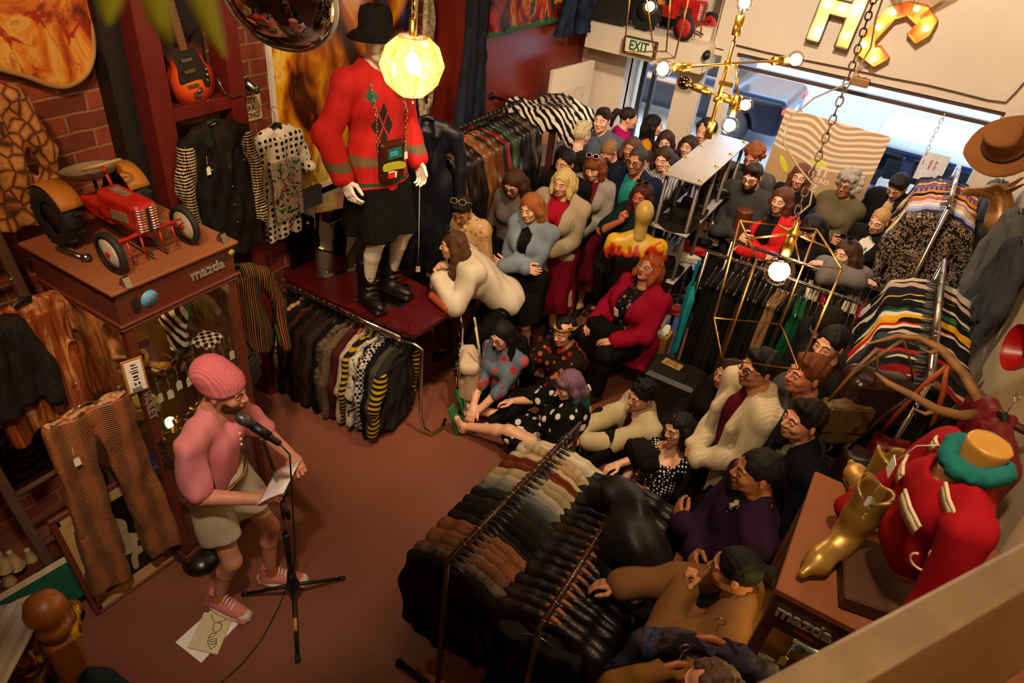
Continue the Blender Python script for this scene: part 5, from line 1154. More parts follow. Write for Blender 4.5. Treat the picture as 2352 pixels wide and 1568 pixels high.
mi = person('x', -2.93, 3.37, (-1.9, 3.20), H=2.0, w=1.0, sk='#e6dfd4', head=(-.30, .05, 0), shut=True, brow='#e6dfd4', lips='#e0d8cc', z=.885, top=dict(m=sweater(), o=.034, hem=-.15, name='sweater', amp=.008), bottom=('skirt', cloth('#0b0d0b', 'plaid', '#0f1a13', 1.6, c3='#1a100d'), .50, .21, -.12), shoes=('boot', '#120d0b'),
            rh=(.27, .06, .88), lh=(-.25, .08, .88), extra=mextra, feet=((.10, .02, .085), (-.10, .0, .085)))
mn = mi['root']; mn.name = 'mannequin'; tag(mn, 'white mannequin in red sweater, black hat, kilt and laced boots on the table', 'mannequin')
for ch in mn.children:
    if ch.name.startswith('shoe'):
        ch.name = 'laced_boot'; B = MB(); B.lathe([(.055, .06), (.060, .20), (.062, .235)], n=18, sc=(1, 1.1)); B.mi = 1
        for k in range(7): B.tube([(-.025, .066 + .055 * max(0, .5 - k * .12), -.01 + .032 * k), (.025, .066 + .055 * max(0, .5 - k * .12), .004 + .032 * k)], .003, 5)
        B.build('boot_shaft', [leather('#120d0b'), plain('#3a3028', .7)], ch)
# chain-strap bag on the mannequin
bp = mi['P'](.02, .20, .06); M_ = np.array(mn.matrix_basis) if False else None
rz = mn.rotation_euler.z; cz, sz = math.cos(rz), math.sin(rz)
def w_of(p): return (mn.location.x + cz * p[0] - sz * p[1], mn.location.y + sz * p[0] + cz * p[1], mn.location.z + p[2])
hb = thing('novelty_bag', 'brown bag with printed pouches hung from the mannequin by chain', 'bag', w_of(mi['P'](.03, .17, .045)), rz)
S = SDF(); S.box((0, 0, 0), (.10, .028, .13), .025, k=.01); solid('pouch', S, leather('#3a1a10', .3), hb, .006)
B = MB(); B.box((0, .030, .065), (.165, .008, .10), rotm(.08, 0, 0), .004); on(hb, B, 'flap', [leather('#44200f', .28)])
B = MB(); B.box((.0, .037, .06), (.11, .006, .065), rotm(.08, 0, 0), .002); on(hb, B, 'clear_pocket', [plain('#1f6a5c', .15)]); B = MB(); B.box((.012, .042, .058), (.06, .006, .034), rotm(.08, 0, .0), .003); B.box((.022, .046, .06), (.022, .006, .022)); on(hb, B, 'phone_picture', [plain('#3f8fb8', .3)])
B = MB(); B.prism(smooth_poly([(-.085, -.02), (-.02, .0), (.08, .0), (.09, -.045), (0, -.05), (-.085, -.055)], 3), .006, (0, .030, 0), np.stack([(1, 0, 0), (0, 0, 1), (0, 1, 0)], 1).astype(float)); on(hb, B, 'yellow_patch', [cloth('#c2c23a', 'dots', '#5a6a1c', 6)])
B = MB(); B.prism([(-.02, -.06), (.05, -.055), (.055, -.10), (-.015, -.105)], .006, (0, .030, 0), np.stack([(1, 0, 0), (0, 0, 1), (0, 1, 0)], 1).astype(float)); on(hb, B, 'red_and_white_patch', [cloth('#c8281c', 'check', '#e8e2d6', .35)])
def chain(B, pts, ln=.026, r=.0028, w=.007):
    """linked chain along a polyline"""
    pts = [V3(p) for p in pts]; seg = [np.linalg.norm(pts[i + 1] - pts[i]) for i in range(len(pts) - 1)]; T = sum(seg); n = max(2, int(T / (ln * .8))); k = 0
    for i in range(n):
        s_ = (i + .5) / n * T; j = 0
        while j < len(seg) - 1 and s_ > seg[j]: s_ -= seg[j]; j += 1
        d = (pts[j + 1] - pts[j]) / seg[j]; c = pts[j] + d * s_; F = frame_z(d); a = F[:, 0] if i % 2 else F[:, 1]
        B.tube([c + d * (ln / 2 * math.sin(t)) + a * (w * math.cos(t)) for t in np.linspace(0, 2 * PI, 9)[:-1]], r, 5, True)
B = MB(); P_ = mi['P']; o_ = P_(.03, .17, .045)
chain(B, [P_(-.07, .172, .10) - o_, P_(-.085, .165, .30) - o_, P_(-.085, .10, .44) - o_, P_(-.075, .0, .515) - o_, P_(0, -.085, .53) - o_]); chain(B, [P_(.13, .172, .10) - o_, P_(.125, .165, .30) - o_, P_(.105, .10, .44) - o_, P_(.075, .0, .515) - o_, P_(0, -.085, .53) - o_]); on(hb, B, 'chain_strap', [metal('#b9a67c', .25, 'brass_chain')])
put('price_tag', tag_mesh(), hb, (-.09, .04, .03))
# navy bomber jacket, tag, hand bag on the table
nj = hang('jacket', cloth('#0e0e1c', None, rough=.45, name='navy_satin'), (-2.93, 3.93, 2.22), .55 + PI, 'long navy satin bomber jacket with a pale zip cord behind the mannequin', 'jacket', v=12, L=1.12, w=.21)
B = MB(); B.tube([(.03, .075, -.22), (.035, .085, -.6), (.03, .088, -1.0), (.03, .09, -1.26)], .0035, 6); B.box((.03, .09, -1.30), (.034, .004, .05)); on(nj, B, 'zip_cord', [PAPER])
hbg = thing('handbag', 'small tan leather barrel bag lying on the table corner', 'handbag', (-2.50, 3.58, .872), -.35); S = SDF(); S.cone((-.09, 0, .035), (.09, 0, .035), .038, k=.01); solid('body', S, leather('#a04a2a', .35), hbg, .006)
B = MB(); B.tube([(.09, 0, .04), (.14, -.03, .03), (.12, -.06, .008), (.05, -.06, .006)], .004); on(hbg, B, 'strap', [leather('#6a2c18')]); B = MB(); B.ball((.13, .03, .02), .018); on(hbg, B, 'white_pompom', [PAPER])
# clothes on the table rail
TR = [('jacket', '#15110e', None, None, 'black'), ('coat', '#100d0c', None, None, 'black'), ('shirt', '#7a1712', 'plaid', '#d8b878', 'red tartan'), ('coat', '#1b1512', None, None, 'black'), ('coat', '#4a2614', 'leather', None, 'brown suede'), ('coat', '#120e0d', None, None, 'black'), ('leatherjacket', '#2e1a10', 'leather', None, 'dark brown leather'),
      ('coat', '#17120f', 'tweed', '#2a211b', 'dark tweed'), ('coat', '#24190f', 'tweed', '#3a2c1c', 'brown tweed'), ('coat', '#0f0c0b', None, None, 'black'), ('coat', '#3f3328', 'plaid', '#6a5a44', 'grey plaid'), ('coat', '#4a3a2a', 'tweed', '#7a674e', 'grey herringbone'), ('jacket', '#4a1818', None, None, 'dark red'), ('knit', '#c9b496', 'cable', None, 'cream cable knit'),
      ('knit', '#1c1a18', 'hoop', '#b0921a', 'black and yellow hooped'), ('shirt', '#15130f', 'marble', '#cfc4ae', 'black and white printed'), ('knit', '#d8d0c0', 'check', '#1a1714', 'houndstooth patchwork'), ('jacket', '#12100f', None, None, 'black'), ('knit', '#4a423a', None, None, 'charcoal'), ('knit', '#2c2823', None, None, 'yellow sleeved charcoal')]
for k, (kd, c, pt, c2, nm) in enumerate(TR):
    x = -3.60 + k * (1.10 / (len(TR) - 1)); nmk = {'leatherjacket': 'jacket', 'knit': 'sweater'}.get(kd, kd)
    hang(kd, cloth(dk(c), pt, c2 and dk(c2, .7), 1.0 if pt != 'hoop' else 1.5, c3=c2 and dk(c2, .7)), (x, 3.085, .855), WY + random.uniform(-.10, .10) + .12, '%s %s, %s from the brick wall on the table rail' % (nm, nmk, ordinal(k + 1)), nmk, 'clothes on the table rail', v=k % 6, L=.57 if kd in ('knit', 'shirt', 'jacket') else .62, w=.205, flat=.8, hanger='wood' if k in (13,) else ('wire' if k % 3 else 'black'), tagd=k in (4, 10, 12), sleeves=cloth('#141210', 'hoop', '#a88a18', 1.5) if k == 19 else None)
B = MB(); B.ball((0, 0, 0), (.075, .05, .085), 14, 10); B.build('shearling_collar', [cloth('#6a4a2c', 'fur', '#9a7648', 1.0)], bpy.data.objects['coat'], (0, 0, 0)) if False else None
# things hanging at the end of the table
bk = thing('backpack', 'cream canvas backpack hanging from the chrome end of the table', 'backpack', (-2.20, 3.62, .33), -.9)
S = SDF(); S.box((0, 0, 0), (.15, .06, .19), .05, k=.02).box((0, -.065, -.07), (.11, .025, .09), .03, k=.02); solid('body', S, cloth('#b8a48a', None, rough=.8), bk, .009, wob(.006, 40, 3)); S = SDF(); S.box((0, -.03, .15), (.155, .075, .05), .04, k=.02); solid('flap', S, cloth('#c4b096', None, rough=.8), bk, .009, wob(.005, 40, 8))
for q in (-1, 1): B = MB(); B.box((q * .08, -.095, .02), (.025, .01, .16)); on(bk, B, 'buckle_strap', [cloth('#a08c70')]); B = MB(); B.tube([(q * .1, .06, .16), (q * .12, .03, .36), (q * .06, .0, .5)], .010, 6); on(bk, B, 'shoulder_strap', [cloth('#c4b096')])
tie = thing('necktie', 'black and white necktie with a red tip hanging at the table end', 'tie', (-2.245, 3.48, .80), -.8)
B = MB(); B.sheet(lambda u, v: ((v - .5) * (.05 + .035 * u), .01 * math.sin(5 * u), -.42 * u), 10, 2, .006); on(tie, B, 'blade', [cloth('#12100f', 'blobs', '#d8cfbc', 2.2)]); B = MB(); B.sheet(lambda u, v: ((v - .5) * (.085 * (1 - max(0, u - .5) * 1.7)), .0, -.42 - .14 * u), 6, 2, .006); on(tie, B, 'tip', [cloth('#a02014', 'marble', '#d8a01c', 3, c3='#1a1210')], label='red and yellow patterned tip')
hang('coat', cloth('#0f0d0c'), (-2.10, 3.86, .82), .3, 'black coat hanging behind the cream backpack', 'coat', v=2, L=.5, w=.16)
# ---- leather jackets on the wall rack
lr = thing('clothes_rail', 'black pipe rail of leather jackets along the left wall', 'rail', (-3.06, 4.95, 1.875)); B = MB(); B.tube([(0, -.85, -.02), (0, .55, .02)], .016, 12); on(lr, B, 'pipe', [IRON])
for y in (-.80, .50): B = MB(); B.tube([(0, y, 0), (-.29, y, 0)], .012); B.tube([(-.27, y, 0), (-.295, y, 0)], .035); on(lr, B, 'bracket', [IRON])
LJ = [('#1a100c', 'black', 'black'), ('#7a4a22', 'tan', 'wood'), ('#2a1810', 'dark brown', 'wood'), ('#14100e', 'black', 'black'), ('#3a2014', 'brown', 'wood'), ('#18120f', 'black', 'black'), ('#8a5426', 'tan suede', 'wood'), ('#7a4820', 'light brown', 'wood'), ('#1c1410', 'black', 'wood'), ('#6a3a1c', 'rust brown', 'wood'), ('#241812', 'dark brown', 'black'), ('#8a1c16', 'red lined', 'black'), ('#16110e', 'black', 'black'), ('#2f5a34', 'green sleeved', 'black'), ('#3a3630', 'charcoal', 'black'), ('#120e0d', 'black', 'black'), ('#1e1612', 'black', 'black'), ('#14100e', 'black', 'black'), ('#5a4a34', 'khaki', 'black'), ('#201812', 'dark brown', 'black')]
for k, (c, nm, hg) in enumerate(LJ):
    t = k / (len(LJ) - 1); hang('leatherjacket' if k % 4 else 'jacket', leather(dk(c, .75), .40), (-3.06, 4.22 + 1.2 * t, 1.86 + .035 * t), random.uniform(-.12, .12), '%s leather jacket, %s from the near end of the left wall rail' % (nm, ordinal(k + 1)), 'jacket', 'leather jackets on the wall rail', hg, v=k % 6, L=.62, w=.20, flat=.8)
# ---- scarf, jeans, banner and more on the wall
S = SDF(); S.chain([(0, 0, 1.2), (0, .03, .9), (0, -.01, .6), (0, .02, .3), (0, -.02, 0)], [.05, .075, .06, .07, .055], k=.03); S.keep(lambda X, Y, Z: np.abs(X) - (.014 + .01 * np.sin(40 * Y + 9 * Z))); solid('hanging_scarf', S, cloth('#cbbd9c', 'leopard', '#8a7a5a', .8, c3='#d8ccb0'), None, .012, wob(.01, 60, 3), (-3.66, 4.86, 1.58), label='long cream leopard print scarf hanging between poster and jeans', cat='scarf')
hang('pants', cloth('#161a24', 'denim', '#222a38'), (-3.24, 4.95, 2.98), WY + .2, 'dark blue denim jeans hanging high at the red wall corner', 'jeans', name='jeans', v=9, L=1.0, hanger='wire')
def banner_mat():
    m = NT('painted_banner'); v = m.coord(); n = m.noise(v, 3.6, 4, .5, 1.0); c = m.ramp(n, [(.36, lin('#14161a')), (.46, lin('#8a1616')), (.54, lin('#b01c18')), (.58, lin('#c89a1a')), (.63, lin('#22262a')), (.72, lin('#3a5a6a'))]); sp = m.new('SeparateXYZ'); m.lk(v, sp.inputs[0])
    gz = m.math('ADD', sp.outputs[2], m.math('MULTIPLY', m.noise(v, 16, 3), .12)); c = m.mix(m.math('LESS_THAN', gz, -.30), c, lin('#2f8a4a')); return m.done(c, .5)
bn = thing('painted_banner', 'dark painted banner with green lower edge on the glossy red wall', 'banner', (-3.325, 6.05, 2.80)); B = MB(); B.sheet(lambda u, v: (.012 * math.sin(11 * u), (u - .5) * 1.55, (v - .5) * .80), 20, 6, .006); on(bn, B, 'cloth', [banner_mat()]); text_mesh('lettering', 'SINCE', .075, .001, plain('#d8a01c', .5), bn, (.02, .42, -.20), RF, bold=.002)
for k, (y, L, c) in enumerate(((6.70, .62, '#141a28'), (7.02, .5, '#243448'))): hang('pants', cloth(c, 'denim', '#2c3c54'), (-3.22, y, 3.10), WY - .2, ['dark jeans hanging over the far end of the banner', 'faded blue jeans hanging beside the street wall'][k], 'jeans', name='jeans', v=5, L=L, w=.2, hanger='wire')
# ---- red display cabinet with the zebra cloth
rc = thing('display_cabinet', 'red backed glass cabinet under a zebra print cloth by the door', 'cabinet', (-3.02, 5.98, 0))
for x in (-.23, .23):
    for y in (-.30, .30): B = MB(); B.box((x, y, .82), (.05, .05, 1.64), None, .004); on(rc, B, 'post', [wood('#3a120c', '#5c2014', 1, 'Z')])
B = MB(); B.box((0, 0, 1.67), (.54, .68, .07), None, .012); on(rc, B, 'top', [wood('#3a120c', '#5c2014')]); B = MB(); B.box((0, 0, .08), (.52, .66, .16)); on(rc, B, 'base', [wood('#3a120c', '#5c2014')])
B = MB(); B.box((-.235, 0, .9), (.012, .56, 1.44)); on(rc, B, 'back_panel', [plain('#b0140f', .4)]); 
B = MB(); B.box((.235, 0, .9), (.005, .56, 1.44)); on(rc, B, 'front_pane', [GLS]); B = MB(); B.box((0, -.305, .9), (.42, .005, 1.44)); on(rc, B, 'side_pane', [GLS])
for z in (.5, .95, 1.28): B = MB(); B.box((0, 0, z), (.44, .56, .008)); on(rc, B, 'shelf', [glass((.85, .92, .88), .12)])
lamp('POINT', (-3.0, 5.98, 1.55), 2.5, (1, .45, .25), .03)
S = SDF(); S.chain([(0, 0, 0), (.01, 0, .10), (.02, .02, .2), (0, .03, .27)], [.035, .04, .03, .02]); solid('gold_figurine', S, metal('#b8923a', .3, 'gold'), None, .006, strands(.004, 90), (-3.0, 5.80, .955), label='gold sequinned ornament in the red backed cabinet', cat='ornament')
for k in range(8):
    o = put('price_tag', tag_mesh(), None, (-2.77, 5.74 + .06 * k, .90), (0, 0, PI / 2 + .3 * math.sin(k))); tag(o, 'white price tag hanging from a shelf of the red backed cabinet', 'tag', 'tags in the red backed cabinet')
def zeb(u, v):
    x = (u - .5) * .78; y = (v - .5) * .92; o = max(0, abs(x) - .28) * 1.9 + max(0, abs(y) - .34) * 1.5
    return (x if abs(x) < .3 else math.copysign(.3 + (abs(x) - .3) * .35, x), y if abs(y) < .36 else math.copysign(.36 + (abs(y) - .36) * .4, y), .045 + .03 * math.sin(9 * u + 4 * v) + .035 * math.sin(7 * v) - o * (1 + .5 * math.sin(8 * v + 5 * u)))
B = MB(); B.sheet(zeb, 30, 30, .012); B.build('zebra_cloth', [cloth('#e2d6c2', 'zebra', '#15110f', 1.9)], None, (-3.0, 5.98, 1.735), label='zebra print cloth heaped over the red backed cabinet', cat='cloth')
B = MB()
for k in range(26): a = k * .24; B.tube([(-.2 + .016 * k, .0, .0), (-.17 + .016 * k + .05 * math.cos(a), .10 * (-1) ** k, .03 + .02 * math.sin(a)), (-.14 + .016 * k, .17 * (-1) ** k, .0)], [.003, .003, .001], 5)
B.tube([(-.22, 0, 0), (.28, 0, .01)], .005); B.build('black_feather', [plain('#17130f', .7)], None, (-2.92, 5.86, 1.865), (0, 0, -.9), label='wispy black feather boa lying on the zebra cloth', cat='feather')
# ---- above the door: tractor, board, exit sign
tractor('pedal_tractor', 'bright red pedal tractor with red wheels on the ledge over the door', (-2.14, 7.22, 2.385), -PI / 2 - .25, 1.15, '#a81c14', '#b81c16', '#4a2018')
B = MB(); B.box((0, 0, .26), (.38, .2, .52), None, .006); B.build('loudspeaker', [plain('#14100f', .6)], None, (-3.04, 7.15, 2.385), (0, 0, .05), 'black box loudspeaker on the ledge above the door', 'loudspeaker')
ex = thing('exit_sign', 'white and green exit sign box on the ledge face over the door', 'sign', at_y(1470, 107, 6.965).tolist()); B = MB(); B.box((0, 0, 0), (.36, .06, .15), None, .008); on(ex, B, 'case', [plain('#3a2c22', .5)]); B = MB(); B.box((0, -.031, 0), (.31, .006, .125)); on(ex, B, 'panel', [plain('#d8d2bc', .4)]); text_mesh('lettering', 'EXIT', .13, .001, plain('#0a5a34', .5), ex, (0, -.0355, 0), rotm(PI / 2, 0, 0), bold=.003, sx=.78)
cm = thing('alarm_sensor', 'small dark camera at the right end of the door ledge', 'camera', at_y(1622, 128, 6.97).tolist()); B = MB(); B.lathe([(.03, -.04), (.04, 0), (.03, .04)], R=rotm(.6, .5, 0), n=16); on(cm, B, 'housing', [BLACK]); B = MB(); B.box((0, .03, .03), (.03, .06, .03)); on(cm, B, 'bracket', [STEEL])
# ------------------------------------------------------------------ clothes racks in the room
PIPE = plain('#4a3226', .35, .6, 'brown_pipe')
def rack(name, label, a, b, mat, feet=True, posts=True, r=.014, h=None, foot=.27):
    a = V3(a); b = V3(b); t = thing(name, label, 'rack', ((a + b) / 2 * (1, 1, 0)).tolist()); o = V3(t.location)
    d = (b - a) / np.linalg.norm(b - a); n_ = V3((-d[1], d[0], 0))
    B = MB(); B.tube([a - d * .05 - o, b + d * .05 - o], r, 12); on(t, B, 'rail', [mat])
    if posts:
        for p in (a - d * .03, b + d * .03):
            q = p * (1, 1, 0); B = MB(); B.tube([q - o, p - o], r, 10); on(t, B, 'post', [mat])
            if feet: B = MB(); B.tube([q - n_ * foot - o + (0, 0, .03), q + n_ * foot - o + (0, 0, .03)], .018, 8); B.tube([q - o + (0, 0, .03) - n_ * foot, q - o + (0, 0, .0) - n_ * foot], .022, 8); B.tube([q - o + (0, 0, .03) + n_ * foot, q - o + (0, 0, .0) + n_ * foot], .022, 8); on(t, B, 'foot', [IRON])
    return t
def fill(items, a, b, rail, end, group, L=None, hangers='black', w=.2, rz=0.0, seed=1, jit=.10):
    rg = random.Random(seed); n = len(items); cnt = {}
    for k, it in enumerate(items):
        kd, c, nm = it[:3]; pt = it[3] if len(it) > 3 else None; c2 = it[4] if len(it) > 4 else None; c3 = it[5] if len(it) > 5 else c2
        t = (k + .5) / n; p = V3(a) + (V3(b) - V3(a)) * t + (0, 0, rg.uniform(-.014, .006) if jit > .12 else 0); nk = {'leatherjacket': 'leather jacket', 'knit': 'sweater', 'tee': 'T-shirt', 'pants': 'trousers', 'folded': 'trousers'}.get(kd, kd)
        c, c2, c3 = [q and dk(q, .42 if hangers != 'black' else .86) for q in (c, c2, c3)]; m = leather(c, .4) if kd == 'leatherjacket' and pt is None else cloth(c, pt, c2, 1.0, .85 if pt != 'leather' else .45, c3=c3)
        hang(kd, m, p.tolist(), rz + rg.uniform(-jit, jit), '%s %s, %s from the %s end of the %s' % (nm, nk, ordinal(k + 1), end, rail), nk.split()[-1], group, hangers if isinstance(hangers, str) else rg.choice(hangers), v=rg.randrange(6 if jit < .12 else 8), L=L if L else rg.choice((.56, .60)), w=w, tagd=(k % 5 == 2), flat=.72)
rack('clothes_rack', 'brown pipe rack of tweed and pale blazers in the open floor', (-1.0, 1.62, 1.15), (-.94, 2.72, 1.15), PIPE)
R1 = [('jacket', '#1c1613', 'charcoal'), ('jacket', '#4a4038', 'grey checked', 'plaid', '#6a5c4e'), ('jacket', '#5a3826', 'brown tweed', 'tweed', '#77503a'), ('jacket', '#6a4c2c', 'khaki', 'tweed', '#80623c'), ('jacket', '#7a4a2c', 'tan', 'tweed', '#946040'), ('jacket', '#74452a', 'tan herringbone', 'tweed', '#8c5c3c'), ('jacket', '#7c4c30', 'camel brown', 'tweed', '#96643f'),
      ('jacket', '#2a201c', 'dark brown'), ('jacket', '#14141a', 'navy'), ('jacket', '#17130f', 'black'), ('jacket', '#211c16', 'black pinstriped'), ('jacket', '#2b2a1e', 'dark olive'), ('jacket', '#23261f', 'dark green'), ('jacket', '#33352f', 'slate'), ('jacket', '#6a6c68', 'grey blue'), ('jacket', '#8c8a80', 'light grey'), ('jacket', '#b3a68c', 'oatmeal'), ('jacket', '#a8946c', 'beige'), ('jacket', '#b09c78', 'stone'),
      ('jacket', '#7a3a20', 'rust corduroy', 'rib'), ('jacket', '#6c3018', 'brown corduroy', 'rib'), ('jacket', '#bfae8c', 'cream'), ('jacket', '#b98f5c', 'sand'), ('jacket', '#c7b594', 'cream checked', 'plaid', '#a8865c'), ('jacket', '#d3c6a8', 'ivory'), ('jacket', '#c9b896', 'pale linen')]
fill(R1, (-1.0, 1.64, 1.15), (-.945, 2.66, 1.15), 'blazer rack', 'near', 'blazers on the brown pipe rack', L=.56, w=.215, seed=3, jit=.13)
rack('clothes_rack', 'brown pipe rack of leather jackets beside the blazer rack', (-.51, 1.58, 1.15), (-.52, 2.72, 1.15), PIPE, feet=False)
B = MB(); B.tube([(-.70, 1.46, .02), (-.66, 1.47, .13), (-.54, 1.50, .16), (-.50, 1.52, .17), (-.40, 1.50, .15), (-.33, 1.47, .10), (-.32, 1.46, .02)], .012, 8); B.tube([(-.51, 1.53, .16), (-.51, 1.55, 1.1)], .008); B.build('rack_support', [CHROME], None, label='bent chrome bracket standing under the near end of the leather rack', cat='bracket')
R2 = [('leatherjacket', '#2a1710', 'dark brown leather'), ('leatherjacket', '#2e1a12', 'brown leather'), ('leatherjacket', '#1c1310', 'black leather'), ('leatherjacket', '#181210', 'black leather'), ('leatherjacket', '#241813', 'dark brown leather'), ('leatherjacket', '#15100e', 'black leather'), ('leatherjacket', '#1a1412', 'black leather'), ('leatherjacket', '#2a2019', 'grey brown leather'), ('leatherjacket', '#191210', 'black leather'), ('leatherjacket', '#2e2318', 'olive brown leather'),
      ('leatherjacket', '#3a2618', 'brown leather'), ('leatherjacket', '#15100f', 'black leather'), ('leatherjacket', '#17120f', 'black leather'), ('leatherjacket', '#1b1511', 'black leather'), ('leatherjacket', '#120e0d', 'black leather'), ('leatherjacket', '#16110f', 'black leather'), ('leatherjacket', '#1e1511', 'dark leather'), ('leatherjacket', '#15100e', 'black leather'), ('leatherjacket', '#14100e', 'black leather'), ('leatherjacket', '#17120f', 'soft black leather')]
fill(R2, (-.51, 1.66, 1.15), (-.52, 2.66, 1.15), 'leather rack', 'near', 'leather jackets on the brown rack', L=.56, w=.215, hangers='wood', seed=5)
hang('pants', cloth('#12110f', 'denim', '#1a1816'), (-.51, 1.58, 1.15), .12, 'black jeans gripped by a chrome clip hanger at the near rack end', 'jeans', name='jeans', v=11, L=.7, w=.2, hanger='wire')
S = SDF(); S.chain([(-.24, .0, -.02), (-.12, .02, .075), (0, .0, .10), (.14, -.05, .06), (.24, -.05, -.08)], [.05, .07, .075, .07, .06], k=.05).chain([(.14, -.08, .03), (.27, -.10, -.16), (.30, -.08, -.42)], [.10, .10, .08], k=.06).chain([(-.1, .07, .06), (-.02, .10, -.2)], [.07, .06], k=.05).chain([(.05, -.10, .06), (.1, -.12, -.25)], [.1, .12], k=.06)
jk = solid('leather_jacket', S, leather('#0b0a0a', .52), None, .011, wob(.024, 36, 5, 1.0, 7), (-.42, 2.26, 1.16), (0, 0, -.35), 'big black leather jacket thrown over the top of the rack', 'jacket')
S = SDF(); S.ell((0, 0, 0), (.095, .075, .06), k=.04).ell((.04, -.03, -.03), (.08, .06, .05), k=.04)
solid('fur_hat', S, cloth('#0f0d0c', 'fur', '#1c1815', 1.4), None, .010, strands(.006, 120, 3), (-.56, 2.72, 1.20), label='fluffy black fur collar at the far end of the leather rack', cat='fur')
# ---- right wall racks
CH2 = metal('#c9c4ba', .2, 'rail_steel')
rack('clothes_rack', 'chrome rail of T-shirts running along the white wall', (.555, 3.44, 1.83), (.53, 4.90, 1.83), CH2, r=.018)
TS = ['#1a1714:black', '#2a2420:faded black', '#c2a27a:tan', '#8a1a1c:dark red', '#22242c:charcoal', '#171512:black', '#c8b49a:stone', '#2c2f30:slate', '#b0181c:red', '#191614:black', '#c9b52c:acid yellow', '#20242e:navy', '#3a3f44:grey', '#b9a58c:beige', '#1c1a18:black', '#16161c:black', '#d6c9b4:off white', '#b8201c:red', '#1b1815:black', '#d8a01c:yellow', '#d8ccb8:cream', '#1e2430:navy', '#2f6a3c:green', '#141210:black', '#17161a:black', '#c8bca8:white', '#1a1816:black', '#d8b84a:yellow', '#1e1a18:black', '#20203a:navy blue', '#c9a890:peach', '#181614:black', '#25232a:charcoal', '#d0c4b2:white']
fill([('tee', s_.split(':')[0], s_.split(':')[1]) for s_ in TS], (.555, 3.5, 1.83), (.53, 4.86, 1.83), 'chrome T-shirt rail', 'near', 'T-shirts on the chrome rail', L=.52, w=.20, seed=8, jit=.22)
rack('clothes_rack', 'dark rail of patterned shirts near the street window', (.49, 5.98, 1.87), (.51, 7.16, 1.87), CH2, r=.018)
RS = [('coat', '#17120f', 'black and gold scrolled', 'paisley', '#b89a78', '#6a5444'), ('coat', '#191514', 'black and silver scrolled', 'paisley', '#a08c78', '#5a4a40'), ('shirt', '#2a2038', 'dark purple'), ('shirt', '#8c86a8', 'lavender'), ('shirt', '#a8b0c4', 'pale blue'), ('shirt', '#d8d0c8', 'white'), ('shirt', '#d8c86a', 'pale yellow'), ('shirt', '#c8a4b0', 'pink'), ('shirt', '#b06a3a', 'orange brown', 'floral', '#e0c090', '#7a2a1a'), ('shirt', '#d0b090', 'peach', 'floral', '#a83a2a', '#5a7a4a'),
      ('shirt', '#7a1c1c', 'maroon'), ('shirt', '#1c1818', 'black', 'floral', '#8a5a3a', '#3a4a6a'), ('shirt', '#d8801c', 'bright orange'), ('shirt', '#4a3a5a', 'mauve', 'stripe', '#8a7a9a'), ('shirt', '#6a5a8a', 'violet', 'floral', '#c8b0d0', '#3a2a4a'), ('shirt', '#b03a2a', 'red', 'floral', '#e0c080', '#3a6a4a'), ('shirt', '#d8b04a', 'mustard', 'stripe', '#e8d8a0'), ('shirt', '#4a5a7a', 'blue', 'floral', '#c8c0d0', '#7a3a3a'), ('shirt', '#5a3a2a', 'brown', 'floral', '#b08a5a', '#3a2018'), ('shirt', '#2a2a3a', 'navy', 'dots', '#b8b0a8')]
fill(RS, (.49, 6.0, 1.87), (.51, 7.12, 1.87), 'patterned shirt rail', 'near', 'shirts on the rail by the window', L=.6, w=.2, seed=12, jit=.16)
# ---- two rails of trousers across the middle
for (y, z, a, b, lab) in ((4.96, 1.35, -.93, .28, 'front chrome rail of hanging trousers across the shop middle'), (5.29, 1.35, -.83, .28, 'rear chrome rail of hanging trousers the woman leans on')): rack('clothes_rack', lab, (a, y, z), (b, y, z), CH2, feet=False, r=.015)
rg = random.Random(4); GC = [('#15120f', 'black'), ('#1c1a22', 'dark navy'), ('#2a2018', 'dark brown'), ('#17140f', 'black'), ('#3a2c1e', 'brown'), ('#14110f', 'black'), ('#1d1a17', 'charcoal'), ('#22180f', 'dark brown'), ('#a07c4c', 'tan'), ('#17130f', 'black'), ('#2b2f22', 'olive'), ('#0f5a34', 'bright green'), ('#191512', 'black'), ('#1a1a20', 'navy'), ('#b09470', 'sand'), ('#5a3c24', 'rust brown'), ('#16130f', 'black'), ('#15120f', 'black'), ('#1b1713', 'black'), ('#2a2622', 'grey')]
for k in range(26):
    c, nm = GC[int(k * .74)]; kd = 'folded' if k not in (1,) else 'folded'; x = -.88 + 1.13 * (k + .5) / 26
    hang('folded', cloth(dk(c, .7)), (x, 4.96, 1.35), WY + rg.uniform(-.15, .15), '%s trousers, %s from the shelf end of the front middle rail' % (nm, ordinal(k + 1)), 'trousers', 'trousers on the front middle rail', 'wire', v=k % 4, L=.82, tagd=k in (5, 9, 12))
for k in range(18):
    c, nm = ([('#c8bca8', 'cream knit'), ('#b8a890', 'beige'), ('#8a1c1a', 'red'), ('#17140f', 'black'), ('#2a2420', 'brown')] if k > 8 else [('#17140f', 'black'), ('#1c1814', 'dark')])[k % (5 if k > 8 else 2)]; x = -.78 + 1.03 * (k + .5) / 18
    hang('folded', cloth(c), (x, 5.29, 1.35), WY + rg.uniform(-.15, .15), '%s trousers, %s from the shelf end of the rear middle rail' % (nm, ordinal(k + 1)), 'trousers', 'trousers on the rear middle rail', 'wire', v=(k + 1) % 4, L=.70)
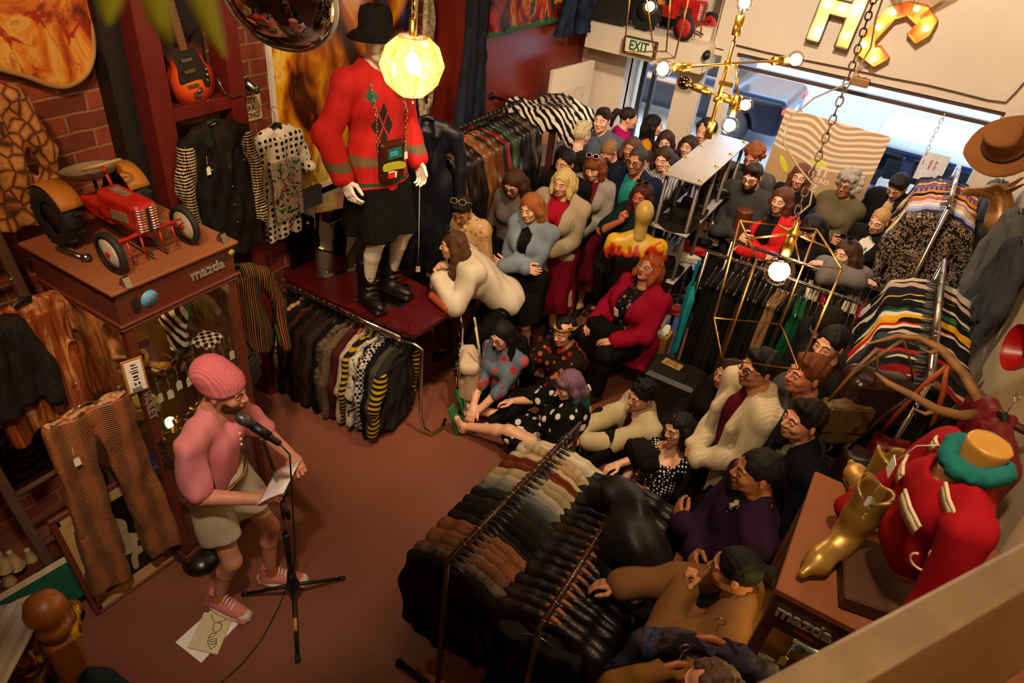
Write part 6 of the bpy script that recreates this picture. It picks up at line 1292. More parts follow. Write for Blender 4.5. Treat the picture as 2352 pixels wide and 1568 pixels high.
S = SDF(); S.chain([(0, 0, 0), (-.01, -.02, -.3), (-.03, -.03, -.75)], [.03, .10, .12], k=.03); S.keep(lambda X, Y, Z: np.abs(X + .4 * Y) - (.016 + .012 * np.sin(30 * Y + 4 * Z))); solid('turquoise_shirt', S, cloth('#1f8a94'), None, .011, wob(.01, 40, 3), (-.98, 4.88, 1.28), label='turquoise garment hanging at the shelf end of the middle rail', cat='garment')
# ---- shoe shelf
sh_ = thing('shoe_shelf', 'aluminium shelf unit of hats and shoes with a bare pale top', 'shelf', (-1.33, 5.72, 0)); ALU = plain('#b3aca6', .35, .3, 'brushed_aluminium', .06)
for k, z in enumerate((1.80, 1.36, .92, .48)): B = MB(); B.box((0, 0, z), (.32, 1.34, .018), None, .003); on(sh_, B, 'shelf_board', [ALU])
for x in (-.13, .13):
    for y in (-.62, -.2, .2, .62): B = MB(); B.cyl((x, y, 0), (x, y, 1.80), .016, n=10); on(sh_, B, 'post', [plain('#6a6058', .4, .5, 'grey_tube')])
for x in (-.13, .13):
    for y in (-.62, -.2, .2, .62): B = MB(); B.lathe([(.018, 1.809), (.018, 1.815), (.008, 1.822), (.001, 1.822)], (x, y, 0), n=12); on(sh_, B, 'brass_cap', [BRASS])
def hat(label, loc, c, rz=0, sc=1.0, rot=None, brim=.17, mat=None, crown=.115):
    t = thing('hat', label, 'hat', loc, rz, rot=rot); t.scale = (sc,) * 3; m = mat or cloth(c, None, rough=.9); S = SDF()
    S.fru((0, 0, 0), .0, .012, (brim, brim * 1.05), (brim, brim * 1.05), k=.01).fru((0, 0, 0), .0, crown, (.085, .10), (.072, .086), k=.03); S.chain([(0, -.07, crown + .035), (0, .07, crown + .02)], [.038, .03], k=.03, op='-')
    S.keep(lambda X, Y, Z: np.sqrt(X * X + Y * Y) - brim - .02)
    v, f = S.verts(.008); v[:, 2] += np.clip((np.abs(v[:, 0]) - .09) / .08, 0, 1) ** 2 * .04; put('felt', raw_mesh('felt', v, f, m), t)
    B = MB(); B.tube([(.087 * math.cos(a), .102 * math.sin(a), .022) for a in np.linspace(0, 2 * PI, 29)[:-1]], .008, 6, True); on(t, B, 'band', [cloth('#2a1a12')]); return t
hat('wide black felt hat on the upper board of the shoe shelf', (-1.32, 5.22, 1.369), '#17140f', .4, 1.05); hat('dark brown hat behind the black one on the shoe shelf', (-1.33, 5.52, 1.369), '#2a1a10', .2)
hat('black straw hat with a pale band on the second board', (-1.33, 5.24, .929), '#15120f', .1)
inside('bucket', 'dark metal bucket standing on the upper shoe shelf board', 'bucket', (-1.31, 5.82, 1.369), lambda B: B.lathe([(.075, 0), (.085, .10), (.105, .20), (.10, .205), (.08, .1), (.07, .01)], n=24, cap=False), [plain('#2a211b', .4, .5, 'dark_tin')])
S = SDF(); S.box((0, 0, .16), (.07, .11, .16), .05, k=.03).cone((0, -.06, .33), (0, .06, .33), .02, k=.03); solid('leopard_bag', S, cloth('#b8924e', 'leopard', '#2a1a10', 1.2, c3='#8a6430'), None, .008, wob(.006, 40, 2), (-1.30, 6.17, 1.369), label='leopard spotted handbag at the far end of the shoe shelf', cat='bag')
def shoe_thing(label, loc, rz, kind, c, cat='shoe', group=None, sc=1.0):
    o = put('shoe' if kind != 'boot' else 'ankle_boot', shoe_mesh(kind, leather(c, .35)), None, (loc[0], loc[1], loc[2] + .083 * sc), (0, 0, rz)); o.scale = (sc,) * 3
    return tag(o, label, cat, group)
for k, (y, z, kd, c, nm) in enumerate(((5.50, .929, 'sneaker', '#c8bca4', 'cream sneaker'), (5.66, .929, 'sneaker', '#a01c18', 'red and white sneaker'), (5.82, .929, 'boot', '#15120f', 'black ankle boot'), (5.98, .929, 'boot', '#b8a890', 'pale ankle boot'), (6.14, .929, 'boot', '#4a2c1a', 'brown snakeskin boot'), (6.28, .929, 'shoe', '#1c1814', 'black shoe'), (5.30, .489, 'boot', '#8a1414', 'tall red laced boot'), (5.5, .489, 'shoe', '#201a16', 'dark shoe'), (5.7, .489, 'shoe', '#3a2a1c', 'brown shoe'), (5.9, .489, 'boot', '#1a1613', 'black boot'), (6.1, .489, 'shoe', '#15120f', 'flat black shoe'), (5.98, 1.369, 'boot', '#17130f', 'shiny black boot'))):
    shoe_thing('%s on the %s shoe shelf board' % (nm, {1.369: 'upper', .929: 'second', .489: 'lower'}[z]), (-1.30, y, z), -1.3 + .2 * (k % 3), kd, c, sc=1.15 if kd == 'boot' else 1.0)
shoe_thing('worn brown leather boot hanging beyond the shoe shelf', (-.93, 5.95, 1.05), -.6, 'boot', '#5a2c16', sc=1.3)
S = SDF(); S.ell((0, 0, .06), (.055, .05, .07), k=.03).cone((0, 0, .12), (0, 0, .16), .018, .022, k=.02); solid('perfume_flask', S, plain('#c8a88a', .3), None, .007, None, (-1.44, 5.10, .929), label='pale round flask at the near end of the second shelf board', cat='bottle')
inside('yellow_box', 'mustard coloured box under the lowest shoe shelf board', 'box', (-1.22, 5.12, .0), lambda B: B.box((0, 0, .20), (.26, .18, .40), None, .008), [plain('#b8862c', .5)])
inside('books', 'pile of papers on the yellow box', 'papers', (-1.22, 5.12, .402), lambda B: (B.box((0, 0, .012), (.2, .15, .02)), B.box((.01, 0, .03), (.19, .14, .014), rotm(0, 0, .2))), [PAPER])
# mannequin head and flame jacket bust
fb = thing('mannequin_bust', 'yellow mannequin head wearing a black jacket with flame shoulders', 'mannequin', (-1.52, 4.93, 0), 0.4)
S = SDF(); S.ell((0, .0, 1.50), (.075, .092, .10)).ell((0, .025, 1.44), (.055, .06, .075)).cone((0, -.01, 1.42), (0, -.02, 1.30), .05, .055, k=.03).cone((0, .095, 1.475), (0, .105, 1.45), .008, .011); solid('head', S, plain('#c8a858', .3, name='cream_gloss'), fb, .007)
S = SDF(); S.cone((-.17, 0, 1.22), (.17, 0, 1.22), .065, k=.05).cone((0, 0, 1.30), (.16, 0, 1.22), .05).cone((0, 0, 1.30), (-.16, 0, 1.22), .05).ell((0, .0, 1.08), (.19, .13, .22), k=.05).ell((0, 0, .85), (.17, .12, .18), k=.05).chain([(.19, 0, 1.22), (.25, .02, .95), (.24, .06, .72)], [.065, .055, .045], k=.03).chain([(-.19, 0, 1.22), (-.25, .02, .95), (-.24, .06, .72)], [.065, .055, .045], k=.03)
def flames():
    m = NT('flame_print'); v = m.coord((1, 1, .45)); sp = m.new('SeparateXYZ'); tc = m.new('TexCoord'); m.lk(tc.outputs['Object'], sp.inputs[0]); n = m.noise(v, 13, 2, .4, .8); f = m.math('ADD', sp.outputs[2], m.math('MULTIPLY', m.math('SUBTRACT', n, .5), .45)); c = m.ramp(m.math('SUBTRACT', f, .70), [(.44, lin('#0e0c0b')), (.45, lin('#a01810')), (.51, lin('#c8401a')), (.54, lin('#d8a81c')), (.62, lin('#d8b02a'))]); return m.done(c, .4)
solid('flame_jacket', S, flames(), fb, .011, wob(.008, 46, 4)); B = MB(); B.cyl((0, 0, 0), (0, 0, .8), .02); B.lathe([(.16, 0), (.15, .02), (.02, .03)], n=20); on(fb, B, 'stand', [IRON]); B = MB(); B.lathe([(.03, 0), (.03, .006)], (.06, .14, 1.14), rotm(-PI / 2, 0, 0), 16); on(fb, B, 'round_badge', [PAPER])
# black trunk with a card, wire heater
inside('amplifier_box', 'black box seat with a small handwritten card on top', 'box', (-.84, 4.55, 0), lambda B: B.box((0, 0, .24), (.46, .34, .48), None, .03), [plain('#1c1813', .45, bump=.2)])
cd_ = thing('notice_card', 'small tan handwritten card lying on the black box', 'card', (-.90, 4.60, .483), .0); B = MB(); B.box((0, 0, .002), (.16, .09, .003), rotm(0, 0, -.1)); on(cd_, B, 'card', [plain('#b08a4c', .7)])
for k, t in enumerate(('THE BIG', 'BOX FOR', 'AVAILABLE')): text_mesh('lettering', t, .024, .0005, INK, cd_, (0, .026 - .025 * k, .0045), rotm(0, 0, -.1))
B = MB()
for k in range(9): B.tube([(-.15, -.12 + .03 * k, .0), (-.15, -.12 + .03 * k, .26), (.15, -.12 + .03 * k, .26), (.15, -.12 + .03 * k, .0)], .003, 5)
for z in (.05, .15, .26): B.tube([(-.15, -.12, z), (.15, -.12, z), (.15, .12, z), (-.15, .12, z)], .003, 5, True)
B.build('wire_basket', [STEEL], None, (-.74, 4.18, 0), label='wire basket on the floor in front of the black box', cat='basket')
# ------------------------------------------------------------------ right foreground: counter cabinet, boots, bust
cb = thing('counter_cabinet', 'wooden glass topped cabinet by the white wall carrying gold boots', 'cabinet', (.58, 1.99, 0)); OW = wood('#7a4422', '#9a5c30', 1, 'Y', .4, 'counter_wood')
B = MB(); B.box((0, 0, 1.865), (.77, .64, .03), None, .004); on(cb, B, 'top', [OW])
B = MB()
for c, d in (((0, -.30, 1.775), (.75, .03, .15)), ((0, .30, 1.775), (.75, .03, .15)), ((-.36, 0, 1.775), (.03, .6, .15)), ((.36, 0, 1.775), (.03, .6, .15))): B.box(c, d)
on(cb, B, 'header', [wood('#3a160c', '#5a2414')])
for x in (-.355, .355):
    for y in (-.29, .29): B = MB(); B.box((x, y, .86), (.04, .04, 1.70)); on(cb, B, 'post', [DKWOOD])
B = MB(); B.box((0, 0, .08), (.75, .62, .16)); on(cb, B, 'base', [DKWOOD]); B = MB(); B.box((0, -.30, .95), (.67, .005, 1.5)); on(cb, B, 'front_pane', [GLS]); B = MB(); B.box((-.36, 0, .95), (.005, .54, 1.5)); on(cb, B, 'side_pane', [GLS])
for z in (1.28, .8): B = MB(); B.box((0, 0, z), (.68, .56, .008)); on(cb, B, 'shelf', [glass((.85, .92, .88), .12)])
B = MB(); B.box((.02, .29, .95), (.66, .01, 1.5)); on(cb, B, 'back_panel', [plain('#a87420', .3, name='golden_backing', bump=.3)])
RN = rotm(PI / 2, 0, 0)
text_mesh('badge_lettering', 'mazda', .07, .004, BADGE, cb, (-.265, -.322, 1.79), RN, bold=.002)
B = MB(); B.prism([(-.04, .02), (.04, .02), (.045, -.0), (0, -.025), (-.045, 0)], .005, (-.25, -.316, 1.735), RN); on(cb, B, 'shield_emblem', [STEEL], label='small silver and red shield emblem'); B = MB(); B.prism([(-.03, .012), (.03, .005), (.03, -.003), (-.03, .004)], .002, (-.25, -.3215, 1.735), RN); on(cb, B, 'red_stripe', [plain('#a01818', .4)])
B = MB(); B.box((-.20, -.318, 1.672), (.12, .005, .05), rotm(0, .0, 0)); on(cb, B, 'picture_sticker', [plain('#9ab8b0', .5)], label='pale sticker with a motorcycle drawing'); B = MB(); B.tube([(-.235 + .015 * math.cos(a), -.322, 1.672 + .015 * math.sin(a)) for a in np.linspace(0, 6.28, 13)[:-1]], .002, 5, True); B.tube([(-.165 + .015 * math.cos(a), -.322, 1.672 + .015 * math.sin(a)) for a in np.linspace(0, 6.28, 13)[:-1]], .002, 5, True); B.tube([(-.235, -.322, 1.672), (-.2, -.322, 1.685), (-.165, -.322, 1.672)], .003, 5); on(cb, B, 'motorcycle_drawing', [plain('#1c2c38', .6)])
B = MB(); B.box((-.02, -.322, 1.72), (.07, .012, .06), None, .01); B.box((-.02, -.322, 1.765), (.16, .008, .012), rotm(0, .15, 0)); on(cb, B, 'green_emblem', [plain('#4a5a34', .5)], label='green metal emblem shaped like a radio')
lamp('POINT', (.45, 1.82, 1.55), 4.5, (1, .66, .16), .03)
B = MB(); B.sheet(lambda u, v: (-.15 + .34 * u, -.02 + .16 * v, 1.30 + .30 * math.sin(v * 1.4) * (1 - .2 * u) + .012 * math.sin(26 * u)), 24, 12, .006); B.build('lace_blouse', [cloth('#d0b27a', 'rib', sc=.7)], None, (.58, 1.86, 0), label='cream pleated lace blouse displayed inside the counter cabinet', cat='blouse')
B = MB()
for k in range(18): B.ball((.1 + .012 * k, -.24 + .004 * math.sin(k), 1.62 - .0012 * (k - 9) ** 2 * .6 + .05), .007, 8, 6)
B.tube([(.1 + .012 * k, -.24 + .004 * math.sin(k), 1.62 - .0012 * (k - 9) ** 2 * .6 + .05) for k in range(18)], .002, 5); B.build('pearl_necklace', [plain('#d8cfc0', .25)], None, (.55, 2.0, -.32), label='string of pearls inside the counter cabinet', cat='necklace')
for k in range(7): inside('brooch', 'gilt brooch on the counter cabinet shelf', 'brooch', (.30 + .06 * k, 1.78 + .03 * (k % 3), 1.30), lambda B: (B.lathe([(.018, 0), (.014, .008), (.001, .012)], n=12), B.tube([(-.03, 0, .004), (.03, .01, .004)], .004, 6)), [GOLD], 'gilt brooches in the counter cabinet', k)
tag(put("price_tag", tag_mesh(), None, (.33, 1.73, 1.50), (0, 0, .3)), "white price tag hanging inside the counter cabinet near the blouse", "tag")
def cowboy(label, loc, rz):
    t = thing('cowboy_boot', label, 'boot', loc, rz); G = plain('#a8823c', .38, .5, 'gold_leather', .2, bump=.08); S = SDF()
    S.chain([(0, .20, .030), (0, .13, .042), (0, .04, .06)], [.016, .036, .042], k=.03).ell((0, .0, .07), (.04, .055, .05), k=.03).chain([(0, -.015, .09), (0, -.03, .18), (0, -.035, .30)], [.046, .052, .062], k=.02)
    S.box((0, .07, .0), (.2, .3, .012), .001, k=.004, op='-').cone((0, -.035, .20), (0, -.035, .40), .044, .054, k=.004, op='-'); S.keep(lambda X, Y, Z: Z - .285 - 2.6 * X * X - .25 * np.abs(X)); solid('boot_upper', S, G, t, .006, wob(.004, 60, 3))
    S = SDF(); S.chain([(0, .20, .016), (0, .12, .014), (0, .05, .016)], [.012, .036, .030], k=.02); S.keep(lambda X, Y, Z: np.abs(Z - .012) - .007); S.box((0, -.02, .018), (.030, .032, .02), .006, k=.005); solid('sole', S, leather('#5a3a1c'), t, .005)
    B = MB(); B.box((.054, -.035, .30), (.004, .022, .05)); on(t, B, 'pull_tab', [G]); return t
bo = cowboy('gold leather cowboy boot standing at the front of the counter', (.335, 1.93, 1.884), 2.72); put('price_tag', tag_mesh(), bo, (0, -.035, .24)); cowboy('gold cowboy boot standing behind the front boot', (.37, 2.21, 1.884), .35)
inside('cabinet_edge_box', 'white paper slip lying between the boots on the counter', 'paper', (.44, 2.15, 1.884), lambda B: B.box((0, 0, .006), (.12, .05, .01), rotm(0, 0, .5)), [PAPER])
inside('wooden_block', 'dark wooden block under the red shirted bust', 'block', (.50, 1.88, 1.882), lambda B: B.box((0, 0, .03), (.30, .28, .06), rotm(0, 0, .2), .006), [wood('#3a2012', '#5a3018')])
bu = thing('display_bust', 'tan torso bust wearing red western shirt and teal scarf on the counter', 'mannequin', (.50, 1.88, 1.945), 1.77); bu.scale = (.92,) * 3
TANB = plain('#b8863a', .35, name='tan_plastic'); S = SDF(); S.ell((0, 0, .20), (.13, .09, .16), k=.05).ell((0, .0, .40), (.16, .10, .14), k=.05).cone((-.15, 0, .48), (.15, 0, .48), .05, k=.04).cone((0, -.005, .50), (0, -.01, .66), .055, .062, k=.03).cut((0, 0, 1), (0, 0, .655)).cut((0, 0, -1), (0, 0, .0)); solid('torso', S, TANB, bu, .009)
S = SDF(); S.ell((0, 0, .24), (.15, .115, .17), k=.05).ell((0, .0, .40), (.18, .125, .145), k=.05).cone((-.16, 0, .47), (.16, 0, .47), .066, k=.04).cone((0, -.01, .5), (.12, 0, .49), .06).cone((0, -.01, .5), (-.12, 0, .49), .06); S.cut((0, 0, -1), (0, 0, .10)); S.chain([(-.19, -.0, .46), (-.25, -.01, .15), (-.25, .02, -.16), (-.25, .03, -.28)], [.066, .062, .056, .062], k=.03).chain([(.19, .0, .46), (.25, .06, .20), (.22, .16, .06)], [.066, .056, .046], k=.03); S.ell((0, .06, .58), (.075, .09, .11), k=.01, op='-'); S.cone((0, .14, .50), (0, .16, .36), .05, .005, k=.01, op='-')
RS_ = cloth('#96101a', None, rough=.8, name='red_cotton'); solid('western_shirt', S, RS_, bu, .009, wob(.010, 44, 6))
def fringe(a, b, n, h):
    B = MB(); a = V3(a); b = V3(b); B.tube([a, (a + b) / 2 + (0, .006, 0), b], .006, 6)
    for k in range(n): p = a + (b - a) * (k + .5) / n + (0, .006 * math.sin(PI * k / n), 0); B.tube([p, p + (0, .004, -h)], [.004, .002], 4)
    return B
for q in (-1, 1): on(bu, fringe((q * .035, .135, .42), (q * .165, .10, .405), 22, .045), 'white_fringe', [cloth('#d8c8a0')]); on(bu, fringe((q * .09, .075, .535), (q * .185, .045, .50), 14, .035), 'shoulder_fringe', [cloth('#d8c8a0')])
def lasso(c, s_, f, par, nm='rope_embroidery'):
    B = MB(); pts = []
    for t in np.linspace(0, 1, 60):
        a = 2 * PI * 2.2 * t; x = .055 * math.cos(a) * (1 - .5 * t) + .10 * (t - .5); z = .05 * math.sin(a) * (1 - .3 * t) - .10 * t; pts.append(V3(c) + f(x * s_, z * s_))
    B.tube(pts, .004, 6); on(par, B, nm, [cloth('#d8c090')])
lasso((-.185, .02, .40), 1.0, lambda x, z: V3((-.035 + abs(x) * .3, x, z)), bu); lasso((.0, -.128, .34), 1.0, lambda x, z: V3((x, -.008, z)), bu)
S = SDF(); S.chain([(.07 * math.cos(a), -.005 + .075 * math.sin(a), .575 + .012 * math.sin(2 * a)) for a in np.linspace(0, 2 * PI, 14)], [.027] * 14, k=.02).chain([(.05, -.03, .57), (.12, -.06, .55), (.17, -.02, .50)], [.026, .045, .035], k=.03); solid('teal_scarf', S, cloth('#1f6a66', None, rough=.9), bu, .008, strands(.004, 150, 2)); B = MB(); B.tube([(.02, .06, .60), (.07, .13, .52), (.06, .165, .44)], .0015, 4); B.box((.06, .168, .42), (.05, .003, .06)); on(bu, B, 'price_tag', [PAPER])
hang('knit', cloth('#1c1618', 'marble', '#3a2c30', 1.2, c3='#2a3a5a'), (.09, 1.62, 1.66), .35, 'dark patterned sweater on a pale wooden hanger beside the counter cabinet', 'sweater', v=3, L=.6, hanger='wood')
hang('jacket', cloth('#6e4a1c', None), (.02, 1.50, 1.60), .7, 'mustard jacket on a wooden hanger at the lower picture edge', 'jacket', v=1, L=.55, hanger='wood')
# ---- right wall
dh = thing('deer_head', 'gold painted deer head mounted on the white wall', 'deer head', (.96, 6.02, 1.82), 0); GLD = plain('#9a6a34', .35, .35, 'bronze_paint', .15); S = SDF()
S.chain([(0, 0, -.10), (-.10, .02, .02), (-.17, .06, .16)], [.12, .10, .075], k=.05).ell((-.22, .08, .20), (.075, .06, .06), rotm(0, 0, -.4), k=.04).chain([(-.22, .08, .20), (-.38, .15, .13)], [.055, .032], k=.03).ell((-.39, .155, .13), (.03, .03, .026), k=.02)
for q in (-1, 1): S.cone((-.16, .06 + q * .05, .25), (-.10, .06 + q * .09, .33), .022, .008, k=.02).ell((-.27, .10 + q * .045, .205), .012, k=.006)
S.cut((1, 0, 0), (.015, 0, 0)); solid('head', S, GLD, dh, .009); B = MB(); B.lathe([(.13, 0), (.14, .02), (.11, .025)], (.02, 0, -.08), rotm(0, -PI / 2, 0), 24); on(dh, B, 'plaque', [wood('#4a2c18', '#6a4426')])
hp_ = at_y(2312, 338, 6.0); hat('large tan felt hat hung on the deer head', hp_.tolist(), '#6c401c', .3, 1.55, rot=(.45, -.75, .3), crown=.12, brim=.165)
for k, (px, py, x, c, L, nm) in enumerate(((2322, 330, .84, '#2c3448', .62, 'navy blue'), (2300, 420, .82, '#4a4e54', .78, 'slate grey'), (2345, 490, .84, '#5a5a58', .80, 'long grey'), (2352, 560, .86, '#3a3e44', .5, 'dark grey'))):
    p = at_x(px, py, x); hang('shirt', cloth(c), (x, p[1], p[2] + .12), WY + .1, '%s dress hanging on the white wall near the deer head' % nm, 'dress', name='dress', v=k, L=L, w=.19)
mgp = at_x(2340, 800, .80); mg = thing('megaphone', 'bright red horn loudspeaker on the white wall', 'megaphone', mgp.tolist()); B = MB(); B.lathe([(.11, -.02), (.105, .0), (.06, .07), (.035, .16), (.03, .2), (.028, .2)], R=frame_z((.9, .25, .0)), n=28, cap=False); on(mg, B, 'horn', [REDP]); B = MB(); B.tube([V3((.9, .25, 0)) * .2 / .934, V3((.9, .25, 0)) * .23], .03); on(mg, B, 'mount', [STEEL])
sp_2 = at_x(2258, 782, .975); B = MB(); B.box((0, 0, 0), (.03, .06, .075), None, .012); B.ball((-.02, 0, .0), .018); B.build('door_chime', [plain('#d8c8a8', .45)], None, sp_2.tolist(), label='small cream sensor box on the white wall', cat='sensor')
mjp = at_x(2300, 905, .78); mj = hang('jacket', cloth('#6a0f18', None, rough=.5, name='maroon_nylon'), (.80, 3.02, 2.10), WY + .25, 'maroon nylon jacket with cream lettering hanging on the white wall', 'jacket', v=4, L=.62, w=.23)
for k, (t, z) in enumerate((('T', -.30), ('AN', -.40), ('CB', -.51))): text_mesh('lettering', t, .105, .001, plain('#d8b88a', .6), mj, (-.03 + .012 * k, .068, z), rotm(PI / 2, 0, PI), bold=.0)
an = thing('antler_rack', 'pair of antlers on the white wall used as a bag hook', 'antlers', (.96, 3.08, 1.92)); AN = plain('#8a6238', .6, name='antler', var=.3, bump=.3)
def a_(px, py, z): return at_z(px, py, z) - V3((.96, 3.08, 1.92))
for nm, pts, rs in (('upper_antler', [a_(2250, 925, 1.92), a_(2215, 860, 1.97), a_(2160, 800, 2.0), a_(2110, 775, 2.0), a_(2060, 772, 1.98), a_(1990, 790, 1.96)], [.024, .022, .02, .016, .013, .004]), ('lower_antler', [a_(2255, 950, 1.9), a_(2205, 955, 1.9), a_(2150, 940, 1.92), a_(2090, 905, 1.94), a_(2040, 880, 1.96), a_(2010, 855, 1.98)], [.026, .024, .022, .018, .015, .004])):
    B = MB(); B.tube(pts, rs, 8); m_ = pts[2]; B.tube([m_, m_ + V3((-.03, -.02, -.03)), m_ + V3((-.08, -.03, -.02))], [.014, .010, .003], 8); on(an, B, nm, [AN])
B = MB(); B.tube([a_(2250, 935, 1.9), V3((.02, 0, 0))], .02); on(an, B, 'skull_plate', [DKWOOD])
def bag(label, top, c, d, L, name='leather_bag', rz=0.0, strapc=None, rough=.4, nm2='leather'):
    t = thing(name, label, 'bag', (top[0], top[1], top[2] - L), rz); S = SDF(); S.box((0, 0, 0), (d[0] / 2, d[1] / 2, d[2] / 2), min(d) * .3, k=.02); solid('body', S, leather(c, rough), t, .009, wob(.010, 40, int(L * 100)))
    B = MB(); B.box((0, -d[1] / 2 - .004, d[2] * .15), (d[0] * .92, .012, d[2] * .62), None, .005); on(t, B, 'flap', [leather(c, rough)])
    B = MB(); B.tube([(-d[0] * .45, 0, d[2] * .45), (-d[0] * .2, 0, L * .75), (0, 0, L)], .012, 6, flat=.35); B.tube([(d[0] * .45, 0, d[2] * .45), (d[0] * .2, 0, L * .75), (0, 0, L)], .012, 6, flat=.35); on(t, B, 'strap', [leather(strapc or c)])
    B = MB(); B.box((d[0] * .2, -d[1] / 2 - .014, 0), (.025, .008, .035)); on(t, B, 'buckle', [BRASS]); return t
bag('big shiny dark brown leather duffel bag hanging from the antlers', at_z(2075, 780, 1.97), '#2c1a12', (.34, .20, .28), .36, strapc='#7a5a3a', rough=.25, rz=.5); bag('olive and tan satchel with buckles hanging by the duffel bag', at_z(2015, 800, 1.96), '#5a4420', (.26, .10, .26), .46, strapc='#7a5a3a', rz=.6); bag('dark brown strapped bag hanging low from the antlers', at_z(2100, 905, 1.93), '#26160f', (.30, .12, .26), .52, rz=.2); bag('red leather bag with an orange strap hanging near the wall', at_z(2175, 840, 1.97), '#7a1a14', (.24, .11, .24), .62, strapc='#b05020', rz=.1); bag('small black bag hanging at the wall end of the antlers', at_z(2200, 930, 1.91), '#14100e', (.2, .1, .2), .60, rz=.3)
# ---- microphone stand, cable, papers
ms = thing('microphone_stand', 'black tripod microphone stand in front of the man in pink', 'microphone stand', (-2.0, 1.545, 0))
B = MB(); B.lathe([(.035, .16), (.04, .19), (.03, .22), (.022, .30), (.018, .30)], n=18); on(ms, B, 'hub', [BLACK]); B = MB(); B.cyl((0, 0, .20), (0, 0, .62), .016); B.mi = 1; B.cyl((0, 0, .60), (0, 0, .92), .011); B.mi = 0; B.cyl((0, 0, .57), (0, 0, .64), .019); on(ms, B, 'pole', [BLACK, STEEL])
for k, (px, py) in enumerate(((560, 1365), (788, 1328), (684, 1518))):
    e = at_z(px, py, .02) - V3((-2.0, 1.545, 0)); B = MB(); B.tube([(0, 0, .19), e], .011, 8); B.mi = 1; B.tube([e * .93 + V3((0, 0, .02)), e * 1.02], .014, 8)
    if k == 2: B.mi = 2; B.tube([e * .45 + V3((0, 0, .105)), e * .62 + V3((0, 0, .075))], .0118, 8)
    on(ms, B, 'leg', [BLACK, RUBBER, plain('#b8861c', .5, name='yellow_label')])
J = V3((.01, 0, .95)); mic = at_d(600, 990, 3.02) - V3((-2.0, 1.545, 0)); tail = V3((.16, -.06, .62)); B = MB(); B.cyl((0, 0, .90), (0, 0, .98), .020); B.tube([J + V3((0, -.02, 0)), J + V3((0, .03, 0))], .022); on(ms, B, 'clutch', [BLACK])
u_ = (J - mic) / np.linalg.norm(J - mic); B = MB(); B.tube([mic + u_ * .10, J, J + u_ * .28], .009, 8); B.mi = 1; B.tube([J + u_ * .26, J + u_ * .36], .015, 8); on(ms, B, 'boom', [STEEL, RUBBER])
mp_ = V3((-2.0, 1.545, 0)) + mic; u2 = V3((.62, .38, -.68)); u2 /= np.linalg.norm(u2); mk = thing('microphone', 'black handheld microphone with grey mesh head clipped to the stand', 'microphone', (mp_ - u2 * .12).tolist())
F_ = frame_z(u2); B = MB(); B.lathe([(.001, -.005), (.018, .002), (.026, .022), (.027, .036), (.024, .05), (.022, .056)], R=F_, n=20); on(mk, B, 'mesh_head', [plain('#5a5852', .4, .7, 'steel_mesh', bump=.6)]); B = MB(); B.lathe([(.022, .054), (.022, .06), (.019, .075), (.014, .20), (.013, .215)], R=F_, n=18); on(mk, B, 'handle', [BLACK]); B = MB(); B.lathe([(.0185, .10), (.0185, .115)], R=F_, n=18); B.lathe([(.018, .155), (.018, .165)], R=F_, n=18); on(mk, B, 'silver_band', [CHROME]); B = MB(); B.tube([u2 * .08, u2 * .16], .021, 10); on(mk, B, 'clip', [BLACK])
e_ = V3(mk.location) + u2 * .215; inside('microphone_cable', 'thin black cable running from the microphone across the floor', 'cable', (0, 0, 0), lambda B: B.tube([e_, e_ + (.03, .02, -.06), (-1.90, 1.52, .75), (-1.965, 1.56, .5), (-1.97, 1.53, .3), at_z(660, 1345, .006), at_z(640, 1395, .006), at_z(600, 1470, .006), at_z(560, 1520, .006), at_z(500, 1575, .006), at_z(440, 1640, .006)], .004, 6), [RUBBER])

def paper(label, corners, z, name='sheet_of_paper', t=.003, mat=None):
    P = [at_z(px, py, z) for px, py in corners]; c = sum(P) / 4; B = MB(); B.add([p - c for p in P] + [p - c + (0, 0, t) for p in P], [(3, 2, 1, 0), (4, 5, 6, 7), (0, 1, 5, 4), (1, 2, 6, 5), (2, 3, 7, 6), (3, 0, 4, 7)]); return B.build(name, [mat or PAPER], None, c.tolist(), label=label, cat='paper')
paper('white sheet of paper under the drawing pad on the floor', ((403, 1475), (490, 1397), (550, 1430), (462, 1522)), .001)
pd = paper('cream drawing pad with ink sketches on the floor', ((470, 1408), (535, 1418), (500, 1505), (432, 1488)), .006, 'drawing_pad', .012, plain('#d0bf98', .75, name='cartridge_paper', var=.05))
def dr(pts, r=.002): B = MB(); B.tube([at_z(px, py, .0195) - V3(pd.location) for px, py in pts], r, 5); on(pd, B, 'ink_sketch', [INK])
dr([(485, 1412), (493, 1430), (515, 1425), (530, 1415)]); dr([(493, 1430), (488, 1445), (496, 1452), (508, 1445), (510, 1432), (500, 1430)]); dr([(478, 1465), (485, 1455), (497, 1453), (490, 1462), (476, 1465)]); dr([(477, 1470), (498, 1466), (496, 1482), (484, 1490), (478, 1480), (477, 1470)]); dr([(480, 1474), (497, 1471)]); dr([(481, 1480), (496, 1477)])

S = SDF(); S.box((0, 0, 0), (.13, .035, .15), .03, k=.02); solid('printed_tote_bag', S, cloth('#a89a3a', 'marble', '#e0dcc8', 2.2, c3='#8a2a24'), None, .009, wob(.012, 40, 4), at_z(1492, 1372, .98).tolist(), (.1, 0, .9), 'yellow printed tote bag hanging by the woman in the tan cardigan', 'bag')
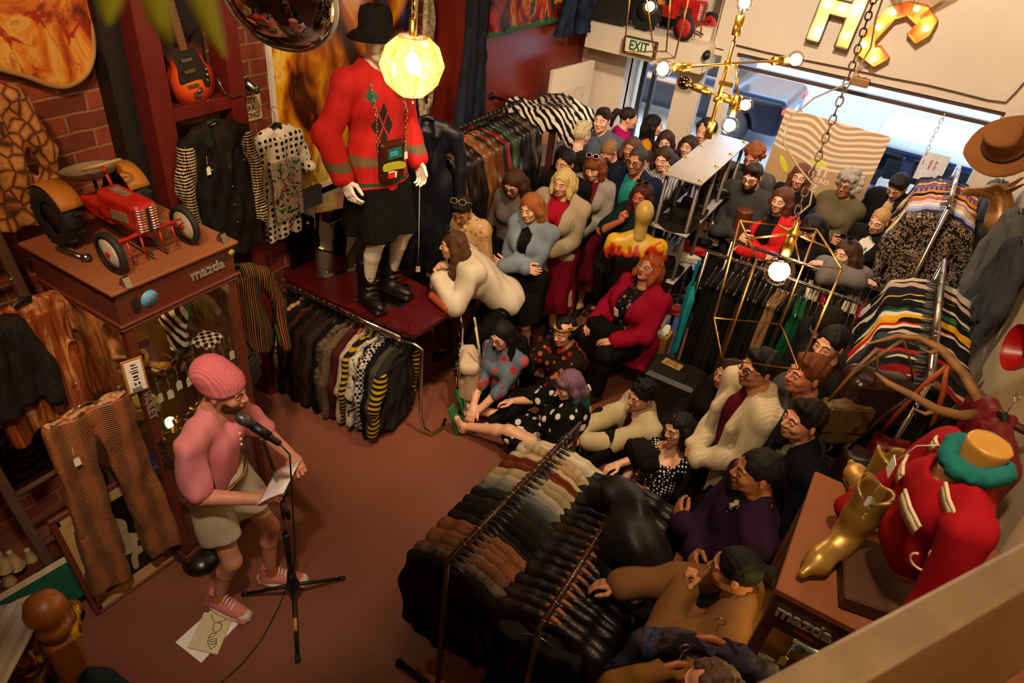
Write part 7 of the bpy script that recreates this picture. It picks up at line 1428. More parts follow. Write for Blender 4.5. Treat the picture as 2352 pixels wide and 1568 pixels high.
# ------------------------------------------------------------------ lamps, letters, street
BULBG = glass((1.0, .97, .9), .12, .02, 'bulb_glass'); FIL = emit('#ffdf9a', 60, 'filament'); GLOWB = emit('#ffe2a8', 22, 'lit_bulb')
def bulb(parent, c, d, r=.045, on_=True, power=6, sock=BRASS, nm='bulb'):
    """glass globe centred at c, its socket on the side -d"""
    c = V3(c); d = V3(d); d /= np.linalg.norm(d); F = frame_z(d)
    B = MB(); B.lathe([(.016, -r - .035), (.018, -r - .01)] + [(r * math.sin(a), -r * math.cos(a)) for a in np.linspace(.45, PI - .001, 14)], c, F, 22, cap=False); g_ = B.build(nm, [BULBG if on_ else metal('#b8a080', .05, 'mirrored_bulb')], parent)
    if on_: B = MB(); B.ball(c, r * .60, 14, 10, F); B.build('glowing_core', [emit('#ffd48a', 13, 'glow_core')], g_)
    B = MB(); B.cyl(c - d * (r + .10), c - d * (r + .015), .021); B.build('socket', [sock], parent)
    if on_ and power: lamp('POINT', (c + d * 0 + V3(parent.location)).tolist(), power, (1, .68, .34), r * .9)
hub = at_z(1672, 145, 3.0); ch = thing('chandelier', 'brass branching chandelier with round bare bulbs before the door', 'chandelier', hub.tolist()); O = hub
def cz_(px, py, z): return at_z(px, py, z) - O
zv = lambda h: V3((0, 0, h))
B = MB(); B.cyl(zv(-.28), zv(.10), .009); on(ch, B, 'stem', [BRASS]); B = MB(); B.tube([zv(.10), zv(1.90)], .0035, 6); on(ch, B, 'cable', [IRON])
L_, R_ = cz_(1523, 158, 2.98), cz_(1828, 137, 3.02); B = MB(); B.tube([L_ * .62, R_ * .66], .006, 8); B.ball((0, 0, 0), .018); on(ch, B, 'arm', [BRASS]); bulb(ch, L_, L_ - R_, .042, power=7); bulb(ch, R_, R_ - L_, .042, power=7)
m2 = zv(-.17); A2, B2 = cz_(1572, 190, 2.86), cz_(1712, 241, 2.80); B = MB(); B.tube([A2 + (B2 - A2) * .3, A2 + (B2 - A2) * .75], .006, 8); B.tube([m2 - (.02, 0, 0), m2 + (.02, 0, 0)], .015); on(ch, B, 'arm', [BRASS]); bulb(ch, A2, A2 - B2, .034, on_=False); bulb(ch, B2, B2 - A2, .038, power=6)
tp = zv(.10) + V3((.0, .0, .10)); bulb(ch, tp + V3((0, 0, .06)), (0, 0, 1), .036, power=5)
b3 = cz_(1676, 288, 2.74); B = MB(); B.tube([V3((.035, .01, .0)), b3 + (0, 0, .14)], .005, 8); B.box((.02, .0, -.09), (.07, .02, .02)); on(ch, B, 'arm', [BRASS]); bulb(ch, b3, (0, 0, -1), .042, power=6); B = MB(); B.cyl(zv(-.28), zv(-.36), .02); on(ch, B, 'empty_socket', [BRASS])
# cage pendant with the big round bulb
def cage(label, top, bot, zt, zb, bpx, bz, r, lit, mat, cab_top, power):
    T = [at_z(px, py, zt) for px, py in top]; Bm = [at_z(px, py, zb) for px, py in bot]; c = sum(T) / 4; t = thing('pendant_lamp', label, 'pendant lamp', c.tolist()); T = [p - c for p in T]; Bm = [p - c for p in Bm]; B = MB()
    B.tube(T, .0042, 6, True); B.tube(Bm, .0042, 6, True)
    for p, q in zip(T, Bm): B.tube([p, q], .0042, 6)
    bc = at_z(*bpx, bz) - c; tp_ = bc + (0, 0, r + .11)
    for k in range(4): B.tube([(T[k] + T[(k + 1) % 4]) / 2, tp_], .0035, 6)
    on(t, B, 'wire_frame', [mat]); bulb(t, bc, (0, 0, -1), r, lit, power, BRASS if lit else STEEL)
    B = MB(); B.lathe([(.03, 0), (.028, .008), (.012, .02), (.008, .05)], tp_, n=16); on(t, B, 'canopy', [BRASS]); return t, c, tp_
GW = metal('#e6bc70', .38, 'gilt_wire')
pl, pc, ptp = cage('large gold wire cage pendant around one big globe bulb', ((1700, 507), (1876, 527), (1935, 617), (1738, 595)), ((1640, 730), (1794, 744), (1834, 848), (1658, 825)), 2.56, 2.20, (1790, 622), 2.43, .062, True, GW, 4.8, 12)
pl2, pc2, _ = cage('narrow wire cage pendant with an unlit bulb before the door', ((1452, -60), (1545, -58), (1590, -40), (1480, -42)), ((1433, 120), (1530, 118), (1550, 133), (1504, 136)), 3.30, 2.90, (1493, 15), 3.12, .038, True, GW, 4.8, 1.0)
def chain_thing(label, pts, r=.0035, ln=.045, w=.012): B = MB(); chain(B, pts, ln, r, w); return B.build('chain', [plain('#7a6450', .4, .7, 'old_steel')], None, label=label, cat='chain')
ct = V3((-.31, 3.25, 4.9)); chain_thing('steel chain carrying the big gold wire cage pendant', [pc + ptp + (0, 0, .05), at_d(1830, 490, 2.95), at_d(1945, 190, 3.1), at_d(2005, 5, 3.3), ct])
inside('lamp_flex', 'clear looping flex hanging beside the pendant chain', 'cable', (0, 0, 0), lambda B: B.tube([ct, at_d(2012, 40, 3.25), at_d(2000, 110, 3.18), at_d(1950, 190, 3.1), at_d(1870, 225, 3.05), at_d(1810, 275, 3.0), at_d(1800, 330, 2.98), at_d(1835, 385, 2.96), at_d(1868, 425, 2.95), at_d(1860, 470, 2.95), at_d(1815, 510, 2.94), pc + ptp + (0, 0, .04)], .004, 6), [plain('#b8a890', .3)])
inside('sagging_chain', 'pale thin chain hanging inside the shop window', 'chain', (0, 0, 0), lambda B: chain(B, [at_y(2170, 262, 7.25), at_y(2140, 320, 7.25), at_y(2115, 385, 7.25)], .05, .004, .014), [plain('#c8bca8', .4)])
# faceted pendant lamp
fl = thing('faceted_pendant', 'glowing faceted perspex pendant lamp on a chain beside the mannequin', 'pendant lamp', at_d(947, 150, 3.5).tolist())
def shade_mat():
    m = NT('string_wound_perspex'); m.n.remove(m.b); v = m.coord(); f = m.noise(v, 60, 4, .7); tr = m.new('BsdfTranslucent'); tr.inputs[0].default_value = (*lin('#f0cf8a'), 1); tp = m.new('BsdfTransparent'); tp.inputs[0].default_value = (*lin('#fff0d0'), 1); gl = m.new('BsdfGlossy'); gl.inputs['Roughness'].default_value = .1
    mx = m.new('MixShader'); m.lk(m.ramp(f, [(.35, (.22,) * 3), (.65, (.62,) * 3)]), mx.inputs[0]); m.lk(tp.outputs[0], mx.inputs[1]); m.lk(tr.outputs[0], mx.inputs[2]); m2 = m.new('MixShader'); m2.inputs[0].default_value = .06; m.lk(mx.outputs[0], m2.inputs[1]); m.lk(gl.outputs[0], m2.inputs[2]); m.lk(m2.outputs[0], m.n['Material Output'].inputs[0]); return m.mat
B = MB(); B.lathe([(.065, .135), (.125, .085), (.155, .0), (.125, -.085), (.065, -.135)], n=8, smooth=False, cap=False); on(fl, B, 'shade', [shade_mat()])
B = MB()
for k in range(8): a = 2 * PI * k / 8; F = rotm(0, 0, a); B.prism([(.06, .15), (.075, .155), (.135, .093), (.168, .005), (.168, -.005), (.135, -.093), (.075, -.155), (.06, -.15), (.062, -.135), (.122, -.085), (.152, 0), (.122, .085), (.062, .135)], .005, (0, 0, 0), F @ np.stack([(1, 0, 0), (0, 0, 1), (0, -1, 0)], 1).astype(float))
on(fl, B, 'fins', [glass((1, .93, .78), .12, .05, 'perspex')]); B = MB(); B.lathe([(.07, .12), (.07, .128)], n=24); on(fl, B, 'top_disc', [PAPER]); B = MB(); B.ball((0, 0, .01), (.032, .032, .05)); on(fl, B, 'lit_bulb', [emit('#ffdf9c', 30, 'lit_bulb')]); B = MB(); B.cyl((0, 0, .06), (0, 0, .2), .018); on(fl, B, 'socket', [BRASS]); B = MB(); chain(B, [(0, 0, .2), (0, 0, 2.0)], .04, .003, .011); on(fl, B, 'chain', [BRASS]); B = MB(); B.tube([(.02, 0, .2), (.035, 0, .6), (.015, .01, 1.2), (.01, 0, 2.0)], .004, 6); on(fl, B, 'flex', [plain('#b8a070', .4)]); lamp('POINT', fl.location, 12, (1, .70, .36), .05)
# marquee letters
LW_ = plain('#c98a3a', .5, name='painted_tin', var=.25); LR = plain('#3a2a1c', .6, name='rusty_tin')
def marquee(name, label, poly, bulbs, loc, inset, rimc, power, rz):
    t = thing(name, label, 'sign', loc, rot=(0, rz, 0)); RN_ = np.stack([(1, 0, 0), (0, 0, 1), (0, 1, 0)], 1).astype(float); B = MB(); B.prism(poly, -.02, (0, .06, 0), RN_); on(t, B, 'back_plate', [inset])
    B = MB(); n = len(poly)
    for i in range(n):
        a = V3((poly[i][0], 0, poly[i][1])); b = V3((poly[(i + 1) % n][0], 0, poly[(i + 1) % n][1])); d = b - a; B.box((a + b) / 2 + (0, .02, 0), (np.linalg.norm(d) + .008, .11, .008), rotm(0, -math.atan2(d[2], d[0]), 0))
    on(t, B, 'rim', [rimc])
    for x, z in bulbs: B = MB(); B.ball((x, .0, z), .024, 12, 8); on(t, B, 'bulb', [emit('#fff0c8', 30, 'marquee_bulb')]); B = MB(); B.cyl((x, .02, z), (x, .045, z), .014); on(t, B, 'lamp_holder', [BRASS])
    for x, z in bulbs[::2]: lamp('POINT', (loc[0] + x, loc[1] - .035, loc[2] + z), power, (1, .72, .36), .024)
    return t
Hp = [(-.19, -.30), (-.07, -.30), (-.07, -.06), (.07, -.06), (.07, -.30), (.19, -.30), (.19, .36), (.07, .36), (.07, .06), (-.07, .06), (-.07, .36), (-.19, .36)]
hc_ = at_y(1932, 20, 7.24); marquee('marquee_letter', 'lit marquee letter H with bulbs on the wall over the window', Hp, [(-.13, -.22), (-.13, -.0), (-.13, .22), (0, 0), (.13, 0), (.13, -.2), (.13, .22)], hc_.tolist(), plain('#e8c060', .5, name='yellow_tin', var=.2), LR, 4.5, .05)
Cp = [(-.05, -.24), (.02, -.33), (.22, -.33), (.27, -.20), (.13, -.17), (.10, -.20), (.06, -.16), (.06, .08), (.12, .16), (.24, .15), (.24, .05), (.36, .03), (.40, .15), (.36, .27), (.2, .31), (.05, .25), (-.06, .13), (-.07, -.18)]
cc_ = at_y(2040, 60, 7.24); marquee('marquee_letter', 'orange marquee letter C with round bulbs beside the letter H', [(x * .9 - .05, z * .9) for x, z in Cp], [(-.05, -.22), (-.06, -.05), (-.05, .10), (.08, .22), (.25, .15), (.10, -.26)], cc_.tolist(), plain('#b86420', .5, name='orange_tin', var=.3), plain('#c8862c', .5), 1.8, .42)
g2 = thing('glass_pendant', 'clear perspex pendant edge at the top over the letter C', 'pendant lamp', at_d(2125, -45, 3.6).tolist()); B = MB()
for k in range(8): F = rotm(0, 0, 2 * PI * k / 8); B.prism([(.05, .14), (.15, .06), (.155, -.05), (.06, -.14), (.055, -.12), (.145, -.045), (.14, .05), (.045, .12)], .005, (0, 0, 0), F @ np.stack([(1, 0, 0), (0, 0, 1), (0, -1, 0)], 1).astype(float))
on(g2, B, 'fins', [glass((1, .95, .85), .15, .05, 'perspex')]); B = MB(); B.lathe([(.06, .13), (.14, .06), (.145, -.05), (.06, -.13)], n=8, smooth=False, cap=False); on(g2, B, 'shade', [glass((1, .95, .86), .12, .05, 'perspex')]); B = MB(); B.cyl((0, 0, .1), (0, 0, 1.2), .004); on(g2, B, 'cable', [IRON])
# wires and the little heater over the window
inside('wall_cable', 'dark cable sagging along the wall above the window', 'cable', (0, 0, 0), lambda B: B.tube([at_y(px, py, 7.28) for px, py in ((1690, 103), (1760, 120), (1860, 140), (1950, 158), (2040, 178), (2130, 195), (2200, 212), (2270, 230), (2310, 235), (2330, 215), (2352, 190))], .006, 6), [plain('#4a3220', .6)])
inside('wall_transformer', 'small brown transformer box on the window head', 'transformer', at_y(1975, 188, 7.24).tolist(), lambda B: (B.box((0, 0, 0), (.16, .08, .07), None, .006), B.tube([(.0 + .05 * math.cos(a), .03, .08 + .05 * math.sin(a)) for a in np.linspace(0, 5.5, 16)], .004, 5)), [plain('#8a6434', .5)])
# ---- window poster (seen from behind)
def wavy():
    m = NT('wavy_print'); tc = m.new('TexCoord'); sp = m.new('SeparateXYZ'); m.lk(tc.outputs['Object'], sp.inputs[0]); x, _, z = sp.outputs
    w1 = m.math('MULTIPLY', m.math('SINE', m.math('MULTIPLY', x, 6.5)), .055); w2 = m.math('MULTIPLY', m.math('SINE', m.math('ADD', m.math('MULTIPLY', x, 13.0), 1.2)), .035); amp = m.math('ADD', m.math('MULTIPLY', z, 1.6), .25)
    q = m.math('ADD', z, m.math('MULTIPLY', m.math('ADD', w1, w2), amp)); q = m.math('SUBTRACT', q, m.math('MULTIPLY', m.math('MULTIPLY', x, x), .45)); f = m.math('SINE', m.math('MULTIPLY', q, 105)); s_ = m.math('GREATER_THAN', f, .1); low = m.math('GREATER_THAN', q, -.07)
    return m.done(m.mix(m.math('MULTIPLY', s_, low), lin('#c09a6a'), lin('#ead8c2')), .6)
wp = thing('window_poster', 'tan poster with wavy white stripes hung in the shop window', 'poster', at_y(1886, 372, 7.27).tolist(), rot=(0, .03, 0)); B = MB(); B.box((0, 0, 0), (.98, .008, .80)); on(wp, B, 'sheet', [wavy()])
for t, z, s_ in (('THE', -.09, .13), ('CULT·CUTS', -.18, .055), ('ST', -.27, .11)): text_mesh('mirrored_lettering', t, s_, .0008, plain('#ead8c2', .6), wp, (.0, -.006, z), np.stack([(-1, 0, 0), (0, 0, 1), (0, -1, 0)], 1).astype(float), bold=.003)
for x, z, a in ((-.02, -.02, .1), (-.33, -.12, .9), (.0, -.38, -.4)): B = MB(); B.prism([(.09 * math.cos(q) , .028 * math.sin(q)) for q in np.linspace(0, 6.28, 21)[:-1]], .001, (x, -.005, z), rotm(PI / 2, a, 0)); on(wp, B, 'yellow_spot', [plain('#d8d83a', .6)])
wp2 = thing('reflected_sign', 'faint red lettered window reflection, put in as a small white sheet', 'sign', at_y(2140, 385, 7.25).tolist()); B = MB(); B.box((0, 0, 0), (.22, .006, .26)); on(wp2, B, 'sheet', [plain('#d8d8dc', .6)]); text_mesh('lettering', 'E F\nE F', .055, .0008, plain('#a02020', .6), wp2, (0, -.005, .02), rotm(PI / 2, 0, 0))  # opaque sheet stands in for a faint lettered reflection in the glass
wc = thing('chair', 'white rounded chair by the window behind the shirts', 'chair', at_z(2055, 440, 1.0).tolist()[:2] + [0], .2); WCH = plain('#d8d4cc', .5, name='white_shell'); B = MB(); B.box((0, 0, .82), (.44, .05, .62), None, .024); on(wc, B, 'backrest', [WCH]); B = MB(); B.box((0, -.2, .47), (.44, .42, .04), None, .015); on(wc, B, 'seat', [WCH])
for x in (-.19, .19):
    for y in (-.38, -.02): B = MB(); B.cyl((x, y, 0), (x, y, .46), .014); on(wc, B, 'leg', [STEEL])
# ---- cars in the street
def car(label, loc, rz, L, Wd, Hh, paint, roof_c=None):
    t = thing('car', label, 'car', loc, rz); pm = plain(paint, .18, .3, 'car_paint', .03); z0 = .32; zb = Hh * .58; S = SDF()
    S.box((0, 0, (z0 + zb) / 2), (L / 2, Wd / 2, (zb - z0) / 2), .12, k=.05).box((-.1, 0, (zb + Hh) / 2 - .05), (L * .30, Wd / 2 - .14, (Hh - zb) / 2 + .05), .14, k=.18)
    for x in (-L * .31, L * .31):
        for y in (-Wd / 2, Wd / 2): S.ell((x, y, .33), (.40, .24, .40), k=.02, op='-')
    solid('body', S, pm, t, .045)
    G = SDF(); G.box((-.1, 0, (zb + Hh) / 2 - .05), (L * .30 + .012, Wd / 2 - .128, (Hh - zb) / 2 + .05), .14, k=.18).box((0, 0, (z0 + zb) / 2), (L / 2 - .02, Wd / 2 - .02, (zb - z0) / 2), .12, k=.05); zc = (zb + .03, Hh - .13)
    G.cut((0, 0, 1), (0, 0, zc[1])); G.cut((0, 0, -1), (0, 0, zc[0]))
    for x in (-.1, -L * .22): G.box((x, 0, Hh / 2), (.035, Wd, Hh), .01, k=.004, op='-')
    G.box((0, 0, Hh * .8), (L * .22, Wd * .36, Hh), .01, k=.004, op='-')
    if roof_c: Q = SDF(); Q.box((-.1, 0, (zb + Hh) / 2 - .05), (L * .30 + .012, Wd / 2 - .128, (Hh - zb) / 2 + .062), .14, k=.1); Q.cut((0, 0, -1), (0, 0, Hh - .10)); solid('roof', Q, plain(roof_c, .3, name='overexposed_roof', var=.03), t, .04)  # near-white roof colour stands in for daylight overexposing the roof
    solid('windows', G, plain('#0d1218', .06, .2, 'tinted_glass', 0), t, .04)
    for x in (-L * .31, L * .31):
        for y in (-1, 1):
            B = MB(); B.lathe([(.2, -.1), (.31, -.1), (.33, -.06), (.33, .06), (.31, .1), (.2, .1)], (x, y * (Wd / 2 - .12), .33), rotm(PI / 2, 0, 0), 28); w = B.build('tyre', [RUBBER], t); B = MB(); B.lathe([(.2, -.105), (.05, -.11), (.05, .11), (.2, .105)], (x, y * (Wd / 2 - .12), .33), rotm(PI / 2, 0, 0), 20); B.build('wheel_rim', [STEEL], w)
    for y in (-1, 1):
        B = MB(); B.box((L / 2 - .06, y * (Wd / 2 - .22), zb - .16), (.16, .40, .17), None, .05); on(t, B, 'tail_light', [emit('#ff3018', 1.6, 'tail_light')]); B = MB(); B.box((-L / 2 + .06, y * (Wd / 2 - .25), zb - .16), (.14, .36, .14), None, .04); on(t, B, 'headlight', [plain('#d8dce0', .15)])
    B = MB(); B.box((L / 2 + .0, 0, zb - .3), (.03, .5, .12)); on(t, B, 'number_plate', [plain('#e4e4e0', .5)]); B = MB(); B.box((L / 2 - .02, 0, .42), (.14, Wd - .1, .16), None, .05); B.box((-L / 2 + .02, 0, .42), (.14, Wd - .1, .16), None, .05); on(t, B, 'bumper', [pm])
    return t
car('dark navy car with lit red tail lights across the street', (-4.15, 13.4, -.16), 0, 4.6, 1.85, 1.62, '#0a0d18'); car('blue car parked close outside the shop window, roof coloured white as overexposed', (1.12, 9.95, -.12), 0, 4.4, 1.78, 1.55, '#1c2a4c', '#d4d8dc')
# leaves close to the camera
pt = thing('hanging_plant', 'blurred yellow green leaf blades drooping at the top left', 'plant', at_d(300, -200, .40).tolist())
for k, (a, b, c) in enumerate((((330, -160), (360, 10), (395, 105)), ((430, -180), (462, -10), (520, 135)), ((240, -140), (255, -20), (250, 60)))):
    P0, P1, P2 = [at_d(*q, .38 - .02 * k) - V3(pt.location) for q in (a, b, c)]; sd = V3((.007, .003, .002)); B = MB(); B.sheet(lambda u, v: (1 - u) ** 2 * P0 + 2 * u * (1 - u) * (2 * P1 - .5 * P0 - .5 * P2) + u * u * P2 + sd * (v - .5) * 2 * (1 - u ** 3), 14, 2, .0012); on(pt, B, 'leaf', [plain('#8a8c1c', .5, name='leaf')])
B = MB(); B.tube([(0, 0, 0), (-.02, .02, .3), (0, .02, .9)], .003); on(pt, B, 'stem', [plain('#5a6a1c', .6)])
# ------------------------------------------------------------------ the crowd
SPK = (-2.3, 1.4); SKA, SKB, SKC, SKD = '#cf9474', '#dba888', '#b87c58', '#a86c48'
FOLD = dict(rh=(-.09, .205, 1.10), lh=(.11, .235, 1.06), rp=(.7, -.2, -.5), lp=(-.7, -.2, -.5), rhd=(-1, .12, .1), lhd=(1, .05, .12), rhn=(0, 1, .3), lhn=(0, 1, .3))
CLASP = dict(rh=(.045, .215, .97), lh=(-.045, .235, .96), hands=('grip', 'grip'), rhd=(-.9, .3, -.2), lhd=(.9, .3, -.2), rhn=(0, 1, .4), lhn=(0, 1, .2))
CHIN = dict(rh=(.06, .20, 1.34), rp=(.7, .2, -.8), hands=('fist', 'relax'), rhd=(-.3, .0, 1), rhn=(.2, 1, 0))
SIT = dict(pel=(0, 0, .13), feet=((.16, .38, .08), (-.16, .38, .08)), kn=((.9, .5, .8), (-.9, .5, .8)), fdir=((-.6, .8, 0), (.6, .8, 0)))
KNEES = dict(pel=(0, 0, .12), feet=((.12, .48, .085), (-.12, .48, .085)), kn=((.1, .3, 1), (-.1, .3, 1)))
STOOL = dict(pel=(0, 0, .50), feet=((.13, .44, .085), (-.13, .44, .085)), kn=((.12, .5, 1), (-.12, .5, 1)))
DKT = cloth('#15120f'); JEAN = cloth('#1f2836', 'denim', '#2c3a50'); BLKM = '#14110f'
_n_p = [0]
def crowd(label, px, py, H, to=SPK, off=(0, 0), zc=None, **kw):
    p = at_z(px, py, .92 * H if zc is None else zc); _n_p[0] += 1; kw.setdefault('bottom', ('trousers', DKT)); kw.setdefault('seed', _n_p[0] * 3)
    return person(label, p[0] + off[0], p[1] + off[1], to, H=H, **kw)
def T(c, pat=None, c2=None, sc=1.0, c3=None, **kw): return dict(m=cloth(c, pat, c2, sc, c3=c3), **kw)
# by the door
crowd('man in grey blue collared shirt standing just inside the door', 1386, 272, 1.80, sk=SKB, top=T('#4a5260', collar=1, o=.016, name='shirt'), hair=('quiff', '#2a1a10'), beard=None, w=1.0, jaw=1.05)
crowd('woman in magenta puff sleeved blouse with a dark ponytail by the door', 1436, 268, 1.70, to=(1.0, 8.2), fem=True, sk=SKB, top=T('#a80f5c', flare=.02, sl=.95, o=.018), hair=('pony', '#2a1a12'), head=(.1, .05, 0))
crowd('woman with long black hair and a mustard top in the doorway', 1494, 285, 1.68, to=(1.0, 8.2), fem=True, sk=SKB, top=T('#c07a14'), hair=('long', '#0e0b0a'), bottom=('trousers', JEAN))
crowd('bowed blond woman in black T-shirt with gold lettering behind the fringe woman', 1408, 332, 1.70, fem=True, sk=SKA, top=T('#15120f', sl=.42), hair=('tied', '#8a6238'), head=(0, .65, 0), gl=[('#2a1c14',)], shut=True, extra=lambda I: text_mesh('shirt_lettering', 'OPERA', .075, .001, plain('#c8963c', .5), I['root'], I['P'](0, .150, .30).tolist(), rotm(PI / 2, 0, PI), bold=.001))
crowd('woman with wavy dark hair looking left behind the striped blouse', 1524, 326, 1.64, off=(0, .1), fem=True, sk=SKB, top=T('#3a2a24'), hair=('long', '#3a2216'), head=(.25, .1, .1))
crowd('woman in blue and cream striped blouse with brown bob', 1528, 358, 1.66, fem=True, sk=SKB, top=T('#b8a890', 'stripe', '#4a5a7a', 1.5, collar=1, o=.016), hair=('bob', '#3a2416'), head=(.1, .15, 0))
crowd('person with bleached cropped hair beside the red cabinet', 1314, 318, 1.72, to=(-2.0, 8.5), sk=SKB, top=T('#1c1816'), hair=('spiky', '#c8b48a'), off=(.0, .15))
crowd('short dark haired person in black behind the blonde woman', 1306, 370, 1.68, sk=SKA, top=T('#1a1413'), over=T('#141110', open=.05), hair=('short', '#1a110c'), head=(-.2, .1, 0))
crowd('woman with auburn fringe, grey cardigan and burgundy dress', 1372, 375, 1.66, fem=True, sk=SKB, top=T('#5a0f1c', hem=-.1), over=T('#8a8078', open=.085, hem=-.12), bottom=('skirt', cloth('#5a0f1c'), .32, .25), hair=('longbangs', '#7a3e1c'), gl=[('#d8d0c4', glass((.25, .2, .18), .15, .05, 'dark_lens'), 1)], head=(.05, .3, .05), shut=True, **CLASP)
crowd('woman half hidden between the bowed woman and the blazer man', 1446, 352, 1.62, fem=True, sk=SKC, top=T('#2a2220'), hair=('bob', '#5a3a24'), off=(-.05, .2))
crowd('man in glasses, navy blazer and teal T-shirt', 1470, 362, 1.80, sk=SKC, top=T('#1f7a72', neck=.03), over=T('#10182c', open=.08, hem=-.14, collar=0, name='blazer'), hair=('buzz', '#3a332e'), gl=[('#14181c',)], beard=None, head=(.0, .12, 0))
crowd('red haired woman with sunglasses on her head and hand at chin', 1478, 443, 1.62, fem=True, sk='#b8664a', top=T('#12201a', sl=.45), hair=('long', '#4a1f12'), gl=[('#5a3a14', glass((.3, .2, .1), .2, .05, 'brown_lens'), 1)], w=1.08, head=(.15, .1, 0), **CHIN)
crowd('blonde woman in dark red dress and long cream cardigan', 1300, 412, 1.68, fem=True, sk=SKB, w=1.18, bust=.012, top=T('#9a0f24', hem=-.1, neck=.035), over=dict(m=cloth('#a8987c', 'cable'), open=.10, hem=-.52, name='cardigan', sl=.9), bottom=('skirt', cloth('#6a0a1c', 'rib', sc=.5), .36, .27), hair=('bob', '#d8bc7a', .004), shoes=('boot', '#15110f'), head=(.0, .12, 0), **CLASP)
crowd('woman with long brown hair and glasses looking down by the leather rail', 1190, 405, 1.68, fem=True, sk=SKA, top=T('#5a5048', sl=.45), hair=('long', '#4a2a16'), gl=[('#17120f',)], head=(0, .5, 0), shut=True, bottom=('trousers', DKT))
crowd('red haired woman in denim jacket with folded arms', 1178, 483, 1.62, fem=True, sk=SKB, top=T('#14110f', neck=.03), over=T('#6a7884', 'denim', '#8694a0', open=.06, hem=-.02, collar=1, name='denim_jacket'), bottom=('skirt', cloth('#15110f'), .52, .22), hair=('wavy', '#9a5a2a', .004), head=(-.1, .2, .12), shoes=('boot', '#17120f'), off=(.08, .22), **FOLD)
crowd('dark haired person in beige patterned shirt with sunglasses on head', 1060, 478, 1.62, sk=SKC, top=T('#b8956a', 'floral', '#8a6a44', 1.6, c3='#c8a880', collar=1, o=.016), hair=('quiff', '#14100e'), gl=[('#b8a060', metal('#8a9a4a', .08, 'mirror_lens'), 1)], head=(.15, .55, 0), shut=True, off=(-.05, .12), bottom=('trousers', cloth('#6a3a1c')))
def ntext(I):
    text_mesh('shirt_lettering', 'NEW', .07, .001, INK, I['root'], I['P'](0, .150, .33).tolist(), np.array(I['Rt']) @ rotm(PI / 2, 0, PI))
person('woman in white sweatshirt with mirrored sunglasses leaning on the table', -2.24, 4.04, (-2.60, 3.72), H=1.64, fem=True, sk=SKB, pel=(0, -.02, .88), lean=(.80, 0, 0), head=(-.05, .10, .1), rh=(.0, .50, 1.13), lh=(-.06, .52, 1.10), rp=(.6, .2, -1), lp=(-.6, .2, -1), hands=('fist', 'fist'), rhd=(-.3, .2, .6), lhd=(.3, .2, .6),
       top=T('#c8bca8', name='sweatshirt', o=.028), bottom=('trousers', cloth('#17130f')), hair=('long', '#5a3c22'), gl=[('#2a3a4a', metal('#2a7ac0', .06, 'blue_mirror_lens'), 1)], extra=ntext, seed=77)
# by the window
crowd('man in green sweater by the window frame', 1618, 303, 1.74, sk=SKB, top=T('#3f5a1c'), hair=('curly', '#2a1a10', -.02), off=(0, .05))
crowd('dark haired woman mostly hidden behind the top of the shoe shelf', 1590, 335, 1.60, fem=True, sk=SKB, top=T('#2a2420'), hair=('bob', '#3a2418'), off=(-.03, .0))
crowd('grey streaked dark haired person hidden behind the shoe shelf', 1560, 385, 1.58, to=(-2.6, 3.0), sk=SKA, top=T('#1a1715'), hair=('short', '#2a2320'), off=(-.08, .0))
crowd('ginger curly haired man in grey top behind the bearded man', 1738, 350, 1.80, sk='#c88468', top=T('#4a4540'), hair=('curly', '#8a4a22', -.028), w=1.1, head=(.1, .35, 0))
crowd('bearded man in glasses and dark grey shirt with folded arms', 1736, 398, 1.78, sk=SKB, w=1.1, top=T('#33302e', collar=1, o=.018), hair=('quiff', '#2a1c12'), beard='#2a190f', gl=[('#15120f',)], head=(.15, .25, .05), **FOLD)
crowd('woman in bright red cardigan with long brown hair', 1800, 455, 1.66, fem=True, sk=SKB, top=T('#141110'), over=T('#c01c1c', open=.08, hem=-.1), hair=('long', '#5a3018'), head=(.1, .05, 0), **FOLD)
crowd('brown haired woman in black top behind the red cardigan', 1842, 398, 1.70, fem=True, sk=SKB, top=T('#141214', sl=.42), hair=('long', '#6a3a20'), head=(.3, .1, 0), **FOLD)
crowd('woman with grey curly hair, glasses and olive sweater', 1952, 420, 1.70, fem=True, sk=SKC, top=T('#5a5038', o=.016), hair=('curly', '#a89c90', .006), gl=[('#2a1612',)], head=(.05, .08, 0), **FOLD)
crowd('dark haired man in black jacket looking down behind the shirts', 2092, 410, 1.80, off=(-.05, -.1), sk=SKA, top=T('#c0b8ae'), over=T('#12100f', open=.04), hair=('quiff', '#1f1612'), head=(.1, .6, 0), shut=True)
crowd('blonde woman with hair tied back in black denim jacket over a printed top', 2028, 500, 1.62, fem=True, sk=SKB, top=T('#c8b8a8', 'floral', '#b0281c', .8, c3='#2a6a5a'), over=T('#141210', open=.07, hem=-.05, collar=1), hair=('bun', '#b08a52'), head=(.1, .25, 0))
crowd('dark haired woman with a fringe in black top behind the rails', 1880, 512, 1.62, fem=True, sk=SKA, top=T('#15110f'), hair=('longbangs', '#1a1210'), head=(.05, .5, .1), shut=True)
person('woman in grey top leaning her arms on the rear trouser rail', -.04, 5.73, PI + .12, H=1.66, fem=True, sk=SKB, pel=(0, .02, .96), lean=(.50, 0, 0), head=(-.7, .1, .15), rh=(-.12, .43, 1.41), lh=(.14, .41, 1.44), rp=(.9, .3, -.1), lp=(-.9, .3, -.1), rhd=(-1, .1, 0), lhd=(1, .1, 0), top=T('#6a6460', o=.014), bottom=('trousers', DKT), hair=('long', '#4a2c1a'), gl=[('#17120f', glass((.2, .18, .16), .15, .05, 'dark_lens'), 1)], seed=91)
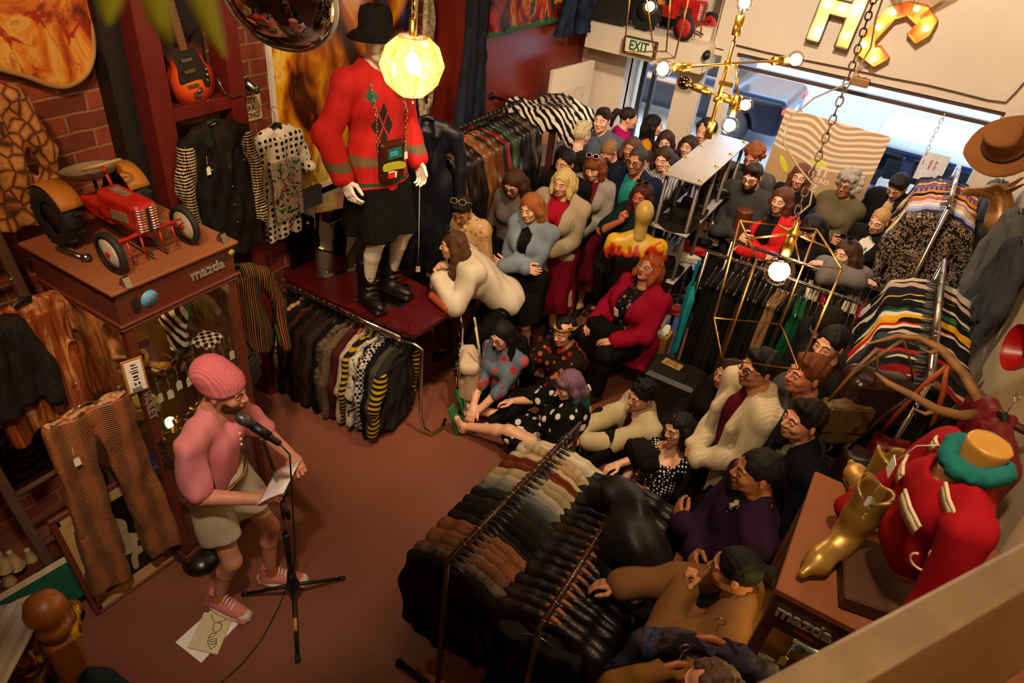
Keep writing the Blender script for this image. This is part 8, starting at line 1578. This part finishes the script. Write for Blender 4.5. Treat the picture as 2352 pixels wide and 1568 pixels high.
# right hand side
crowd('person in dark knitted beanie and glasses looking down by the T-shirt rail', 1933, 735, 1.64, sk=SKA, top=T('#1f1b18', hood=1, o=.02), hair=('beanie', cloth('#1f1b17', 'rib')), gl=[('#8a8078',)], head=(.1, .65, 0), shut=True, off=(-.02, .02))
crowd('dark haired man half hidden behind the ginger man', 1945, 808, 1.70, off=(-.08, .06), sk=SKA, top=T('#161310'), hair=('short', '#120d0b'), head=(.3, .05, 0))
crowd('ginger haired man in charcoal T-shirt watching', 1866, 862, 1.78, sk='#c0785a', top=T('#3a3532', sl=.45), hair=('quiff', '#6a3618'), head=(.0, .0, 0), off=(.0, .03), jaw=1.08, w=1.04)
crowd('man in black rimmed glasses, cream cable cardigan and maroon shirt', 1757, 842, 1.74, sk=SKC, top=T('#4a0c18', v=.12), over=dict(m=cloth('#b8a888', 'cable'), open=.075, hem=-.2, shawl=1, name='cardigan'), hair=('quiff', '#0f0b0a'), gl=[('#0d0c0c',)], bottom=('trousers', DKT), head=(.05, .02, 0), **CLASP)
crowd('smiling dark haired woman sitting in black behind the cardigan man', 1690, 840, 1.64, zc=1.15, fem=True, sk=SKA, top=T('#17120f'), hair=('tied', '#2a1810'), head=(.0, .05, 0), rh=(.22, .30, .52), lh=(-.2, .3, .5), **STOOL)
crowd('dark haired man in navy jacket standing before the bags', 1862, 962, 1.72, sk=SKA, top=T('#5a5240', collar=1), over=T('#0f1018', open=.05, collar=1), hair=('quiff', '#17100c'), head=(.1, .0, 0), jaw=1.08)
crowd('man in purple sweater over a flower print collar with folded arms', 1757, 1082, 1.74, sk=SKD, w=1.12, top=T('#17120f', 'floral', '#c8b898', 1.8, c3='#a89878', collar=1, o=.012), over=T('#2a1630', name='sweater', v=.10, o=.022), hair=('short', '#120d0b'), head=(.05, .0, 0), belly=.02, jaw=1.1, **FOLD)
crowd('woman in tan cardigan with black ponytail reaching into the leather rack', 1685, 1290, 1.66, to=(-2.2, 1.9), fem=True, sk=SKC, w=.98, top=T('#12100f', neck=.04), over=T('#74502e', open=.06, hem=-.18, name='cardigan'), hair=('pony', '#120d0b'), head=(.05, .12, 0), rh=(-.10, .62, 1.12), lh=(-.02, .20, 1.36), rp=(.8, -.3, -.3), lp=(-.8, .3, -.7), hands=('relax', 'fist'), rhd=(-.3, 1, -.25), lhd=(.25, .1, 1), lhn=(0, 1, 0), off=(.06, -.02))
crowd('person at the lower picture edge showing only brown grey hair', 1640, 1562, 1.62, sk=SKA, top=T('#2a2018'), hair=('curly', '#5a4030', -.03), off=(.03, -.05))
# seated on the floor and stools
ST = plain('#15120f', .5, name='stool')
p38 = at_z(1480, 605, 1.22); st_ = thing('stool', 'black stool under the woman in the crimson cardigan', 'stool', (p38[0] + .05, p38[1] + .12, 0)); B = MB(); B.box((0, 0, .365), (.36, .34, .07), None, .02); on(st_, B, 'seat', [ST])
for x in (-.14, .14):
    for y in (-.13, .13): B = MB(); B.cyl((x, y, 0), (x, y, .34), .015); on(st_, B, 'leg', [STEEL])
def lanyard(I):
    B = MB(); P = I['P']; B.tube([P(-.10, -.02, .50), P(-.08, .12, .40), P(.02, .19, .22), P(.06, .22, .10)], .022, 6, flat=.3); B.build('camera_strap', [cloth('#15120f')], I['root']); B = MB(); B.box(P(.05, .20, .24), (.05, .006, .075), rotm(-.2, 0, 0)); B.build('name_badge', [PAPER], I['root'])
    S = SDF(); S.box(P(.04, .33, .02), (.13, .09, .17), .05, k=.03); solid('black_bag', S, cloth('#0f0d0c'), I['root'], .012)
crowd('seated woman in glasses and crimson cardigan with cropped ginger hair', 1480, 605, 1.72, zc=1.22, off=(.02, .1), to=(-2.3, 2.9), fem=True, sk='#cf8f70', w=1.28, bust=.02, belly=.05, hip=1.1, top=T('#1a1412', 'floral', '#8a8070', 1.6, c3='#6a2a2a', neck=.035), over=T('#8a0a26', open=.08, hem=-.18, name='cardigan'), bottom=('trousers', cloth('#120f0e')), shoes=('boot', '#2a1a12'), hair=('bob', '#9a4a1c', -.004), gl=[('#a8a0a0',)], head=(.1, -.3, -.05), lips='#8a1c20', rh=(.15, .34, .62), lh=(-.14, .34, .62), extra=lanyard, pel=(0, 0, .50), feet=((.12, .40, .085), (-.12, .40, .085)), kn=((.12, .5, 1), (-.12, .5, 1)))
def band(I):
    B = MB(); pts = [I['hc'] + I['Rh'] @ (V3((.083 * math.cos(a), -.015 + .106 * math.sin(a), .058 + .012 * math.sin(a))) * I['hs']) for a in np.linspace(0, 2 * PI, 25)[:-1]]; B.tube(pts, .016, 6, True, flat=.5); B.build('headband', [cloth('#8a5a1c', 'floral', '#2a3a2a', 1.5, c3='#b8862c')], I['root'])
crowd('person in headband and dark floral dress sitting on the floor', 1310, 745, 1.64, zc=.80, to=(-2.4, 2.6), fem=True, sk=SKA, top=T('#1c120c', 'floral', '#a0521c', 1.2, c3='#8a1c1c', sl=.5, o=.018), bottom=('lap', cloth('#1c120c', 'floral', '#a0521c', 1.2, c3='#8a1c1c')), shoes=None, hair=('curly', '#120c0a', -.03), extra=band, head=(.15, .1, .1), rh=(.15, .5, .28), lh=(-.1, .45, .3), **SIT)
def sandals(I):
    for i in (0, 1):
        a = V3(I['an'][i]); d = V3((0, .35, 1.0)); d /= np.linalg.norm(d); S = SDF(); c = a + d * .06 + (0, .05, -.02); R = rotm(PI / 2 - .34, 0, 0); S.box(c, (.042, .13, .009), .008, R, k=.01); S.ell(c + d * .04, (.047, .075, .011), R, k=.02); solid('sandal', S, plain('#1f6a34', .6, name='green_rubber'), I['root'], .007)
        B = MB(); B.tube([c + d * .06 + (0, -.01, 0), c + d * .01 + V3((.035, -.055, 0)), c - d * .04 + V3((.036, -.05, 0))], .005); B.tube([c + d * .06 + (0, -.01, 0), c + d * .01 + V3((-.035, -.055, 0)), c - d * .04 + V3((-.036, -.05, 0))], .005); B.build('sandal_strap', [plain('#1f6a34', .6, name='green_rubber')], I['root'])
crowd('woman with lilac and teal hair in white dotted black dress, green sandals', 1322, 882, 1.66, zc=.74, to=(-2.6, 3.35), fem=True, sk=SKB, w=1.14, bust=.01, top=T('#100e0e', 'blobs', '#d8cfc4', .85, sl=.5, o=.02, flare=.012), bottom=('lap', cloth('#100e0e', 'blobs', '#d8cfc4', .85)), shoes=None, hair=('longbangs', ('#7a5868', '#12504a'), .004), head=(.85, .22, .1), pel=(0, 0, .13), feet=((.10, .86, .10), (-.12, .80, .09)), kn=((.3, .0, 1), (-.3, .0, 1)), fdir=((.2, .35, 1), (-.2, .35, 1)), rh=(.08, .55, .30), lh=(-.20, .20, .14), extra=sandals)
crowd('dark haired person in cream denim jacket sitting with hands clasped', 1492, 888, 1.66, zc=.80, to=(-2.0, 2.7), sk=SKA, top=T('#3a1814'), over=T('#b0a078', 'denim', '#c0b088', open=.06, hem=-.03, collar=1, name='denim_jacket', sl=.85), bottom=('trousers', DKT), hair=('spiky', '#130d0b', .004), head=(.25, .15, 0), rh=(.03, .52, .36), lh=(-.04, .53, .36), hands=('grip', 'grip'), **KNEES)
crowd('woman in off shoulder polka dot dress with short dark hair', 1582, 962, 1.66, zc=.92, to=(-2.4, 2.6), fem=True, sk=SKB, w=1.14, bust=.022, top=T('#0f0f14', 'dots', '#d8d0c4', 3.2, sl=.40, wide=1, neck=.05), bottom=('lap', cloth('#0f0f14', 'dots', '#d8d0c4', 3.2)), hair=('bob', '#17100d', -.004), head=(.55, .15, .15), shut=True, pel=(0, 0, .24), feet=((.16, .26, .08), (-.16, .26, .08)), kn=((.9, .5, .5), (-.9, .5, .5)), rh=(.10, .34, .36), lh=(-.10, .34, .36), extra=lambda I: MB().tube([I['P'](.05, .06, .50), I['P'](.02, .13, .43), I['P'](0, .15, .40), I['P'](-.02, .13, .43), I['P'](-.05, .06, .50)], .0025, 5).build('necklace', [GOLD], I['root']))
crowd('woman in round glasses and rose print top sitting by the backpack', 1147, 745, 1.64, zc=.88, to=(-2.2, 2.2), off=(.0, .14), fem=True, sk=SKB, top=T('#5a6a78', 'floral', '#a02a30', .75, c3='#b8404a', sl=.6), hair=('long', '#130d0b'), gl=[('#15110f',)], head=(.0, .25, .15), rh=(.0, .36, .20), lh=(-.05, .36, .18), bottom=('trousers', DKT), pel=(0, 0, .13), feet=((.16, .26, .08), (-.16, .26, .08)), kn=((.9, .5, .8), (-.9, .5, .8)), fdir=((-.6, .8, 0), (.6, .8, 0)))
# the speaker
def belt_pages(I):
    P = I['P']; B = MB(); B.tube([P(.162 * math.cos(a), -.008 + .122 * math.sin(a), .065 + .004 * math.sin(a * 9)) for a in np.linspace(0, 2 * PI, 41)[:-1]], .011, 6, True); B.build('plaited_belt', [metal('#a8863c', .3, 'plaited_gold')], I['root'])
    for i in (0, 1):
        a = V3(I['an'][i]); B = MB(); B.lathe([(.043, -.01), (.044, .03), (.046, .07)], a, n=20, cap=False); B.build('striped_sock', [cloth('#c89a5a', 'hoop', '#a8301c', 8, c3='#e0d8c8')], I['root'])
        fd_ = ((.15, 1, 0), (-.25, 1, 0))[i]; f = V3(fd_) / np.linalg.norm(fd_); sd = V3((f[1], -f[0], 0)); B = MB(); B.ball(a + f * .175 + V3((0, 0, -.052)), (.040, .045, .026), 14, 8)
        B.tube([a + f * (.065 + .145 * math.cos(t)) + sd * .050 * math.sin(t) * (1 - .12 * math.cos(t)) + (0, 0, -.068) for t in np.linspace(0, 2 * PI, 29)[:-1]], .012, 6, True); B.build('rubber_toe_and_sole', [plain('#c8b898', .6, name='cream_rubber')], I['root'])
        B = MB()
        for k in range(6): q = a + f * (.05 + .018 * k) + V3((0, 0, .018 - .011 * k)); B.tube([q - sd * .026, q + (0, 0, .007), q + sd * .026 + f * .008], .0035, 5)
        B.build('laces', [PAPER], I['root'])
    for k in range(3): B = MB(); B.ball(P(.0, .123 + .004 * k, .41 - .035 * k), .006, 8, 6); B.build('button', [PAPER], I['root'])
PINK = '#cf7c80'
sp = person('man in pink beanie, pink T-shirt and beige shorts reading at the microphone', -2.31, 1.42, (-1.0, 1.80), H=1.76, w=.87, sk='#c98a6c', lean=(.14, 0, 0), head=(.15, .20, 0), top=dict(m=cloth(PINK, rough=.9), sl=.42, v=.09, o=.012, flare=.006, hem=-.05, amp=.016), bottom=('shorts', cloth('#a8987c', 'tweed', '#b4a488'), .58), shoes=('sneaker', cloth('#c87870')), hair=('slouch', cloth('#d8727a', 'crochet')), beard='#4a2c18', shut=True,
            rh=(.10, .29, 1.02), lh=(-.13, .36, 1.10), hands=('grip', 'grip'), rhd=(-.5, .8, .1), lhd=(.65, .6, .1), lhn=(0, -.2, 1), feet=((.11, -.06, .085), (-.13, .12, .085)), fdir=((.15, 1, 0), (-.25, 1, 0)), extra=belt_pages, jaw=1.03, h=.011)
rz = sp['root'].rotation_euler.z; cz, sz = math.cos(rz), math.sin(rz)
def spw(p): p = V3(p) * sp['s']; return (-2.31 + cz * p[0] - sz * p[1], 1.42 + sz * p[0] + cz * p[1], p[2])
for k in range(3):
    B = MB(); B.sheet(lambda u, v: ((u - .5) * .24, (v - .5) * .17, .012 * math.sin(2.6 * v + .4 * k) + .004 * k), 4, 8, .0012); B.build('sheet_of_paper', [PAPER], None, spw((.02 + .006 * k, .37 + .006 * k, 1.085 + .004 * k)), (.72, -.10, rz + .12 + .04 * k), 'white sheet of paper held in the reading hands of the man in pink', 'paper', 'sheets held by the reader')
